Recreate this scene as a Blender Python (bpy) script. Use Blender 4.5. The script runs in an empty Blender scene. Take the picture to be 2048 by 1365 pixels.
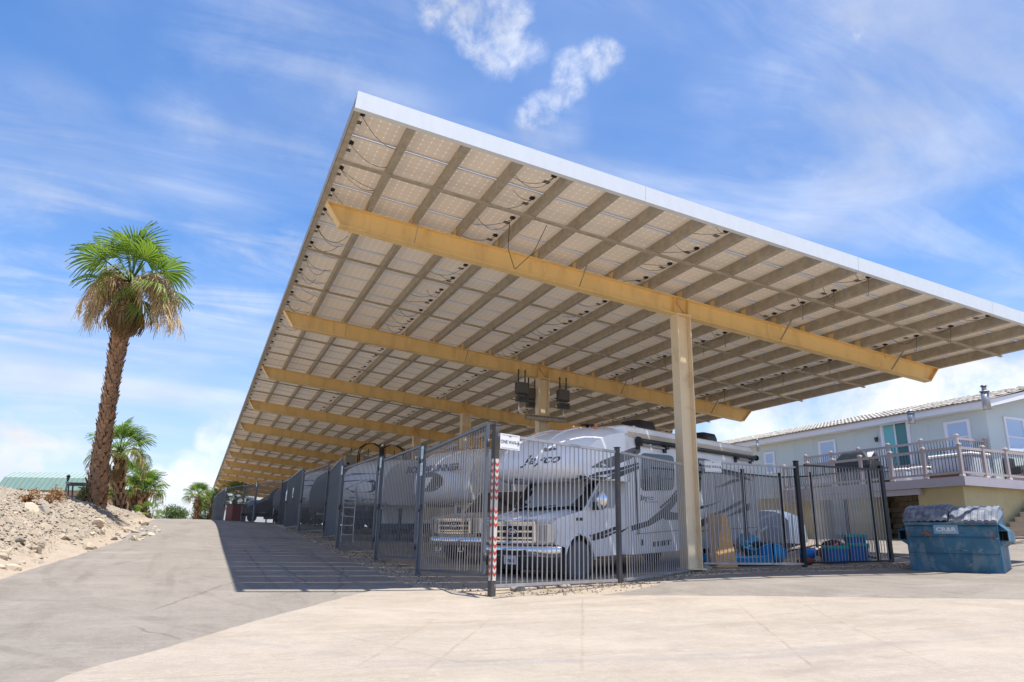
import bpy, bmesh, math, random
import numpy as np
from mathutils import Vector, Matrix
R = math.radians
rnd = random.Random(7)
scene = bpy.context.scene
COL = scene.collection
ZC = 1.0                                   # camera height in world z

# ------------------------------------------------------------------ camera
F_PX, PITCH, YAW, ROLL = 1428.58, 0.27802, 0.39933, 0.02139
_fw = Vector((math.sin(YAW) * math.cos(PITCH), math.cos(YAW) * math.cos(PITCH), math.sin(PITCH)))
_r0 = Vector((math.cos(YAW), -math.sin(YAW), 0))
_u0 = _r0.cross(_fw)
_r = math.cos(ROLL) * _r0 + math.sin(ROLL) * _u0
_u = -math.sin(ROLL) * _r0 + math.cos(ROLL) * _u0
cam = bpy.data.cameras.new('camera')
cam.sensor_width = 36.0
cam.lens = F_PX / 2048 * 36
cam.clip_start = 0.05
cam.clip_end = 9000
cam_o = bpy.data.objects.new('camera', cam)
COL.objects.link(cam_o)
cam_o.matrix_world = Matrix(((_r.x, _u.x, -_fw.x, 0), (_r.y, _u.y, -_fw.y, 0), (_r.z, _u.z, -_fw.z, ZC), (0, 0, 0, 1)))
scene.camera = cam_o

# ------------------------------------------------------------------ light
SUN_DIR = Vector((0.84, -1.7, 7.6)).normalized()
SUN_EL = math.asin(SUN_DIR.z)
SUN_AZ = math.atan2(SUN_DIR.x, SUN_DIR.y)          # clockwise from +Y
sun = bpy.data.lights.new('sun', 'SUN')
sun.energy = 4.6
sun.angle = R(0.5)
sun.color = (1.0, 0.955, 0.88)
sun_o = bpy.data.objects.new('sun', sun)
COL.objects.link(sun_o)
sun_o.rotation_euler = SUN_DIR.to_track_quat('Z', 'Y').to_euler()
sun_o.location = (10, -20, 60)

scene.view_settings.view_transform = 'Standard'
scene.view_settings.look = 'None'
scene.view_settings.gamma = 1
scene.view_settings.exposure = 0.6
scene.view_settings.use_curve_mapping = False
scene.render.engine = 'CYCLES'
cy = scene.cycles
cy.max_bounces = 9
cy.diffuse_bounces = 6
cy.glossy_bounces = 3
cy.transmission_bounces = 4
cy.transparent_max_bounces = 8
cy.caustics_reflective = False
cy.caustics_refractive = False
cy.use_denoising = True
cy.sample_clamp_indirect = 8

def build_world():
    w = bpy.data.worlds.new('World')
    scene.world = w
    w.use_nodes = True
    nt = w.node_tree
    nt.nodes.clear()
    N = nt.nodes.new
    L = nt.links.new
    out = N('ShaderNodeOutputWorld')
    bg = N('ShaderNodeBackground')
    bg.inputs['Strength'].default_value = 0.14
    L(bg.outputs[0], out.inputs[0])
    sky = N('ShaderNodeTexSky')
    sky.sky_type = 'NISHITA'
    sky.sun_disc = False
    sky.sun_elevation = SUN_EL
    sky.sun_rotation = SUN_AZ
    sky.air_density = 1.0
    sky.dust_density = 0.6
    sky.ozone_density = 1.6
    sky.altitude = 150
    co = N('ShaderNodeTexCoord')
    sep = N('ShaderNodeSeparateXYZ')
    L(co.outputs['Generated'], sep.inputs[0])

    def math_(op, a, b=None, clamp=False):
        n = N('ShaderNodeMath'); n.operation = op; n.use_clamp = clamp
        for i, v in enumerate((a, b)):
            if v is None: continue
            if isinstance(v, (int, float)): n.inputs[i].default_value = v
            else: L(v, n.inputs[i])
        return n.outputs[0]
    def ramp(v, a, b, lo=0.0, hi=1.0):
        n = N('ShaderNodeMapRange'); n.interpolation_type = 'SMOOTHSTEP'
        L(v, n.inputs[0])
        n.inputs[1].default_value = a; n.inputs[2].default_value = b
        n.inputs[3].default_value = lo; n.inputs[4].default_value = hi
        return n.outputs[0]
    def noise(vec, scale, detail, rough, dist=0.0, lac=2.0):
        n = N('ShaderNodeTexNoise'); n.inputs['Scale'].default_value = scale
        n.inputs['Detail'].default_value = detail; n.inputs['Roughness'].default_value = rough
        n.inputs['Distortion'].default_value = dist; n.inputs['Lacunarity'].default_value = lac
        L(vec, n.inputs['Vector'])
        return n.outputs[0]
    def mapping(vec, scale=(1, 1, 1), rot=(0, 0, 0), loc=(0, 0, 0)):
        n = N('ShaderNodeMapping')
        n.inputs['Scale'].default_value = scale; n.inputs['Rotation'].default_value = rot; n.inputs['Location'].default_value = loc
        L(vec, n.inputs['Vector'])
        return n.outputs[0]
    # clouds live on a plane high overhead: direction / z
    zz = math_('MAXIMUM', sep.outputs['Z'], 0.0)
    zq = math_('ADD', zz, 0.12)
    px = math_('DIVIDE', sep.outputs['X'], zq)
    py = math_('DIVIDE', sep.outputs['Y'], zq)
    cmb = N('ShaderNodeCombineXYZ')
    L(px, cmb.inputs[0]); L(py, cmb.inputs[1])
    P = cmb.outputs[0]
    # thin stretched cirrus
    c1 = noise(mapping(P, (0.55, 1.5, 1), (0, 0, R(38)), (3.1, 1.7, 0)), 1.3, 9, 0.58, 0.9)
    c2 = noise(mapping(P, (1, 1, 1), (0, 0, 0), (7.3, 2.2, 0)), 0.85, 5, 0.5, 0.3)
    cir = math_('MULTIPLY', ramp(c1, 0.42, 0.80), ramp(c2, 0.36, 0.66))
    veil = ramp(c2, 0.38, 0.80, 0.0, 0.20)
    cir = math_('MULTIPLY', cir, 0.6)
    # broad pale layer low in the sky
    low = ramp(sep.outputs['Z'], 0.50, 0.10)
    c3 = noise(mapping(co.outputs['Generated'], (1.2, 1.2, 5.5), (0, 0, 0), (1.3, 4.2, 0.5)), 1.9, 8, 0.55, 0.5)
    lay = math_('MULTIPLY', math_('MULTIPLY', ramp(c3, 0.46, 0.74), low), 0.6)
    # cumulus heaps near the horizon
    c4 = noise(mapping(co.outputs['Generated'], (1, 1, 1.9), (0, 0, 0), (0.35, 0.1, 0.62)), 4.2, 10, 0.55, 0.25)
    band = ramp(sep.outputs['Z'], 0.26, 0.10)
    cum = ramp(math_('ADD', c4, math_('MULTIPLY', band, 0.07)), 0.62, 0.74)
    cum = math_('MULTIPLY', cum, band)
    # single heaps of cloud: (direction, angular size, weight)
    def blob(d, r0, r1):
        n = N('ShaderNodeVectorMath'); n.operation = 'DISTANCE'
        L(co.outputs['Generated'], n.inputs[0]); n.inputs[1].default_value = d
        return ramp(n.outputs['Value'], r1, r0)
    puff = None
    for (x, y, r0, r1) in BLOBS:
        d = (_fw * F_PX + _r * (x - 1024) - _u * (y - 682.5)).normalized()
        b = blob(d, r0, r1)
        puff = b if puff is None else math_('MAXIMUM', puff, b)
    c5 = noise(co.outputs['Generated'], 11.0, 12, 0.66, 0.25)
    pf = ramp(math_('ADD', math_('MULTIPLY', c5, 1.6), math_('MULTIPLY', puff, 0.60)), 1.00, 1.68)
    pf = math_('MULTIPLY', pf, math_('MINIMUM', math_('MULTIPLY', puff, 2.0), ramp(sep.outputs['Z'], 0.50, 0.25, 0.70, 1.0)))
    c7 = noise(co.outputs['Generated'], 30.0, 8, 0.65, 0.4)
    pf = math_('MULTIPLY', pf, math_('MAXIMUM', ramp(c7, 0.32, 0.60, 0.35, 1.0), ramp(sep.outputs['Z'], 0.45, 0.25, 0.0, 0.9)))
    # long soft wisps
    wis = None
    c6 = noise(mapping(P, (0.5, 1.7, 1), (0, 0, R(52)), (1.1, 0.4, 0)), 2.2, 9, 0.6, 0.8)
    for (x, y, r0, r1, wt) in WISPS:
        d = (_fw * F_PX + _r * (x - 1024) - _u * (y - 682.5)).normalized()
        b = math_('MULTIPLY', blob(d, r0, r1), wt)
        wis = b if wis is None else math_('MAXIMUM', wis, b)
    wis = math_('MULTIPLY', wis, ramp(math_('ADD', c6, math_('MULTIPLY', c5, 0.35)), 0.53, 0.98, 0.03, 0.80))
    lay = math_('MAXIMUM', lay, wis)
    tot = math_('MAXIMUM', math_('MAXIMUM', cir, lay), math_('MAXIMUM', cum, pf))
    tot = math_('ADD', tot, veil, True)
    tot = math_('MINIMUM', tot, 0.97)
    # cloud brightness with soft grey bases
    sh = noise(mapping(co.outputs['Generated'], (1, 1, 2.2), (0, 0, 0), (0.4, 0.12, 0.75)), 5.0, 6, 0.5)
    br = ramp(sh, 0.3, 0.7, CLOUD_LO, CLOUD_HI)
    cc = N('ShaderNodeMix'); cc.data_type = 'RGBA'; cc.blend_type = 'MULTIPLY'
    cc.inputs[0].default_value = 1
    cc.inputs[6].default_value = (0.95, 0.975, 1.03, 1)
    L(br, cc.inputs[7])
    # saturate the clear sky a little
    hsv = N('ShaderNodeHueSaturation'); hsv.inputs['Saturation'].default_value = SKY_SAT
    hsv.inputs['Value'].default_value = SKY_VAL
    L(sky.outputs[0], hsv.inputs['Color'])
    tint = N('ShaderNodeMix'); tint.data_type = 'RGBA'; tint.blend_type = 'MULTIPLY'
    tint.inputs[0].default_value = 1
    tint.inputs[7].default_value = SKY_TINT
    L(hsv.outputs[0], tint.inputs[6])
    hz = N('ShaderNodeMix'); hz.data_type = 'RGBA'
    L(ramp(sep.outputs['Z'], 0.42, 0.0, 0.0, 0.55), hz.inputs[0]); L(tint.outputs[2], hz.inputs[6]); hz.inputs[7].default_value = HAZE_COL
    mx = N('ShaderNodeMix'); mx.data_type = 'RGBA'
    L(tot, mx.inputs[0]); L(hz.outputs[2], mx.inputs[6]); L(cc.outputs[2], mx.inputs[7])
    L(mx.outputs[2], bg.inputs['Color'])
# heaps of cloud, by direction (seen from the yard), inner and outer angular radius
BLOBS = [(885, 5, .01, .06), (930, 20, .02, .06), (1010, 20, .02, .06), (960, 75, .015, .05), (1000, 95, .02, .06), (1060, 105, .01, .05), (1140, 135, .012, .045), (1190, 118, .01, .045), (1222, 108, .006, .03), (1135, 165, .015, .04), (1115, 195, .01, .035), (1085, 218, .015, .045), (1060, 240, .01, .035),
         (455, 858, .02, .05), (440, 880, .02, .045), (20, 930, .02, .05), (50, 945, .01, .04), (1722, 64, .002, .026), (1735, 50, .0, .02),
         (1690, 815, .03, .10), (1780, 800, .03, .09), (1850, 770, .015, .07), (1960, 785, .03, .08), (1600, 840, .04, .10), (1500, 860, .03, .09), (1925, 738, .008, .04), (2040, 785, .03, .075),
         (400, 975, .03, .07), (350, 1000, .03, .06), (420, 950, .02, .05), (130, 905, .0, .05), (240, 935, .01, .05), (300, 960, .01, .04)]
WISPS = [(100, 560, .05, .19, .9), (60, 330, .03, .14, .55), (160, 360, .02, .10, .5), (30, 620, .04, .15, .85), (250, 640, .03, .14, .6), (480, 560, .03, .10, .95), (420, 540, .03, .09, .85), (560, 520, .02, .08, .8), (80, 720, .02, .09, .8), (390, 240, .01, .09, .45),
         (640, 200, .05, .20, .45), (520, 120, .03, .16, .35), (1640, 110, .03, .15, .6), (1560, 280, .01, .10, .5), (1450, 170, .01, .08, .35), (1800, 40, .03, .16, .4), (1720, 430, .05, .17, .6), (1860, 460, .04, .14, .6), (1950, 480, .03, .12, .5), (1980, 130, .04, .16, .4), (1880, 320, .02, .10, .3), (2030, 610, .02, .08, .9), (1100, 260, .02, .07, .5), (700, 60, .04, .16, .3), (420, 650, .02, .08, .6)]
CLOUD_LO, CLOUD_HI = 3.9, 5.5
HAZE_COL = (2.45, 3.1, 4.5, 1)
SKY_SAT, SKY_VAL, SKY_TINT = 1.30, 1.02, (1.04, 0.98, 1.06, 1)
build_world()

# ------------------------------------------------------------------ helpers
def lin(c):
    """0-255 sRGB -> linear"""
    o = []
    for v in c[:3]:
        v = v / 255.0
        o.append(v / 12.92 if v <= 0.04045 else ((v + 0.055) / 1.055) ** 2.4)
    return tuple(o) + (1.0,)

def at(px, py, d):
    """world point seen at photo pixel (2048 wide) at depth d along the view axis"""
    v = _fw + _r * ((px - 1024) / F_PX) - _u * ((py - 682.5) / F_PX)
    return v * d + Vector((0, 0, ZC))

def at_plane(px, py, p0, n):
    v = _fw + _r * ((px - 1024) / F_PX) - _u * ((py - 682.5) / F_PX)
    o = Vector((0, 0, ZC))
    return o + v * ((Vector(p0) - o).dot(n) / v.dot(n))

class MB:
    """collects shapes, then becomes ONE mesh object"""
    def __init__(s):
        s.v = []; s.f = []; s.m = []; s.s = []
    def add(s, vs, fs, mi=0, smooth=False):
        b = len(s.v)
        s.v.extend([tuple(v) for v in vs])
        for f in fs:
            s.f.append([i + b for i in f]); s.m.append(mi); s.s.append(smooth)
        return s
    def box(s, c, size, rot=None, mi=0, bev=0.0):
        x, y, z = size[0] / 2, size[1] / 2, size[2] / 2
        if bev > 0:
            b = bev
            vs = []; 
            for sz, ring in ((-z, 1), (-z + b, 0), (z - b, 0), (z, 1)):
                k = b if ring else 0
                for (px, py) in ((-x + b + 0, -y + k), (x - b, -y + k), (x - k, -y + b), (x - k, y - b), (x - b, y - k), (-x + b, y - k), (-x + k, y - b), (-x + k, -y + b)):
                    vs.append((px, py, sz))
            fs = [list(range(7, -1, -1)), list(range(24, 32))]
            for r in range(3):
                for i in range(8):
                    j = (i + 1) % 8
                    fs.append([r * 8 + i, r * 8 + j, r * 8 + 8 + j, r * 8 + 8 + i])
        else:
            vs = [(-x, -y, -z), (x, -y, -z), (x, y, -z), (-x, y, -z), (-x, -y, z), (x, -y, z), (x, y, z), (-x, y, z)]
            fs = [[3, 2, 1, 0], [4, 5, 6, 7], [0, 1, 5, 4], [1, 2, 6, 5], [2, 3, 7, 6], [3, 0, 4, 7]]
        M = rot if rot is not None else Matrix.Identity(3)
        c = Vector(c)
        return s.add([M @ Vector(v) + c for v in vs], fs, mi)
    def bar(s, a, b, w, h, up=(0, 0, 1), mi=0):
        """box from a to b, w across, h along up"""
        a = Vector(a); b = Vector(b); d = b - a; L = d.length
        if L < 1e-6: return s
        d.normalize(); up = Vector(up)
        x = d.cross(up)
        if x.length < 1e-4: x = d.cross(Vector((1, 0, 0)))
        x.normalize(); z = x.cross(d)
        return s.box((a + b) / 2, (w, L, h), Matrix((x, d, z)).transposed(), mi)
    def tube(s, path, r, n=6, mi=0, cap=True, smooth=True):
        P = [Vector(p) for p in path]
        rr = r if isinstance(r, (list, tuple)) else [r] * len(P)
        vs = []; fs = []; ref = None
        for i, p in enumerate(P):
            t = (P[min(i + 1, len(P) - 1)] - P[max(i - 1, 0)])
            if t.length < 1e-9: t = Vector((0, 0, 1))
            t.normalize()
            if ref is None:
                ref = Vector((0, 0, 1)) if abs(t.z) < 0.9 else Vector((1, 0, 0))
            x = t.cross(ref)
            if x.length < 1e-4: x = t.cross(Vector((0, 1, 0)))
            x.normalize(); y = t.cross(x).normalized(); ref = -y if False else ref
            for k in range(n):
                a = 2 * math.pi * k / n
                vs.append(p + (x * math.cos(a) + y * math.sin(a)) * rr[i])
        for i in range(len(P) - 1):
            for k in range(n):
                k2 = (k + 1) % n
                fs.append([i * n + k, i * n + k2, i * n + n + k2, i * n + n + k])
        s.add(vs, fs, mi, smooth)
        if cap:
            b = len(s.v) - len(vs)
            s.f.append([b + k for k in range(n - 1, -1, -1)]); s.m.append(mi); s.s.append(False)
            e = b + (len(P) - 1) * n
            s.f.append([e + k for k in range(n)]); s.m.append(mi); s.s.append(False)
        return s
    def cyl(s, a, b, r, n=12, mi=0, r2=None):
        return s.tube([a, b], [r, r if r2 is None else r2], n, mi)
    def prism(s, poly, vec, mi=0):
        """closed polygon extruded by vec"""
        n = len(poly); vec = Vector(vec)
        P = [Vector(p) for p in poly]
        vs = P + [p + vec for p in P]
        fs = [list(range(n - 1, -1, -1)), list(range(n, 2 * n))]
        for i in range(n):
            j = (i + 1) % n
            fs.append([i, j, n + j, n + i])
        return s.add(vs, fs, mi)
    def poly(s, pts, mi=0):
        return s.add(pts, [list(range(len(pts)))], mi)
    def grid(s, rows, mi=0, smooth=True, closed=False):
        n = len(rows[0]); vs = [p for r in rows for p in r]; fs = []
        for i in range(len(rows) - 1):
            for k in range(n if closed else n - 1):
                k2 = (k + 1) % n
                fs.append([i * n + k, i * n + k2, (i + 1) * n + k2, (i + 1) * n + k])
        return s.add(vs, fs, mi, smooth)
    def ball(s, c, r, nu=10, nv=6, mi=0, sc=(1, 1, 1)):
        rows = []
        for i in range(nv + 1):
            th = math.pi * i / nv
            rows.append([Vector(c) + Vector((r * sc[0] * math.sin(th) * math.cos(2 * math.pi * k / nu), r * sc[1] * math.sin(th) * math.sin(2 * math.pi * k / nu), r * sc[2] * math.cos(th))) for k in range(nu)])
        return s.grid(rows, mi, True, True)
    def mesh(s, name, mats):
        me = bpy.data.meshes.new(name)
        me.from_pydata(s.v, [], s.f)
        for m in (mats if isinstance(mats, (list, tuple)) else [mats]):
            me.materials.append(m)
        me.polygons.foreach_set('material_index', s.m)
        me.polygons.foreach_set('use_smooth', s.s)
        me.update()
        return me
    def build(s, name, mats, parent=None, label=None, kind=None, loc=None, rz=None, recalc=True):
        me = s.mesh(name, mats)
        if recalc:
            bm = bmesh.new(); bm.from_mesh(me)
            bmesh.ops.recalc_face_normals(bm, faces=bm.faces)
            bm.to_mesh(me); bm.free()
        return link(name, me, parent, label, kind, loc, rz)

def link(name, me, parent=None, label=None, kind=None, loc=None, rz=None):
    o = bpy.data.objects.new(name, me)
    COL.objects.link(o)
    if parent is not None: o.parent = parent
    if loc is not None: o.location = loc
    if rz is not None: o.rotation_euler = (0, 0, rz)
    if label: o['label'] = label
    if kind: o['kind'] = kind
    return o

def tag(o, label, cat, group=None, kind=None):
    o['label'] = label; o['category'] = cat
    if group: o['group'] = group
    if kind: o['kind'] = kind
    return o

def thing(name, label, cat, loc=(0, 0, 0), rz=0.0, group=None, rot=None):
    o = bpy.data.objects.new(name, None)
    o.empty_display_size = 0.3
    COL.objects.link(o)
    o.location = loc
    o.rotation_euler = rot if rot is not None else (0, 0, rz)
    return tag(o, label, cat, group)

def text_mesh(body, size=1.0, extrude=0.002, shear=0.0, offset=0.0, sx=1.0, space=1.0, align='CENTER'):
    """flat lettering as a mesh in its own XY plane, centred"""
    cu = bpy.data.curves.new('lettering', 'FONT')
    cu.body = body; cu.size = size; cu.extrude = extrude; cu.shear = shear; cu.offset = offset
    cu.space_character = space; cu.resolution_u = 3
    cu.align_x = align; cu.align_y = 'CENTER'
    o = bpy.data.objects.new('lettering', cu)
    COL.objects.link(o)
    dg = bpy.context.evaluated_depsgraph_get()
    me = bpy.data.meshes.new_from_object(o.evaluated_get(dg))
    bpy.data.objects.remove(o); bpy.data.curves.remove(cu)
    for v in me.vertices: v.co.x *= sx
    return me

def put_text(me, mat, name, parent, origin, xdir, ydir, label=None):
    x = Vector(xdir).normalized(); y = Vector(ydir); y = (y - x * y.dot(x)).normalized(); z = x.cross(y)
    M = Matrix((x, y, z)).transposed().to_4x4(); M.translation = Vector(origin)
    me.transform(M)
    me.materials.clear(); me.materials.append(mat)
    return link(name, me, parent, label)

# ------------------------------------------------------------------ materials
_mats = {}
def mat(name, col, rough=0.6, metal=0.0, var=0.0, vscale=3.0, var2=0.0, v2scale=0.4, bump=0.0, bscale=40.0, dirt=None, dscale=1.2, damt=0.5, drange=(0.5, 0.7), spec=0.5, coat=0.0, rand=0.0, stretch=(1, 1, 1), sheen=0.0):
    if name in _mats: return _mats[name]
    m = bpy.data.materials.new(name); m.use_nodes = True
    _mats[name] = m
    nt = m.node_tree; N = nt.nodes.new; L = nt.links.new
    bs = nt.nodes['Principled BSDF']
    c = col if len(col) == 4 else tuple(col) + (1.0,)
    bs.inputs['Base Color'].default_value = c
    bs.inputs['Roughness'].default_value = rough
    bs.inputs['Metallic'].default_value = metal
    bs.inputs['Specular IOR Level'].default_value = spec
    if coat: bs.inputs['Coat Weight'].default_value = coat; bs.inputs['Coat Roughness'].default_value = 0.08
    tc = N('ShaderNodeTexCoord'); mp = N('ShaderNodeMapping'); mp.inputs['Scale'].default_value = stretch
    L(tc.outputs['Object'], mp.inputs['Vector'])
    cur = None
    def mixin(fac_sock, colr, prev):
        mx = N('ShaderNodeMix'); mx.data_type = 'RGBA'
        L(fac_sock, mx.inputs[0])
        if prev is None: mx.inputs[6].default_value = c
        else: L(prev, mx.inputs[6])
        mx.inputs[7].default_value = colr
        return mx.outputs[2]
    def nz(scale, det=5, rg=0.6):
        n = N('ShaderNodeTexNoise'); n.inputs['Scale'].default_value = scale; n.inputs['Detail'].default_value = det; n.inputs['Roughness'].default_value = rg
        L(mp.outputs[0], n.inputs['Vector'])
        return n.outputs[0]
    def rmp(sock, a, b, lo, hi):
        n = N('ShaderNodeMapRange'); L(sock, n.inputs[0])
        n.inputs[1].default_value = a; n.inputs[2].default_value = b; n.inputs[3].default_value = lo; n.inputs[4].default_value = hi
        return n.outputs[0]
    if var > 0:
        cur = mixin(rmp(nz(vscale), 0.3, 0.7, 0, 1), tuple(min(1, x * (1 - var)) for x in c[:3]) + (1,), cur)
    if var2 > 0:
        cur = mixin(rmp(nz(v2scale, 3), 0.35, 0.65, 0, 1), tuple(min(1, x * (1 + var2)) for x in c[:3]) + (1,), cur) if cur is None else mixin(rmp(nz(v2scale, 3), 0.4, 0.7, 0, 0.8), tuple(min(1, x * (1 + var2)) for x in c[:3]) + (1,), cur)
    if dirt is not None:
        cur = mixin(rmp(nz(dscale, 8, 0.65), drange[0], drange[1], 0, damt), tuple(dirt[:3]) + (1,), cur)
    if rand > 0:
        oi = N('ShaderNodeObjectInfo')
        hs = N('ShaderNodeHueSaturation')
        L(rmp(oi.outputs['Random'], 0, 1, 1 - rand, 1 + rand), hs.inputs['Value'])
        if cur is None: hs.inputs['Color'].default_value = c
        else: L(cur, hs.inputs['Color'])
        cur = hs.outputs[0]
    if cur is not None: L(cur, bs.inputs['Base Color'])
    if bump > 0:
        bp = N('ShaderNodeBump'); bp.inputs['Strength'].default_value = bump; bp.inputs['Distance'].default_value = 0.02
        L(nz(bscale, 4), bp.inputs['Height']); L(bp.outputs[0], bs.inputs['Normal'])
    return m

M_galv = mat('galvanised_steel', (0.47, 0.415, 0.325), 0.6, 0.1, var=0.28, vscale=6, dirt=(0.30, 0.25, 0.19), dscale=2.5, damt=0.5)
M_fascia = mat('fascia_steel', (0.65, 0.70, 0.74), 0.6, 0.0, var=0.06, vscale=9, dirt=(0.45, 0.42, 0.38), dscale=1.7, damt=0.5, drange=(0.62, 0.78), stretch=(1, 1, 0.25))
M_beam = mat('tan_beam_paint', (0.84, 0.60, 0.255), 0.55, 0, var=0.10, vscale=1.5, dirt=(0.56, 0.37, 0.17), dscale=3.0, damt=0.55, stretch=(1, 1, .22))
M_colm = mat('lit_column_paint', (0.80, 0.67, 0.46), 0.55, 0, var=0.07, vscale=2, dirt=(0.40, 0.27, 0.14), dscale=1.1, damt=0.55, drange=(0.56, 0.72))  # same paint as the beams, made paler for the light on the columns
M_alu = mat('aluminium_frame', (0.74, 0.74, 0.74), 0.4, 0.55)
M_black = mat('black_plastic', (0.018, 0.018, 0.02), 0.5)
M_cable = mat('black_cable', (0.012, 0.012, 0.014), 0.5)
M_dkgrey = mat('dark_grey_metal', (0.06, 0.063, 0.068), 0.5, 0.2, var=0.2, vscale=8)
M_white = mat('white_paint', (0.80, 0.80, 0.79), 0.45, var=0.04, vscale=2)
M_chrome = mat('chrome', (0.82, 0.82, 0.83), 0.12, 1.0)
M_steel = mat('dull_steel', (0.42, 0.42, 0.43), 0.45, 0.7, var=0.2, vscale=7)
M_rubber = mat('tyre_rubber', (0.022, 0.022, 0.023), 0.8, var=0.2, vscale=6)
M_glass = mat('dark_glass', (0.012, 0.014, 0.017), 0.06, 0.0, spec=0.7)
# ------------------------------------------------------------------ terrain
_ctl = np.array([  # X, Y, height relative to the camera
 (0,-10,-1.1),(0,0,-1.04),(0,5,-0.98),(10,2,-.78),(20,3,-.42),(32,4,-.1),(-6,3,-1.04),(-8,-10,-1.1),(25,-10,-.5),
 (0.3,12.1,-.78),(-2.8,12.2,-.78),(-2,24,-.15),(4.2,10.9,-.85),(4,14.5,-.62),(4,18,-.45),(4,22,-.22),(4,26,.03),(4,30,.28),(3.5,36,.58),(3,43,.85),(2,50,1.06),
 (0,56,1.26),(-2,56,1.22),(4,56,1.2),(0,62,1.22),(0,75,1.1),(0,110,0.9),(30,110,0.9),(15,80,1.0),(-8,75,1.1),(-8,110,1.0),
 (0,18,-.47),(0,30,.26),(0,40,.75),(7.35,12.1,-.65),(10.43,14.06,-.48),(13.6,13.7,-.39),(16.9,13.8,-.25),(14.5,10.3,-.50),(14.6,11.8,-.47),(15.4,11.7,-.48),(16.2,10.0,-.44),(11.9,12,-.52),
 (8.5,15.2,-.60),(15.85,17.6,-.27),(25,21,.6),(23,14.5,.36),(30,14,.9),(32,30,1.0),(45,20,1.4),(45,60,1.4),(20,30,.55),(12,30,.30),(12,45,.85),(24,45,1.0),(-8,30,.26),(-8,50,1.0)], float)
_A = None
def _tps_fit():
    P = _ctl[:, :2] / 10; n = len(P)
    d = np.linalg.norm(P[:, None] - P[None], axis=2)
    K = np.where(d > 0, d * d * np.log(d + 1e-12), 0) + np.eye(n) * 0.02
    Q = np.hstack([np.ones((n, 1)), P])
    M = np.vstack([np.hstack([K, Q]), np.hstack([Q.T, np.zeros((3, 3))])])
    return np.linalg.solve(M, np.concatenate([_ctl[:, 2], np.zeros(3)]))
_W = _tps_fit()
def base_h(X, Y):
    X = np.atleast_1d(np.asarray(X, float)); Y = np.atleast_1d(np.asarray(Y, float))
    x = np.clip(X, -8, 45) / 10; y = np.clip(Y, -10, 110) / 10
    P = _ctl[:, :2] / 10
    d = np.sqrt((x[..., None] - P[:, 0]) ** 2 + (y[..., None] - P[:, 1]) ** 2)
    U = np.where(d > 0, d * d * np.log(d + 1e-12), 0)
    n = len(P)
    return U @ _W[:n] + _W[n] + _W[n + 1] * x + _W[n + 2] * y + ZC
_xl_y = [-40, -10, 0, 6, 12, 24, 36, 52, 62, 120]
_xl_x = [-9, -5.6, -4.3, -3.4, -2.8, -2.0, -2.0, -2.3, -3.0, -3.0]
def road_left(Y): return np.interp(Y, _xl_y, _xl_x)
def sst(t): t = np.clip(t, 0, 1); return t * t * (3 - 2 * t)
def vnoise(X, Y, s, seed=0):
    """cheap smooth value noise"""
    x = np.asarray(X) / s + seed * 17.3; y = np.asarray(Y) / s - seed * 9.1
    xi = np.floor(x); yi = np.floor(y); fx = sst(x - xi); fy = sst(y - yi)
    def h(a, b): return np.modf(np.abs(np.sin(a * 127.1 + b * 311.7 + seed) * 43758.5453))[0]
    return (h(xi, yi) * (1 - fx) + h(xi + 1, yi) * fx) * (1 - fy) + (h(xi, yi + 1) * (1 - fx) + h(xi + 1, yi + 1) * fx) * fy
def ground_h(X, Y):
    X = np.atleast_1d(np.asarray(X, float)); Y = np.atleast_1d(np.asarray(Y, float))
    b = base_h(X, Y)
    t = road_left(Y) - 0.45 - X + 0.35 * (vnoise(X, Y, 2.3, 3) - .5)
    plat = 1.45 + ZC + 0.026 * np.clip(Y - 26, 0, 60) * sst((-X - 4) / 5)
    h = np.maximum(plat - b, 0.0)
    up = np.clip(t, 0, None) * 0.60
    k = 0.35
    berm = np.where(up > 0, up * h / np.power(np.power(up, 3) + np.power(h, 3) + 1e-9, 1 / 3.), 0)
    rough = sst(t / 0.8) * (0.16 * (vnoise(X, Y, 1.1, 1) - .5) + 0.10 * (vnoise(X, Y, .47, 2) - .5)) * sst((70 - Y) / 20)
    return b + berm + rough
def gz(x, y): return float(ground_h(x, y)[0])
_gd = np.concatenate([np.arange(1.5, 30, .2), np.arange(30, 140, .8)])
def gpt(px, py):
    """ground point seen at a photo pixel"""
    v = _fw + _r * ((px - 1024) / F_PX) - _u * ((py - 682.5) / F_PX)
    f = _gd * v.z + ZC - ground_h(_gd * v.x, _gd * v.y)
    k = int(np.argmax(f < 0)) if (f < 0).any() else len(_gd) - 1
    k = max(k, 1)
    d = _gd[k - 1] + (_gd[k] - _gd[k - 1]) * f[k - 1] / (f[k - 1] - f[k] + 1e-9)
    p = v * float(d)
    return Vector((p.x, p.y, gz(p.x, p.y)))

def axis_steps(a, b, fine, far, grow=1.35):
    mid = list(np.arange(a, b + 1e-6, fine))
    lo = []; s = fine; x = a
    while x > -far: s *= grow; x -= s; lo.append(x)
    hi = []; s = fine; x = b
    while x < far: s *= grow; x += s; hi.append(x)
    return np.array(lo[::-1] + mid + hi)

def np_grid(name, X, Y, Z, mats, smooth=True):
    ny, nx = X.shape
    V = np.stack([X, Y, Z], -1).reshape(-1, 3)
    i = np.arange(ny - 1)[:, None] * nx + np.arange(nx - 1)[None]
    Fq = np.stack([i, i + 1, i + nx + 1, i + nx], -1).reshape(-1, 4)
    me = bpy.data.meshes.new(name)
    me.from_pydata(V.tolist(), [], Fq.tolist())
    me.polygons.foreach_set('use_smooth', [smooth] * len(Fq))
    me.materials.append(mats)
    me.update()
    return me

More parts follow.
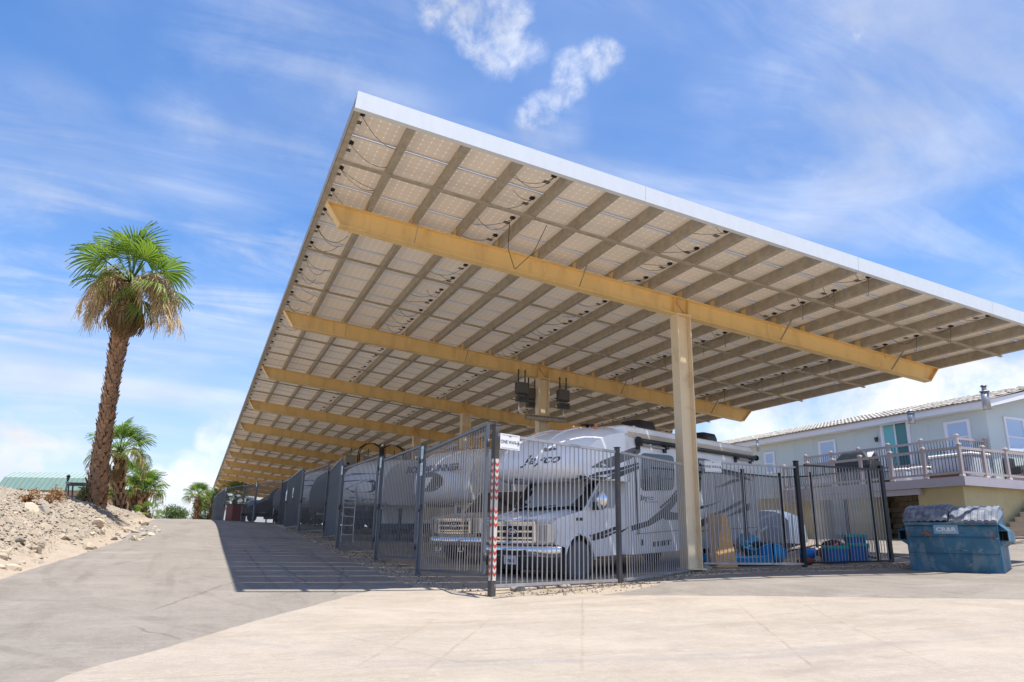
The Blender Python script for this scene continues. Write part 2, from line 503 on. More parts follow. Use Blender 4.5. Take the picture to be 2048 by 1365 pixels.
# ground material: dusty desert dirt with gravel
def ground_material(name, base, light, dark, gscale, gamt, bump, cell=0.0, extra=None, rough=0.95, stain=None, seams=None):
    m = bpy.data.materials.new(name); m.use_nodes = True
    nt = m.node_tree; N = nt.nodes.new; L = nt.links.new
    bs = nt.nodes['Principled BSDF']; bs.inputs['Roughness'].default_value = rough
    bs.inputs['Specular IOR Level'].default_value = 0.25
    tc = N('ShaderNodeTexCoord'); V = tc.outputs['Object']
    def nz(scale, det=6, rg=0.6, dist=0, vec=None):
        n = N('ShaderNodeTexNoise'); n.inputs['Scale'].default_value = scale; n.inputs['Detail'].default_value = det
        n.inputs['Roughness'].default_value = rg; n.inputs['Distortion'].default_value = dist
        L(vec or V, n.inputs['Vector']); return n.outputs[0]
    def rmp(sock, a, b, lo=0, hi=1):
        n = N('ShaderNodeMapRange'); L(sock, n.inputs[0])
        n.inputs[1].default_value = a; n.inputs[2].default_value = b; n.inputs[3].default_value = lo; n.inputs[4].default_value = hi
        return n.outputs[0]
    def mix(f, a, b):
        n = N('ShaderNodeMix'); n.data_type = 'RGBA'; L(f, n.inputs[0])
        for i, v in ((6, a), (7, b)):
            if isinstance(v, tuple): n.inputs[i].default_value = tuple(v[:3]) + (1,)
            else: L(v, n.inputs[i])
        return n.outputs[2]
    def mth(op, a, b):
        n = N('ShaderNodeMath'); n.operation = op
        for i, v in enumerate((a, b)):
            if isinstance(v, (int, float)): n.inputs[i].default_value = v
            else: L(v, n.inputs[i])
        return n.outputs[0]
    def vmap(sc, rot=0, loc=(0, 0, 0)):
        n = N('ShaderNodeMapping'); n.inputs['Scale'].default_value = sc; n.inputs['Rotation'].default_value = (0, 0, rot); n.inputs['Location'].default_value = loc
        L(V, n.inputs['Vector']); return n.outputs[0]
    c = mix(rmp(nz(.35, 4), .35, .65), base, light)
    c = mix(rmp(nz(1.7, 8, .65), .45, .72, 0, .6), c, dark)
    # fine grain
    g = nz(gscale, 3, .7)
    c = mix(rmp(g, .35, .68, 0, gamt), c, tuple(x * .62 for x in dark))
    g2 = nz(gscale * .37, 3, .7)
    c = mix(rmp(g2, .56, .74, 0, gamt), c, tuple(min(.9, x * 1.35) for x in light))
    g3 = nz(13, 6, .75)
    c = mix(rmp(g3, .50, .66, 0, gamt * .8), c, tuple(x * .70 for x in dark))
    g4 = nz(9, 7, .75, .4, vmap((1, 1, 1), 0, (3, 3, 0)))
    c = mix(rmp(g4, .54, .68, 0, gamt * .9), c, tuple(min(.9, x * 1.18) for x in light))
    if extra: c = extra(N, L, nz, rmp, mix, mth, vmap, c)
    L(c, bs.inputs['Base Color'])
    bp = N('ShaderNodeBump'); bp.inputs['Strength'].default_value = bump; bp.inputs['Distance'].default_value = .03
    L(mth('ADD', g, mth('MULTIPLY', nz(6, 5), 1.5)), bp.inputs['Height']); L(bp.outputs[0], bs.inputs['Normal'])
    return m

def line_marks(N, L, mth, rmp, nz, vmap, lines, width, wob=.08):
    """thin dark cracks along given ground lines: ((x0,y0),(x1,y1)) in metres"""
    tc = N('ShaderNodeTexCoord'); sp = N('ShaderNodeSeparateXYZ'); L(tc.outputs['Object'], sp.inputs[0])
    X, Y = sp.outputs[0], sp.outputs[1]
    wn = mth('MULTIPLY', mth('SUBTRACT', nz(1.1, 6, .65), .5), wob * 4)
    tot = None
    for (a, b) in lines:
        dx, dy = b[0] - a[0], b[1] - a[1]; ln = math.hypot(dx, dy); nx, ny = -dy / ln, dx / ln
        off = -(a[0] * nx + a[1] * ny)
        d = mth('ADD', mth('ADD', mth('MULTIPLY', X, nx), mth('MULTIPLY', Y, ny)), off)
        d = mth('ABSOLUTE', mth('ADD', d, wn), 0)
        f = rmp(d, width * .35, width, 1, 0)
        t = mth('ADD', mth('ADD', mth('MULTIPLY', X, dx / ln), mth('MULTIPLY', Y, dy / ln)), -(a[0] * dx + a[1] * dy) / ln)
        f = mth('MULTIPLY', f, mth('MULTIPLY', rmp(t, -.05, .3, 0, 1), rmp(t, ln - .3, ln + .05, 1, 0)))
        tot = f if tot is None else mth('MAXIMUM', tot, f)
    return tot

def xy(px, py):
    p = gpt(px, py); return (p.x, p.y)

def asphalt_extra(N, L, nz, rmp, mix, mth, vmap, c):
    # long wear streaks and old crack repairs
    st = nz(1.0, 5, .6, .6, vmap((1.6, .22, 1), R(6)))
    c = mix(rmp(st, .52, .70, 0, .45), c, (.155, .135, .115))
    st2 = nz(1.0, 5, .6, .4, vmap((.5, 1.4, 1), R(35)))
    c = mix(rmp(st2, .55, .68, 0, .35), c, (.36, .325, .29))
    bl = nz(.9, 9, .7, .5)
    c = mix(rmp(bl, .55, .66, 0, .38), c, (.16, .135, .11))
    du = nz(.5, 9, .68, .8, vmap((1, 1, 1), 0, (7, 3, 0)))
    c = mix(rmp(du, .52, .66, 0, .5), c, (.325, .285, .235))
    arcs = None
    tcn = N('ShaderNodeTexCoord'); spn = N('ShaderNodeSeparateXYZ'); L(tcn.outputs['Object'], spn.inputs[0])
    for (cx, cy_, rad, w) in ((9.5, 14.5, 9.6, .11), (9.5, 14.5, 11.1, .12), (-9, 2, 9.5, .10), (12, 17, 14.4, .10)):
        dx = mth('SUBTRACT', spn.outputs[0], cx); dy = mth('SUBTRACT', spn.outputs[1], cy_)
        q = mth('SQRT', mth('ADD', mth('MULTIPLY', dx, dx), mth('MULTIPLY', dy, dy)), 0)
        f = rmp(mth('ABSOLUTE', mth('SUBTRACT', q, rad), 0), w * .5, w, 1, 0)
        arcs = f if arcs is None else mth('MAXIMUM', arcs, f)
    c = mix(mth('MULTIPLY', arcs, rmp(nz(1.3, 6, .7), .42, .68, 0, .42)), c, (.135, .115, .10))
    ln = line_marks(N, L, mth, rmp, nz, vmap, [(xy(262, 1255), xy(368, 1287)), (xy(470, 1165), xy(300, 1225)), (xy(620, 1175), xy(560, 1130)), (xy(668, 1195), xy(690, 1135)), (xy(540, 1165), xy(490, 1100)), (xy(700, 1160), xy(620, 1105)), (xy(1400, 1150), xy(1750, 1135))], .035, .10)
    return mix(mth('MULTIPLY', ln, .45), c, (.10, .085, .075))
def concrete_extra(N, L, nz, rmp, mix, mth, vmap, c):
    st = nz(1.0, 6, .6, .3, vmap((.25, 1.6, 1), R(-12)))
    c = mix(rmp(st, .54, .70, 0, .42), c, (.24, .195, .15))
    st2 = nz(1.0, 6, .65, .3, vmap((.35, 1.2, 1), R(-9), (4, 1, 0)))
    c = mix(rmp(st2, .55, .72, 0, .5), c, (.45, .39, .315))
    cracks = [(xy(1165, 1200), xy(1165, 1352)), (xy(1475, 1212), xy(1640, 1352)), (xy(1590, 1205), xy(1900, 1350)), (xy(985, 1240), xy(850, 1352)), (xy(880, 1240), xy(700, 1350)), (xy(640, 1268), xy(1000, 1352))]
    ln = line_marks(N, L, mth, rmp, nz, vmap, cracks, .022, .018)
    c = mix(mth('MULTIPLY', ln, rmp(nz(3.2, 6, .7), .40, .62, .05, .55)), c, (.24, .185, .125))
    tr = line_marks(N, L, mth, rmp, nz, vmap, [(xy(700, 1332), xy(1600, 1322)), (xy(1500, 1326), xy(2040, 1268)), (xy(820, 1345), xy(1700, 1300)), (xy(430, 1285), xy(700, 1320))], .10, .05)
    c = mix(mth('MULTIPLY', tr, .22), c, (.22, .22, .25))
    du = nz(.7, 9, .7, .6, vmap((1, 1, 1), 0, (2, 9, 0)))
    c = mix(rmp(du, .50, .66, 0, .55), c, (.455, .385, .305))
    dk = nz(1.4, 9, .72, .4, vmap((.5, 1.5, 1), R(-8), (5, 5, 0)))
    c = mix(rmp(dk, .56, .70, 0, .40), c, (.25, .215, .18))
    # faint broom and joint lines running away from the road
    sp_ = N('ShaderNodeTexCoord'); s2 = N('ShaderNodeSeparateXYZ'); L(sp_.outputs['Object'], s2.inputs[0])
    fr = mth('FRACT', mth('DIVIDE', mth('ADD', s2.outputs[1], 50), 2.6), 0)
    jt = rmp(mth('ABSOLUTE', mth('SUBTRACT', fr, .5), 0), .0, .006, .45, 0)
    c = mix(jt, c, (.22, .18, .14))
    return c

M_dirt = ground_material('dusty_dirt', (.42, .345, .26), (.48, .40, .31), (.32, .255, .185), 42, .45, .6)
M_asph = ground_material('sun_bleached_asphalt', (.275, .243, .206), (.315, .281, .24), (.213, .186, .156), 95, .50, .4, extra=asphalt_extra)
M_conc = ground_material('dusty_concrete', (.395, .337, .272), (.43, .372, .305), (.32, .268, .21), 70, .40, .4, extra=concrete_extra)

def build_ground():
    xs = axis_steps(-14, 34, .4, 3000, 1.5); ys = axis_steps(-8, 70, .4, 3000, 1.5)
    X, Y = np.meshgrid(xs, ys)
    Z = ground_h(X.ravel(), Y.ravel()).reshape(X.shape)
    far = np.clip((np.hypot(X - 8, Y - 40) - 120) / 600, 0, 1)
    Z = Z * (1 - far) + far * (ZC - 4.0)
    link('ground', np_grid('ground', X, Y, Z, M_dirt), kind='structure')
    # asphalt: the drive up the hill, then the band in front of the fences
    ysr = np.arange(-8, 64.01, .4); n = 22
    V = []; rows = []
    rr = random.Random(2)
    for y in ysr:
        xl = float(road_left(y)) + .10 * (vnoise(0, y, .9, 5) - .5) + .06 * (vnoise(0, y, .31, 6) - .5)
        xr = 3.55 + .14 * (vnoise(9, y, 1.3, 7) - .5) if y > 11.6 else 3.9
        rows.append((np.linspace(xl, xr, n), np.full(n, y)))
    X = np.array([r[0] for r in rows]); Y = np.array([r[1] for r in rows])
    Z = base_h(X.ravel(), Y.ravel()).reshape(X.shape) + .016
    link('road', np_grid('road', X, Y, Z, M_asph), kind='structure')
    # band: columns in X, far edge follows the fence
    xs = np.arange(3.9, 60.01, .4)
    edge = [(3.9, 9.9), (4.6, 10.1), (5.6, 10.5), (7.5, 11.3), (9.2, 12.4), (10.6, 13.0), (13.6, 12.95), (16.8, 12.9), (17.6, 13.6), (19.5, 17.5), (22.3, 22.0), (24, 22.5), (60, 24)]
    m = 24
    X = np.repeat(xs[:, None], m, 1)
    e = np.interp(xs, [p[0] for p in edge], [p[1] for p in edge]) + .2 * (vnoise(xs, 0, .8, 8) - .5)
    Y = np.linspace(0, 1, m)[None] * (e[:, None] + 8) - 8
    Z = base_h(X.ravel(), Y.ravel()).reshape(X.shape) + .016
    link('pavement', np_grid('pavement', X, Y, Z, M_asph), kind='structure')
    # pale concrete apron in the foreground
    bp = [gpt(130, 1362), gpt(330, 1303), gpt(549, 1237), gpt(690, 1198), gpt(751, 1184), gpt(868, 1178), gpt(985, 1198), gpt(1060, 1196), gpt(1290, 1196), gpt(1500, 1197), gpt(1780, 1201), gpt(2046, 1204)]
    bx = [p.x for p in bp]; by = [p.y for p in bp]
    # monotonic in x
    q = sorted(zip(bx, by)); bx = [a for a, b in q]; by = [b for a, b in q]
    bx = [bx[0] - 1.0, bx[0] - .35] + bx + [30, 60]; by = [-8, by[0] - 2.0] + by + [by[-1] - 2.0, by[-1] - 6]
    xs = np.concatenate([np.arange(bx[0], 16, .09), np.arange(16, 60, .5)])
    e = np.interp(xs, bx, by) + .10 * (vnoise(xs, 3, .33, 9) - .5) + .07 * (vnoise(xs, 3, .11, 10) - .5)
    m = 30
    X = np.repeat(xs[:, None], m, 1)
    tt = 1 - (1 - np.linspace(0, 1, m)) ** 1.5
    Y = tt[None] * (e[:, None] + 8) - 8
    Z = base_h(X.ravel(), Y.ravel()).reshape(X.shape) + .034
    link('concrete_apron', np_grid('concrete_apron', X, Y, Z, M_conc), kind='structure')
build_ground()
# ------------------------------------------------------------------ solar canopy
BAY = 8.0; NB = 13
Y0 = 1.757766 * BAY; X0 = 0.192239 * BAY; Z0 = 0.851885 * BAY + ZC; TH = 0.084235
WID = 18.22; YF = Y0 - 0.459939 * BAY; YE = Y0 + 12.3 * BAY
CT, ST = math.cos(TH), math.sin(TH)
def CP(v, y, h): return Vector((X0 + v * CT + h * ST, y, Z0 - v * ST + h * CT))
ROT_T = Matrix.Rotation(TH, 3, 'Y')
COLX = 10.5
PUR = lambda k: 0.95 + (k - 1) * 1.0078

def backsheet_material():
    m = bpy.data.materials.new('panel_backsheet'); m.use_nodes = True
    nt = m.node_tree; N = nt.nodes.new; L = nt.links.new
    bs = nt.nodes['Principled BSDF']; bs.inputs['Roughness'].default_value = .5
    tc = N('ShaderNodeTexCoord'); sp = N('ShaderNodeSeparateXYZ'); L(tc.outputs['Object'], sp.inputs[0])
    def mth(op, a, b=0.0):
        n = N('ShaderNodeMath'); n.operation = op
        for i, v in enumerate((a, b)):
            if isinstance(v, (int, float)): n.inputs[i].default_value = v
            else: L(v, n.inputs[i])
        return n.outputs[0]
    def line(s, p):
        f = mth('FRACT', mth('DIVIDE', mth('ADD', s, 10 * p), p))
        d = mth('MULTIPLY', mth('ABSOLUTE', mth('SUBTRACT', f, .5)), 2.0)   # 1 on the line
        return d
    a = line(sp.outputs[0], .1625); b = line(sp.outputs[1], .158)
    def st(v, lo, hi):
        n = N('ShaderNodeMapRange'); L(v, n.inputs[0]); n.inputs[1].default_value = lo; n.inputs[2].default_value = hi
        n.inputs[3].default_value = 0; n.inputs[4].default_value = 1; return n.outputs[0]
    ln = mth('MULTIPLY', mth('MAXIMUM', st(a, .95, .99), st(b, .95, .99)), .42)
    dots = mth('MULTIPLY', st(mth('ADD', a, b), 1.72, 1.82), 1.0)
    f = mth('MAXIMUM', ln, dots)
    nz = N('ShaderNodeTexNoise'); nz.inputs['Scale'].default_value = 2.5; nz.inputs['Detail'].default_value = 4
    L(tc.outputs['Object'], nz.inputs['Vector'])
    oi = N('ShaderNodeObjectInfo')
    base = N('ShaderNodeMix'); base.data_type = 'RGBA'
    base.inputs[6].default_value = (.84, .75, .64, 1); base.inputs[7].default_value = (.72, .63, .52, 1)
    L(mth('MULTIPLY', mth('ADD', nz.outputs[0], oi.outputs['Random']), .5), base.inputs[0])
    mx = N('ShaderNodeMix'); mx.data_type = 'RGBA'; L(f, mx.inputs[0]); L(base.outputs[2], mx.inputs[6]); mx.inputs[7].default_value = (.97, .95, .92, 1)
    L(mx.outputs[2], bs.inputs['Base Color'])
    # a thin laminate: cells on the sky side, white film below, translucency added throughout, stronger between the cells, to brighten the underside
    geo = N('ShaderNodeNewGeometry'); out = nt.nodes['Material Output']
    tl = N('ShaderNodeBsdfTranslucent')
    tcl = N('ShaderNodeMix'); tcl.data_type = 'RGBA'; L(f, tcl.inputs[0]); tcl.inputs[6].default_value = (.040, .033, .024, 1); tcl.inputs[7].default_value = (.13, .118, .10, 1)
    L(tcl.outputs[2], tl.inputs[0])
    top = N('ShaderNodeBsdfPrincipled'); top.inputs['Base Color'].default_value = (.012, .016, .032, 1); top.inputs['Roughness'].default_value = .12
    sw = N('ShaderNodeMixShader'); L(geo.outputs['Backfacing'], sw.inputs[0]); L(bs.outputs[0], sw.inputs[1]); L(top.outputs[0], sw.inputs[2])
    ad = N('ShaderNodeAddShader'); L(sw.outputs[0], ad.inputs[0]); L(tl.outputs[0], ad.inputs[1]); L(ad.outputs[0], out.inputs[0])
    return m
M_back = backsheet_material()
M_cells = mat('solar_cells', (.012, .016, .032), .12, 0, spec=.6)
M_sticker = mat('grey_label', (.22, .20, .18), .6)

def panel_mb(mb, c, L_, W_, sheet=0, frame=1, top=2, rot=ROT_T):
    t = .04; lip = .028
    def P(x, y, z): return rot @ Vector((x, y, z)) + Vector(c)
    x, y = L_ / 2, W_ / 2
    o = [P(-x, -y, 0), P(x, -y, 0), P(x, y, 0), P(-x, y, 0)]
    i = [P(-x + lip, -y + lip, 0), P(x - lip, -y + lip, 0), P(x - lip, y - lip, 0), P(-x + lip, y - lip, 0)]
    d = [P(-x + lip, -y + lip, .022), P(x - lip, -y + lip, .022), P(x - lip, y - lip, .022), P(-x + lip, y - lip, .022)]
    u = [P(-x, -y, t), P(x, -y, t), P(x, y, t), P(-x, y, t)]
    b = len(mb.v); mb.v.extend([tuple(p) for p in o + i + d + u])
    def F(ix, m): mb.f.append([b + k for k in ix]); mb.m.append(m); mb.s.append(False)
    for k in range(4):
        j = (k + 1) % 4
        F([k, 4 + k, 4 + j, j], frame); F([4 + k, 8 + k, 8 + j, 4 + j], frame); F([k, j, 12 + j, 12 + k], frame)
    F([11, 10, 9, 8], sheet)

def build_canopy():
    base = Vector((COLX, Y0, gz(COLX, Y0)))
    root = thing('solar_canopy', 'long tilted solar panel canopy on tan steel beams and columns over the parked vehicles', 'solar canopy', base)
    off = -base
    def put(mb, name, m, parent=root, recalc=True, **k):
        o = mb.build(name, m, parent, recalc=recalc, **k)
        if parent is root: o.location = off
        return o
    # columns
    for i in range(NB):
        y = Y0 + i * BAY; gx = gz(COLX, y) - .25
        v = (COLX - X0) / CT; ztop = CP(v, y, -.47).z
        mb = MB()
        zc = (gx + ztop) / 2; hz = ztop - gx
        mb.box((COLX - .19, y, zc), (.022, .30, hz)); mb.box((COLX + .19, y, zc), (.022, .30, hz)); mb.box((COLX, y, zc), (.354, .016, hz - .004))
        mb.box((COLX, y, ztop + .012), (.44, .34, .024)); mb.box((COLX, y, gx + .30), (.50, .44, .03))
        for s in (-1, 1):
            for k in range(5): mb.cyl((COLX + .12, y + s * .008, ztop - .10 - .11 * k), (COLX + .12, y + s * .022, ztop - .10 - .11 * k), .014, 6)
        c = put(mb, 'column', M_colm)
    # beams
    for i in range(NB):
        y = Y0 + i * BAY; D = .45
        mb = MB()
        A, B = .12, WID - .10
        a2, b2 = A + .34, B - .34
        mb.prism([CP(A, y - .007, -.02), CP(B, y - .007, -.02), CP(b2, y - .007, -D), CP(a2, y - .007, -D)], (0, .014, 0))
        up = CP(0, 0, 1) - CP(0, 0, 0)
        mb.bar(CP(A - .02, y, -.010), CP(B + .02, y, -.010), .24, .02, up)
        mb.bar(CP(a2 - .01, y, -D - .008), CP(b2 + .01, y, -D - .008), .24, .022, up)
        for (p, q) in ((A, a2), (B, b2)):
            mb.bar(CP(p, y, -.021), CP(q, y, -D + .004), .236, .02, up)
        bm_ = put(mb, 'beam', M_beam)
        vc = (COLX - X0) / CT
        mb = MB()
        for s in (-1, 1):
            for dv in (-.20, .20):
                mb.bar(CP(vc + dv, y + s * .062, -.024), CP(vc + dv, y + s * .062, -D + .006), .012, .105, (0, 1, 0))
            mb.bar(CP(vc - .19, y + s * .05, -.03), CP(vc + .19, y + s * .05, -D + .01), .014, .08, (0, 1, 0))
        st = mb.build('stiffener', M_beam, bm_)
        for k in (2, 6, 12, 16):
            v = PUR(k) + .05; mb = MB()
            mb.bar(CP(v + .05, y - .125, -D + .01), CP(v - .02, y - .62, -.0), .05, .008, (1, 0, 0))
            mb.bar(CP(v + .05, y + .125, -D + .01), CP(v - .02, y + .62, -.0), .05, .008, (1, 0, 0))
            mb.build('flange_brace', M_galv, bm_)
    # purlins: channels with the web on the left
    for k in range(19):
        v = 0.0 if k == 0 else (WID - .10 if k == 18 else PUR(k))
        t = .012; b = .10; h = .25
        prof = [(0, 0), (b, 0), (b, .03), (b - t, .03), (b - t, t), (t, t), (t, h - t), (b - .02, h - t), (b - .02, h), (0, h)]
        mb = MB()
        mb.prism([CP(v + p, YF + .03, q + .002) for p, q in prof], (0, YE - YF - .05, 0))
        put(mb, 'purlin', M_galv)
        if 0 < k < 18:                              # tan clips on the beams
            for i in range(NB):
                if i > 7: continue
                mb = MB(); mb.bar(CP(v - .012, Y0 + i * BAY, .004), CP(v - .012, Y0 + i * BAY, .19), .02, .16, (0, 1, 0))
                put(mb, 'purlin_clip', M_beam)
    # lateral channels under the purlins
    for y in [Y0 - .235 * BAY] + [Y0 + (i + f) * BAY for i in range(12) for f in (.33, .67)]:
        mb = MB(); up = CP(0, 0, 1) - CP(0, 0, 0)
        mb.bar(CP(.03, y, -.024), CP(WID + .05, y, -.024), .065, .044, up)
        put(mb, 'lateral_brace', M_galv)
    # fascia
    cuts = [-.02, 5.55, 11.0, 15.3, WID + .03]
    for a, b in zip(cuts[:-1], cuts[1:]):
        mb = MB()
        mb.prism([CP(a, YF - .006, -.02), CP(b - .006, YF - .006, -.02), CP(b - .006, YF - .006, .30), CP(a, YF - .006, .30)], (0, .012, 0))
        mb.prism([CP(a, YF + .008, -.018), CP(b - .006, YF + .008, -.018), CP(b - .006, YF + .10, -.018), CP(a, YF + .10, -.018)], (0, 0, .012))
        put(mb, 'fascia_panel', M_fascia)
    mb = MB()                                       # side trims
    mb.prism([CP(-.006, YF, .0), CP(-.006, YF, .29), CP(-.018, YF, .29), CP(-.018, YF, .0)], (0, YE - YF, 0))
    put(mb, 'edge_trim', M_galv)
    # solar panels
    MW = 2 * 1.0078; rows = int((YE - YF - .4) / 1.0)
    L_, W_ = MW - .022, .966
    proto = MB(); panel_mb(proto, (0, 0, 0), L_, W_, rot=Matrix.Identity(3))
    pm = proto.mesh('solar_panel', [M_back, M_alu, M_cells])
    jb = MB(); jb.box((0, 0, 0), (.10, .085, .03)); jb.box((.0, -.05, -.002), (.045, .04, .018)); jb.box((-.02, .30, .012), (.13, .11, .004), mi=1)
    jm = jb.mesh('junction_box', [M_black, M_sticker])
    far = MB()
    PV = lambda m: -.01 + MW * (m + .5)
    box_at = []
    for r in range(rows):
        y = YF + .26 + 1.0 * (r + .5)
        for m_ in range(9):
            v = PV(m_)
            c = CP(v, y, .253)
            left = (m_ % 2 == 0)
            if r < 33:
                o = link('solar_panel', pm, root); o.location = c - base; o.rotation_euler = (0, TH, 0)
                j = link('junction_box', jm, o); j.location = ((-L_ / 2 + .17) if left else (L_ / 2 - .15), -.22, .002)
                if r < 14: box_at.append((m_, r, v + (-L_ / 2 + .17 if left else L_ / 2 - .15), y - .22, left))
            else:
                panel_mb(far, c, L_, W_)
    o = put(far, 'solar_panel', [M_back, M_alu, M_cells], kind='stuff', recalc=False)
    # loose module cables
    rr = random.Random(5)
    def sag(p, q, d, n=7, side=0):
        out = []
        for k in range(n + 1):
            t = k / n; w = 4 * t * (1 - t)
            x = p.lerp(q, t); x.z -= d * w; x.x += side * w
            out.append(x)
        return out
    for (m_, r, v, y, left) in box_at:
        if m_ not in (0, 1, 3, 5, 7): continue
        s = 1 if left else -1
        a = CP(v, y, .22)
        mb = MB()
        reach = .80 if left else -.80
        dn = rr.uniform(.02, .22)
        mb.tube(sag(a, CP(v + reach * rr.uniform(.8, 1.05), y + rr.uniform(.3, .75), .20), dn), .0055, 4, cap=False)
        if rr.random() < .8:
            mb.tube(sag(a, CP(v + reach * rr.uniform(.4, 1.0), y + rr.uniform(-.3, .5), .21), rr.uniform(.05, .3)), .0055, 4, cap=False)
        if (m_ in (5, 7)) and rr.random() < .7:
            p2 = CP(v + .25, y + .3, .03)
            mb.tube(sag(a, p2, .22), .0055, 4, cap=False)
        put(mb, 'cable', M_cable)
    mb = MB()                                       # the long loop that hangs past the first beam
    a = CP(PUR(4) - .12, Y0 - 1.0, .22); b = CP(PUR(5) - .4, Y0 - 1.35, .2)
    mid = Vector(((a.x + b.x) / 2 - .1, Y0 - .75, a.z - .95))
    mb.tube([a, a.lerp(mid, .5) + Vector((-.10, 0, -.1)), mid + Vector((-.03, 0, .03)), mid, mid + Vector((.05, 0, .05)), b.lerp(mid, .5) + Vector((.06, 0, -.12)), b], .008, 4, cap=False)
    put(mb, 'cable', M_cable)
    return root
build_canopy()
# ------------------------------------------------------------------ fences and gates
M_post = mat('weathered_post_paint', (.11, .10, .098), .55, .2, var=.35, vscale=5, dirt=(.34, .27, .21), dscale=3.0, damt=.55, drange=(.52, .68), stretch=(1, 1, .4))
M_picket = mat('grey_picket_paint', (.42, .41, .41), .4, .4, var=.25, vscale=9, dirt=(.38, .30, .24), dscale=4, damt=.5, stretch=(1, 1, .3))
M_gatep = mat('shaded_gate_paint', (.135, .15, .17), .42, .35, var=.25, vscale=7, dirt=(.28, .235, .20), dscale=3.5, damt=.45, stretch=(1, 1, .3))  # grey gate metal, darkened and blued in its colour for shade
M_gate1 = mat('sunlit_gate_paint', (.30, .28, .265), .4, .4, var=.3, vscale=8, dirt=(.42, .30, .2), dscale=5, damt=.5)  # lighter copy of the gate colour, sunlight on the nearest gate put in
M_dkpicket = mat('black_picket_paint', (.035, .036, .04), .45, .3, var=.3, vscale=6)
M_tapew = mat('white_reflective_tape', (.70, .66, .60), .4)
M_taper = mat('red_reflective_tape', (.60, .075, .05), .5)
M_sign = mat('white_sign_face', (.80, .80, .80), .45, var=.05, vscale=6)
M_ink = mat('grey_sign_ink', (.10, .10, .105), .5)
M_plate = mat('pale_plate', (.70, .77, .74), .5)

_pick_cache = {}
def picket_mesh(h, m, w=.015):
    key = (round(h, 2), m.name, w)
    if key not in _pick_cache:
        mb = MB(); mb.box((0, 0, round(h, 2) / 2), (w, w, round(h, 2)))
        _pick_cache[key] = mb.mesh('picket', m)
    return _pick_cache[key]

def fence_panel(root, A, B, hA, hB, rail_m, pick_m, sp=.115, rail=.045, mid=False):
    """A, B: world points on the top rail; hA, hB: panel height at each end"""
    A = Vector(A); B = Vector(B); o = root.location
    inv = root.matrix_basis.inverted()
    A2 = A - Vector((0, 0, hA)); B2 = B - Vector((0, 0, hB))
    d = B - A; L = Vector((d.x, d.y, 0)).length
    for p, q in ((A, B), (A2, B2)):
        mb = MB(); mb.bar(inv @ p, inv @ q, rail, rail)
        mb.build('rail', rail_m, root)
    n = max(2, int(round(L / sp)))
    hm = min(hA, hB)
    ang = math.atan2(d.y, d.x) - root.rotation_euler.z
    h0 = round((hA + hB) / 2 - rail, 1)
    for k in range(1, n):
        t = k / n
        top = A.lerp(B, t); h = hA + (hB - hA) * t - rail
        c = link('picket', picket_mesh(h0, pick_m, .015 if pick_m is M_picket else .014), root)
        c.location = inv @ (top - Vector((0, 0, rail / 2 + h)))
        c.scale = (1, 1, h / h0)
        c.rotation_euler = (0, 0, ang)

def post_mb(p, ztop, zbot, w=.08, cap=True):
    mb = MB()
    mb.box((p.x, p.y, (ztop + zbot) / 2), (w, w, ztop - zbot), bev=.008)
    if cap: mb.box((p.x, p.y, ztop + .012), (w + .012, w + .012, .022))
    return mb
def add_post(root, p, ztop, zbot, w=.08, m=None, rot=0.0):
    o = root.location; mb = MB()
    mb.box((0, 0, (ztop - zbot) / 2), (w, w, ztop - zbot), bev=.008)
    mb.box((0, 0, ztop - zbot + .011), (w + .012, w + .012, .02))
    x = mb.build('post', m or M_post, root)
    x.location = Vector((p.x, p.y, zbot)) - o; x.rotation_euler = (0, 0, rot)
    return x

def P3(px, yt, yb, H=2.44):
    d = F_PX * H / (yb - yt)
    d *= 1.0
    top = at(px, yt, d); bot = at(px, yb, d)
    return top, (top.z - bot.z)

def one_way_sign(A, B, z_off, along, w, h, label, over_root):
    """flat sign wired to a fence top rail; A->B is the rail"""
    d = (B - A).normalized(); p = A + d * along
    n = Vector((d.y, -d.x, 0)).normalized()
    if n.dot(Vector((0, 0, ZC)) - p) < 0: n = -n
    t = thing('one_way_sign', label, 'sign', p + n * .035 + Vector((0, 0, z_off)))
    up = Vector((0, 0, 1))
    mb = MB()
    R3 = Matrix((d, n, up)).transposed()
    mb.box((0, 0, 0), (w, .004, h), R3)
    mb.build('sign_board', M_sign, t)
    xd = d if d.cross(up).dot(n) > 0 else -d
    put_text(text_mesh('ONE WAY', h * .31, .001, sx=.95, offset=.001), M_ink, 'lettering', t, n * .0045 + up * (-h * .03) - xd * w * .09, xd, up)
    mb = MB()                                       # arrow
    c = n * .0045 + xd * w * .375 + up * (-h * .05)
    mb.bar(c - xd * .045, c + xd * .042, .002, .014, up)
    for s in (-1, 1): mb.bar(c + xd * .045, c + xd * .008 + up * s * .04, .002, .014, up)
    mb.build('arrow', M_ink, t)
    mb = MB()
    mb.bar(n * .0045 - xd * w * .06 + up * h * .36, n * .0045 + xd * w * .06 + up * h * .36, .002, .012, up)
    for s in (-.42, .42):
        mb.bar(n * .0045 - xd * w * .44 + up * h * s, n * .0045 + xd * w * .44 + up * h * s, .001, .004, up)
    mb.build('border_line', M_ink, t)
    for s in (-.42, .42):
        for q in (-.36, .36):
            pass
    return t

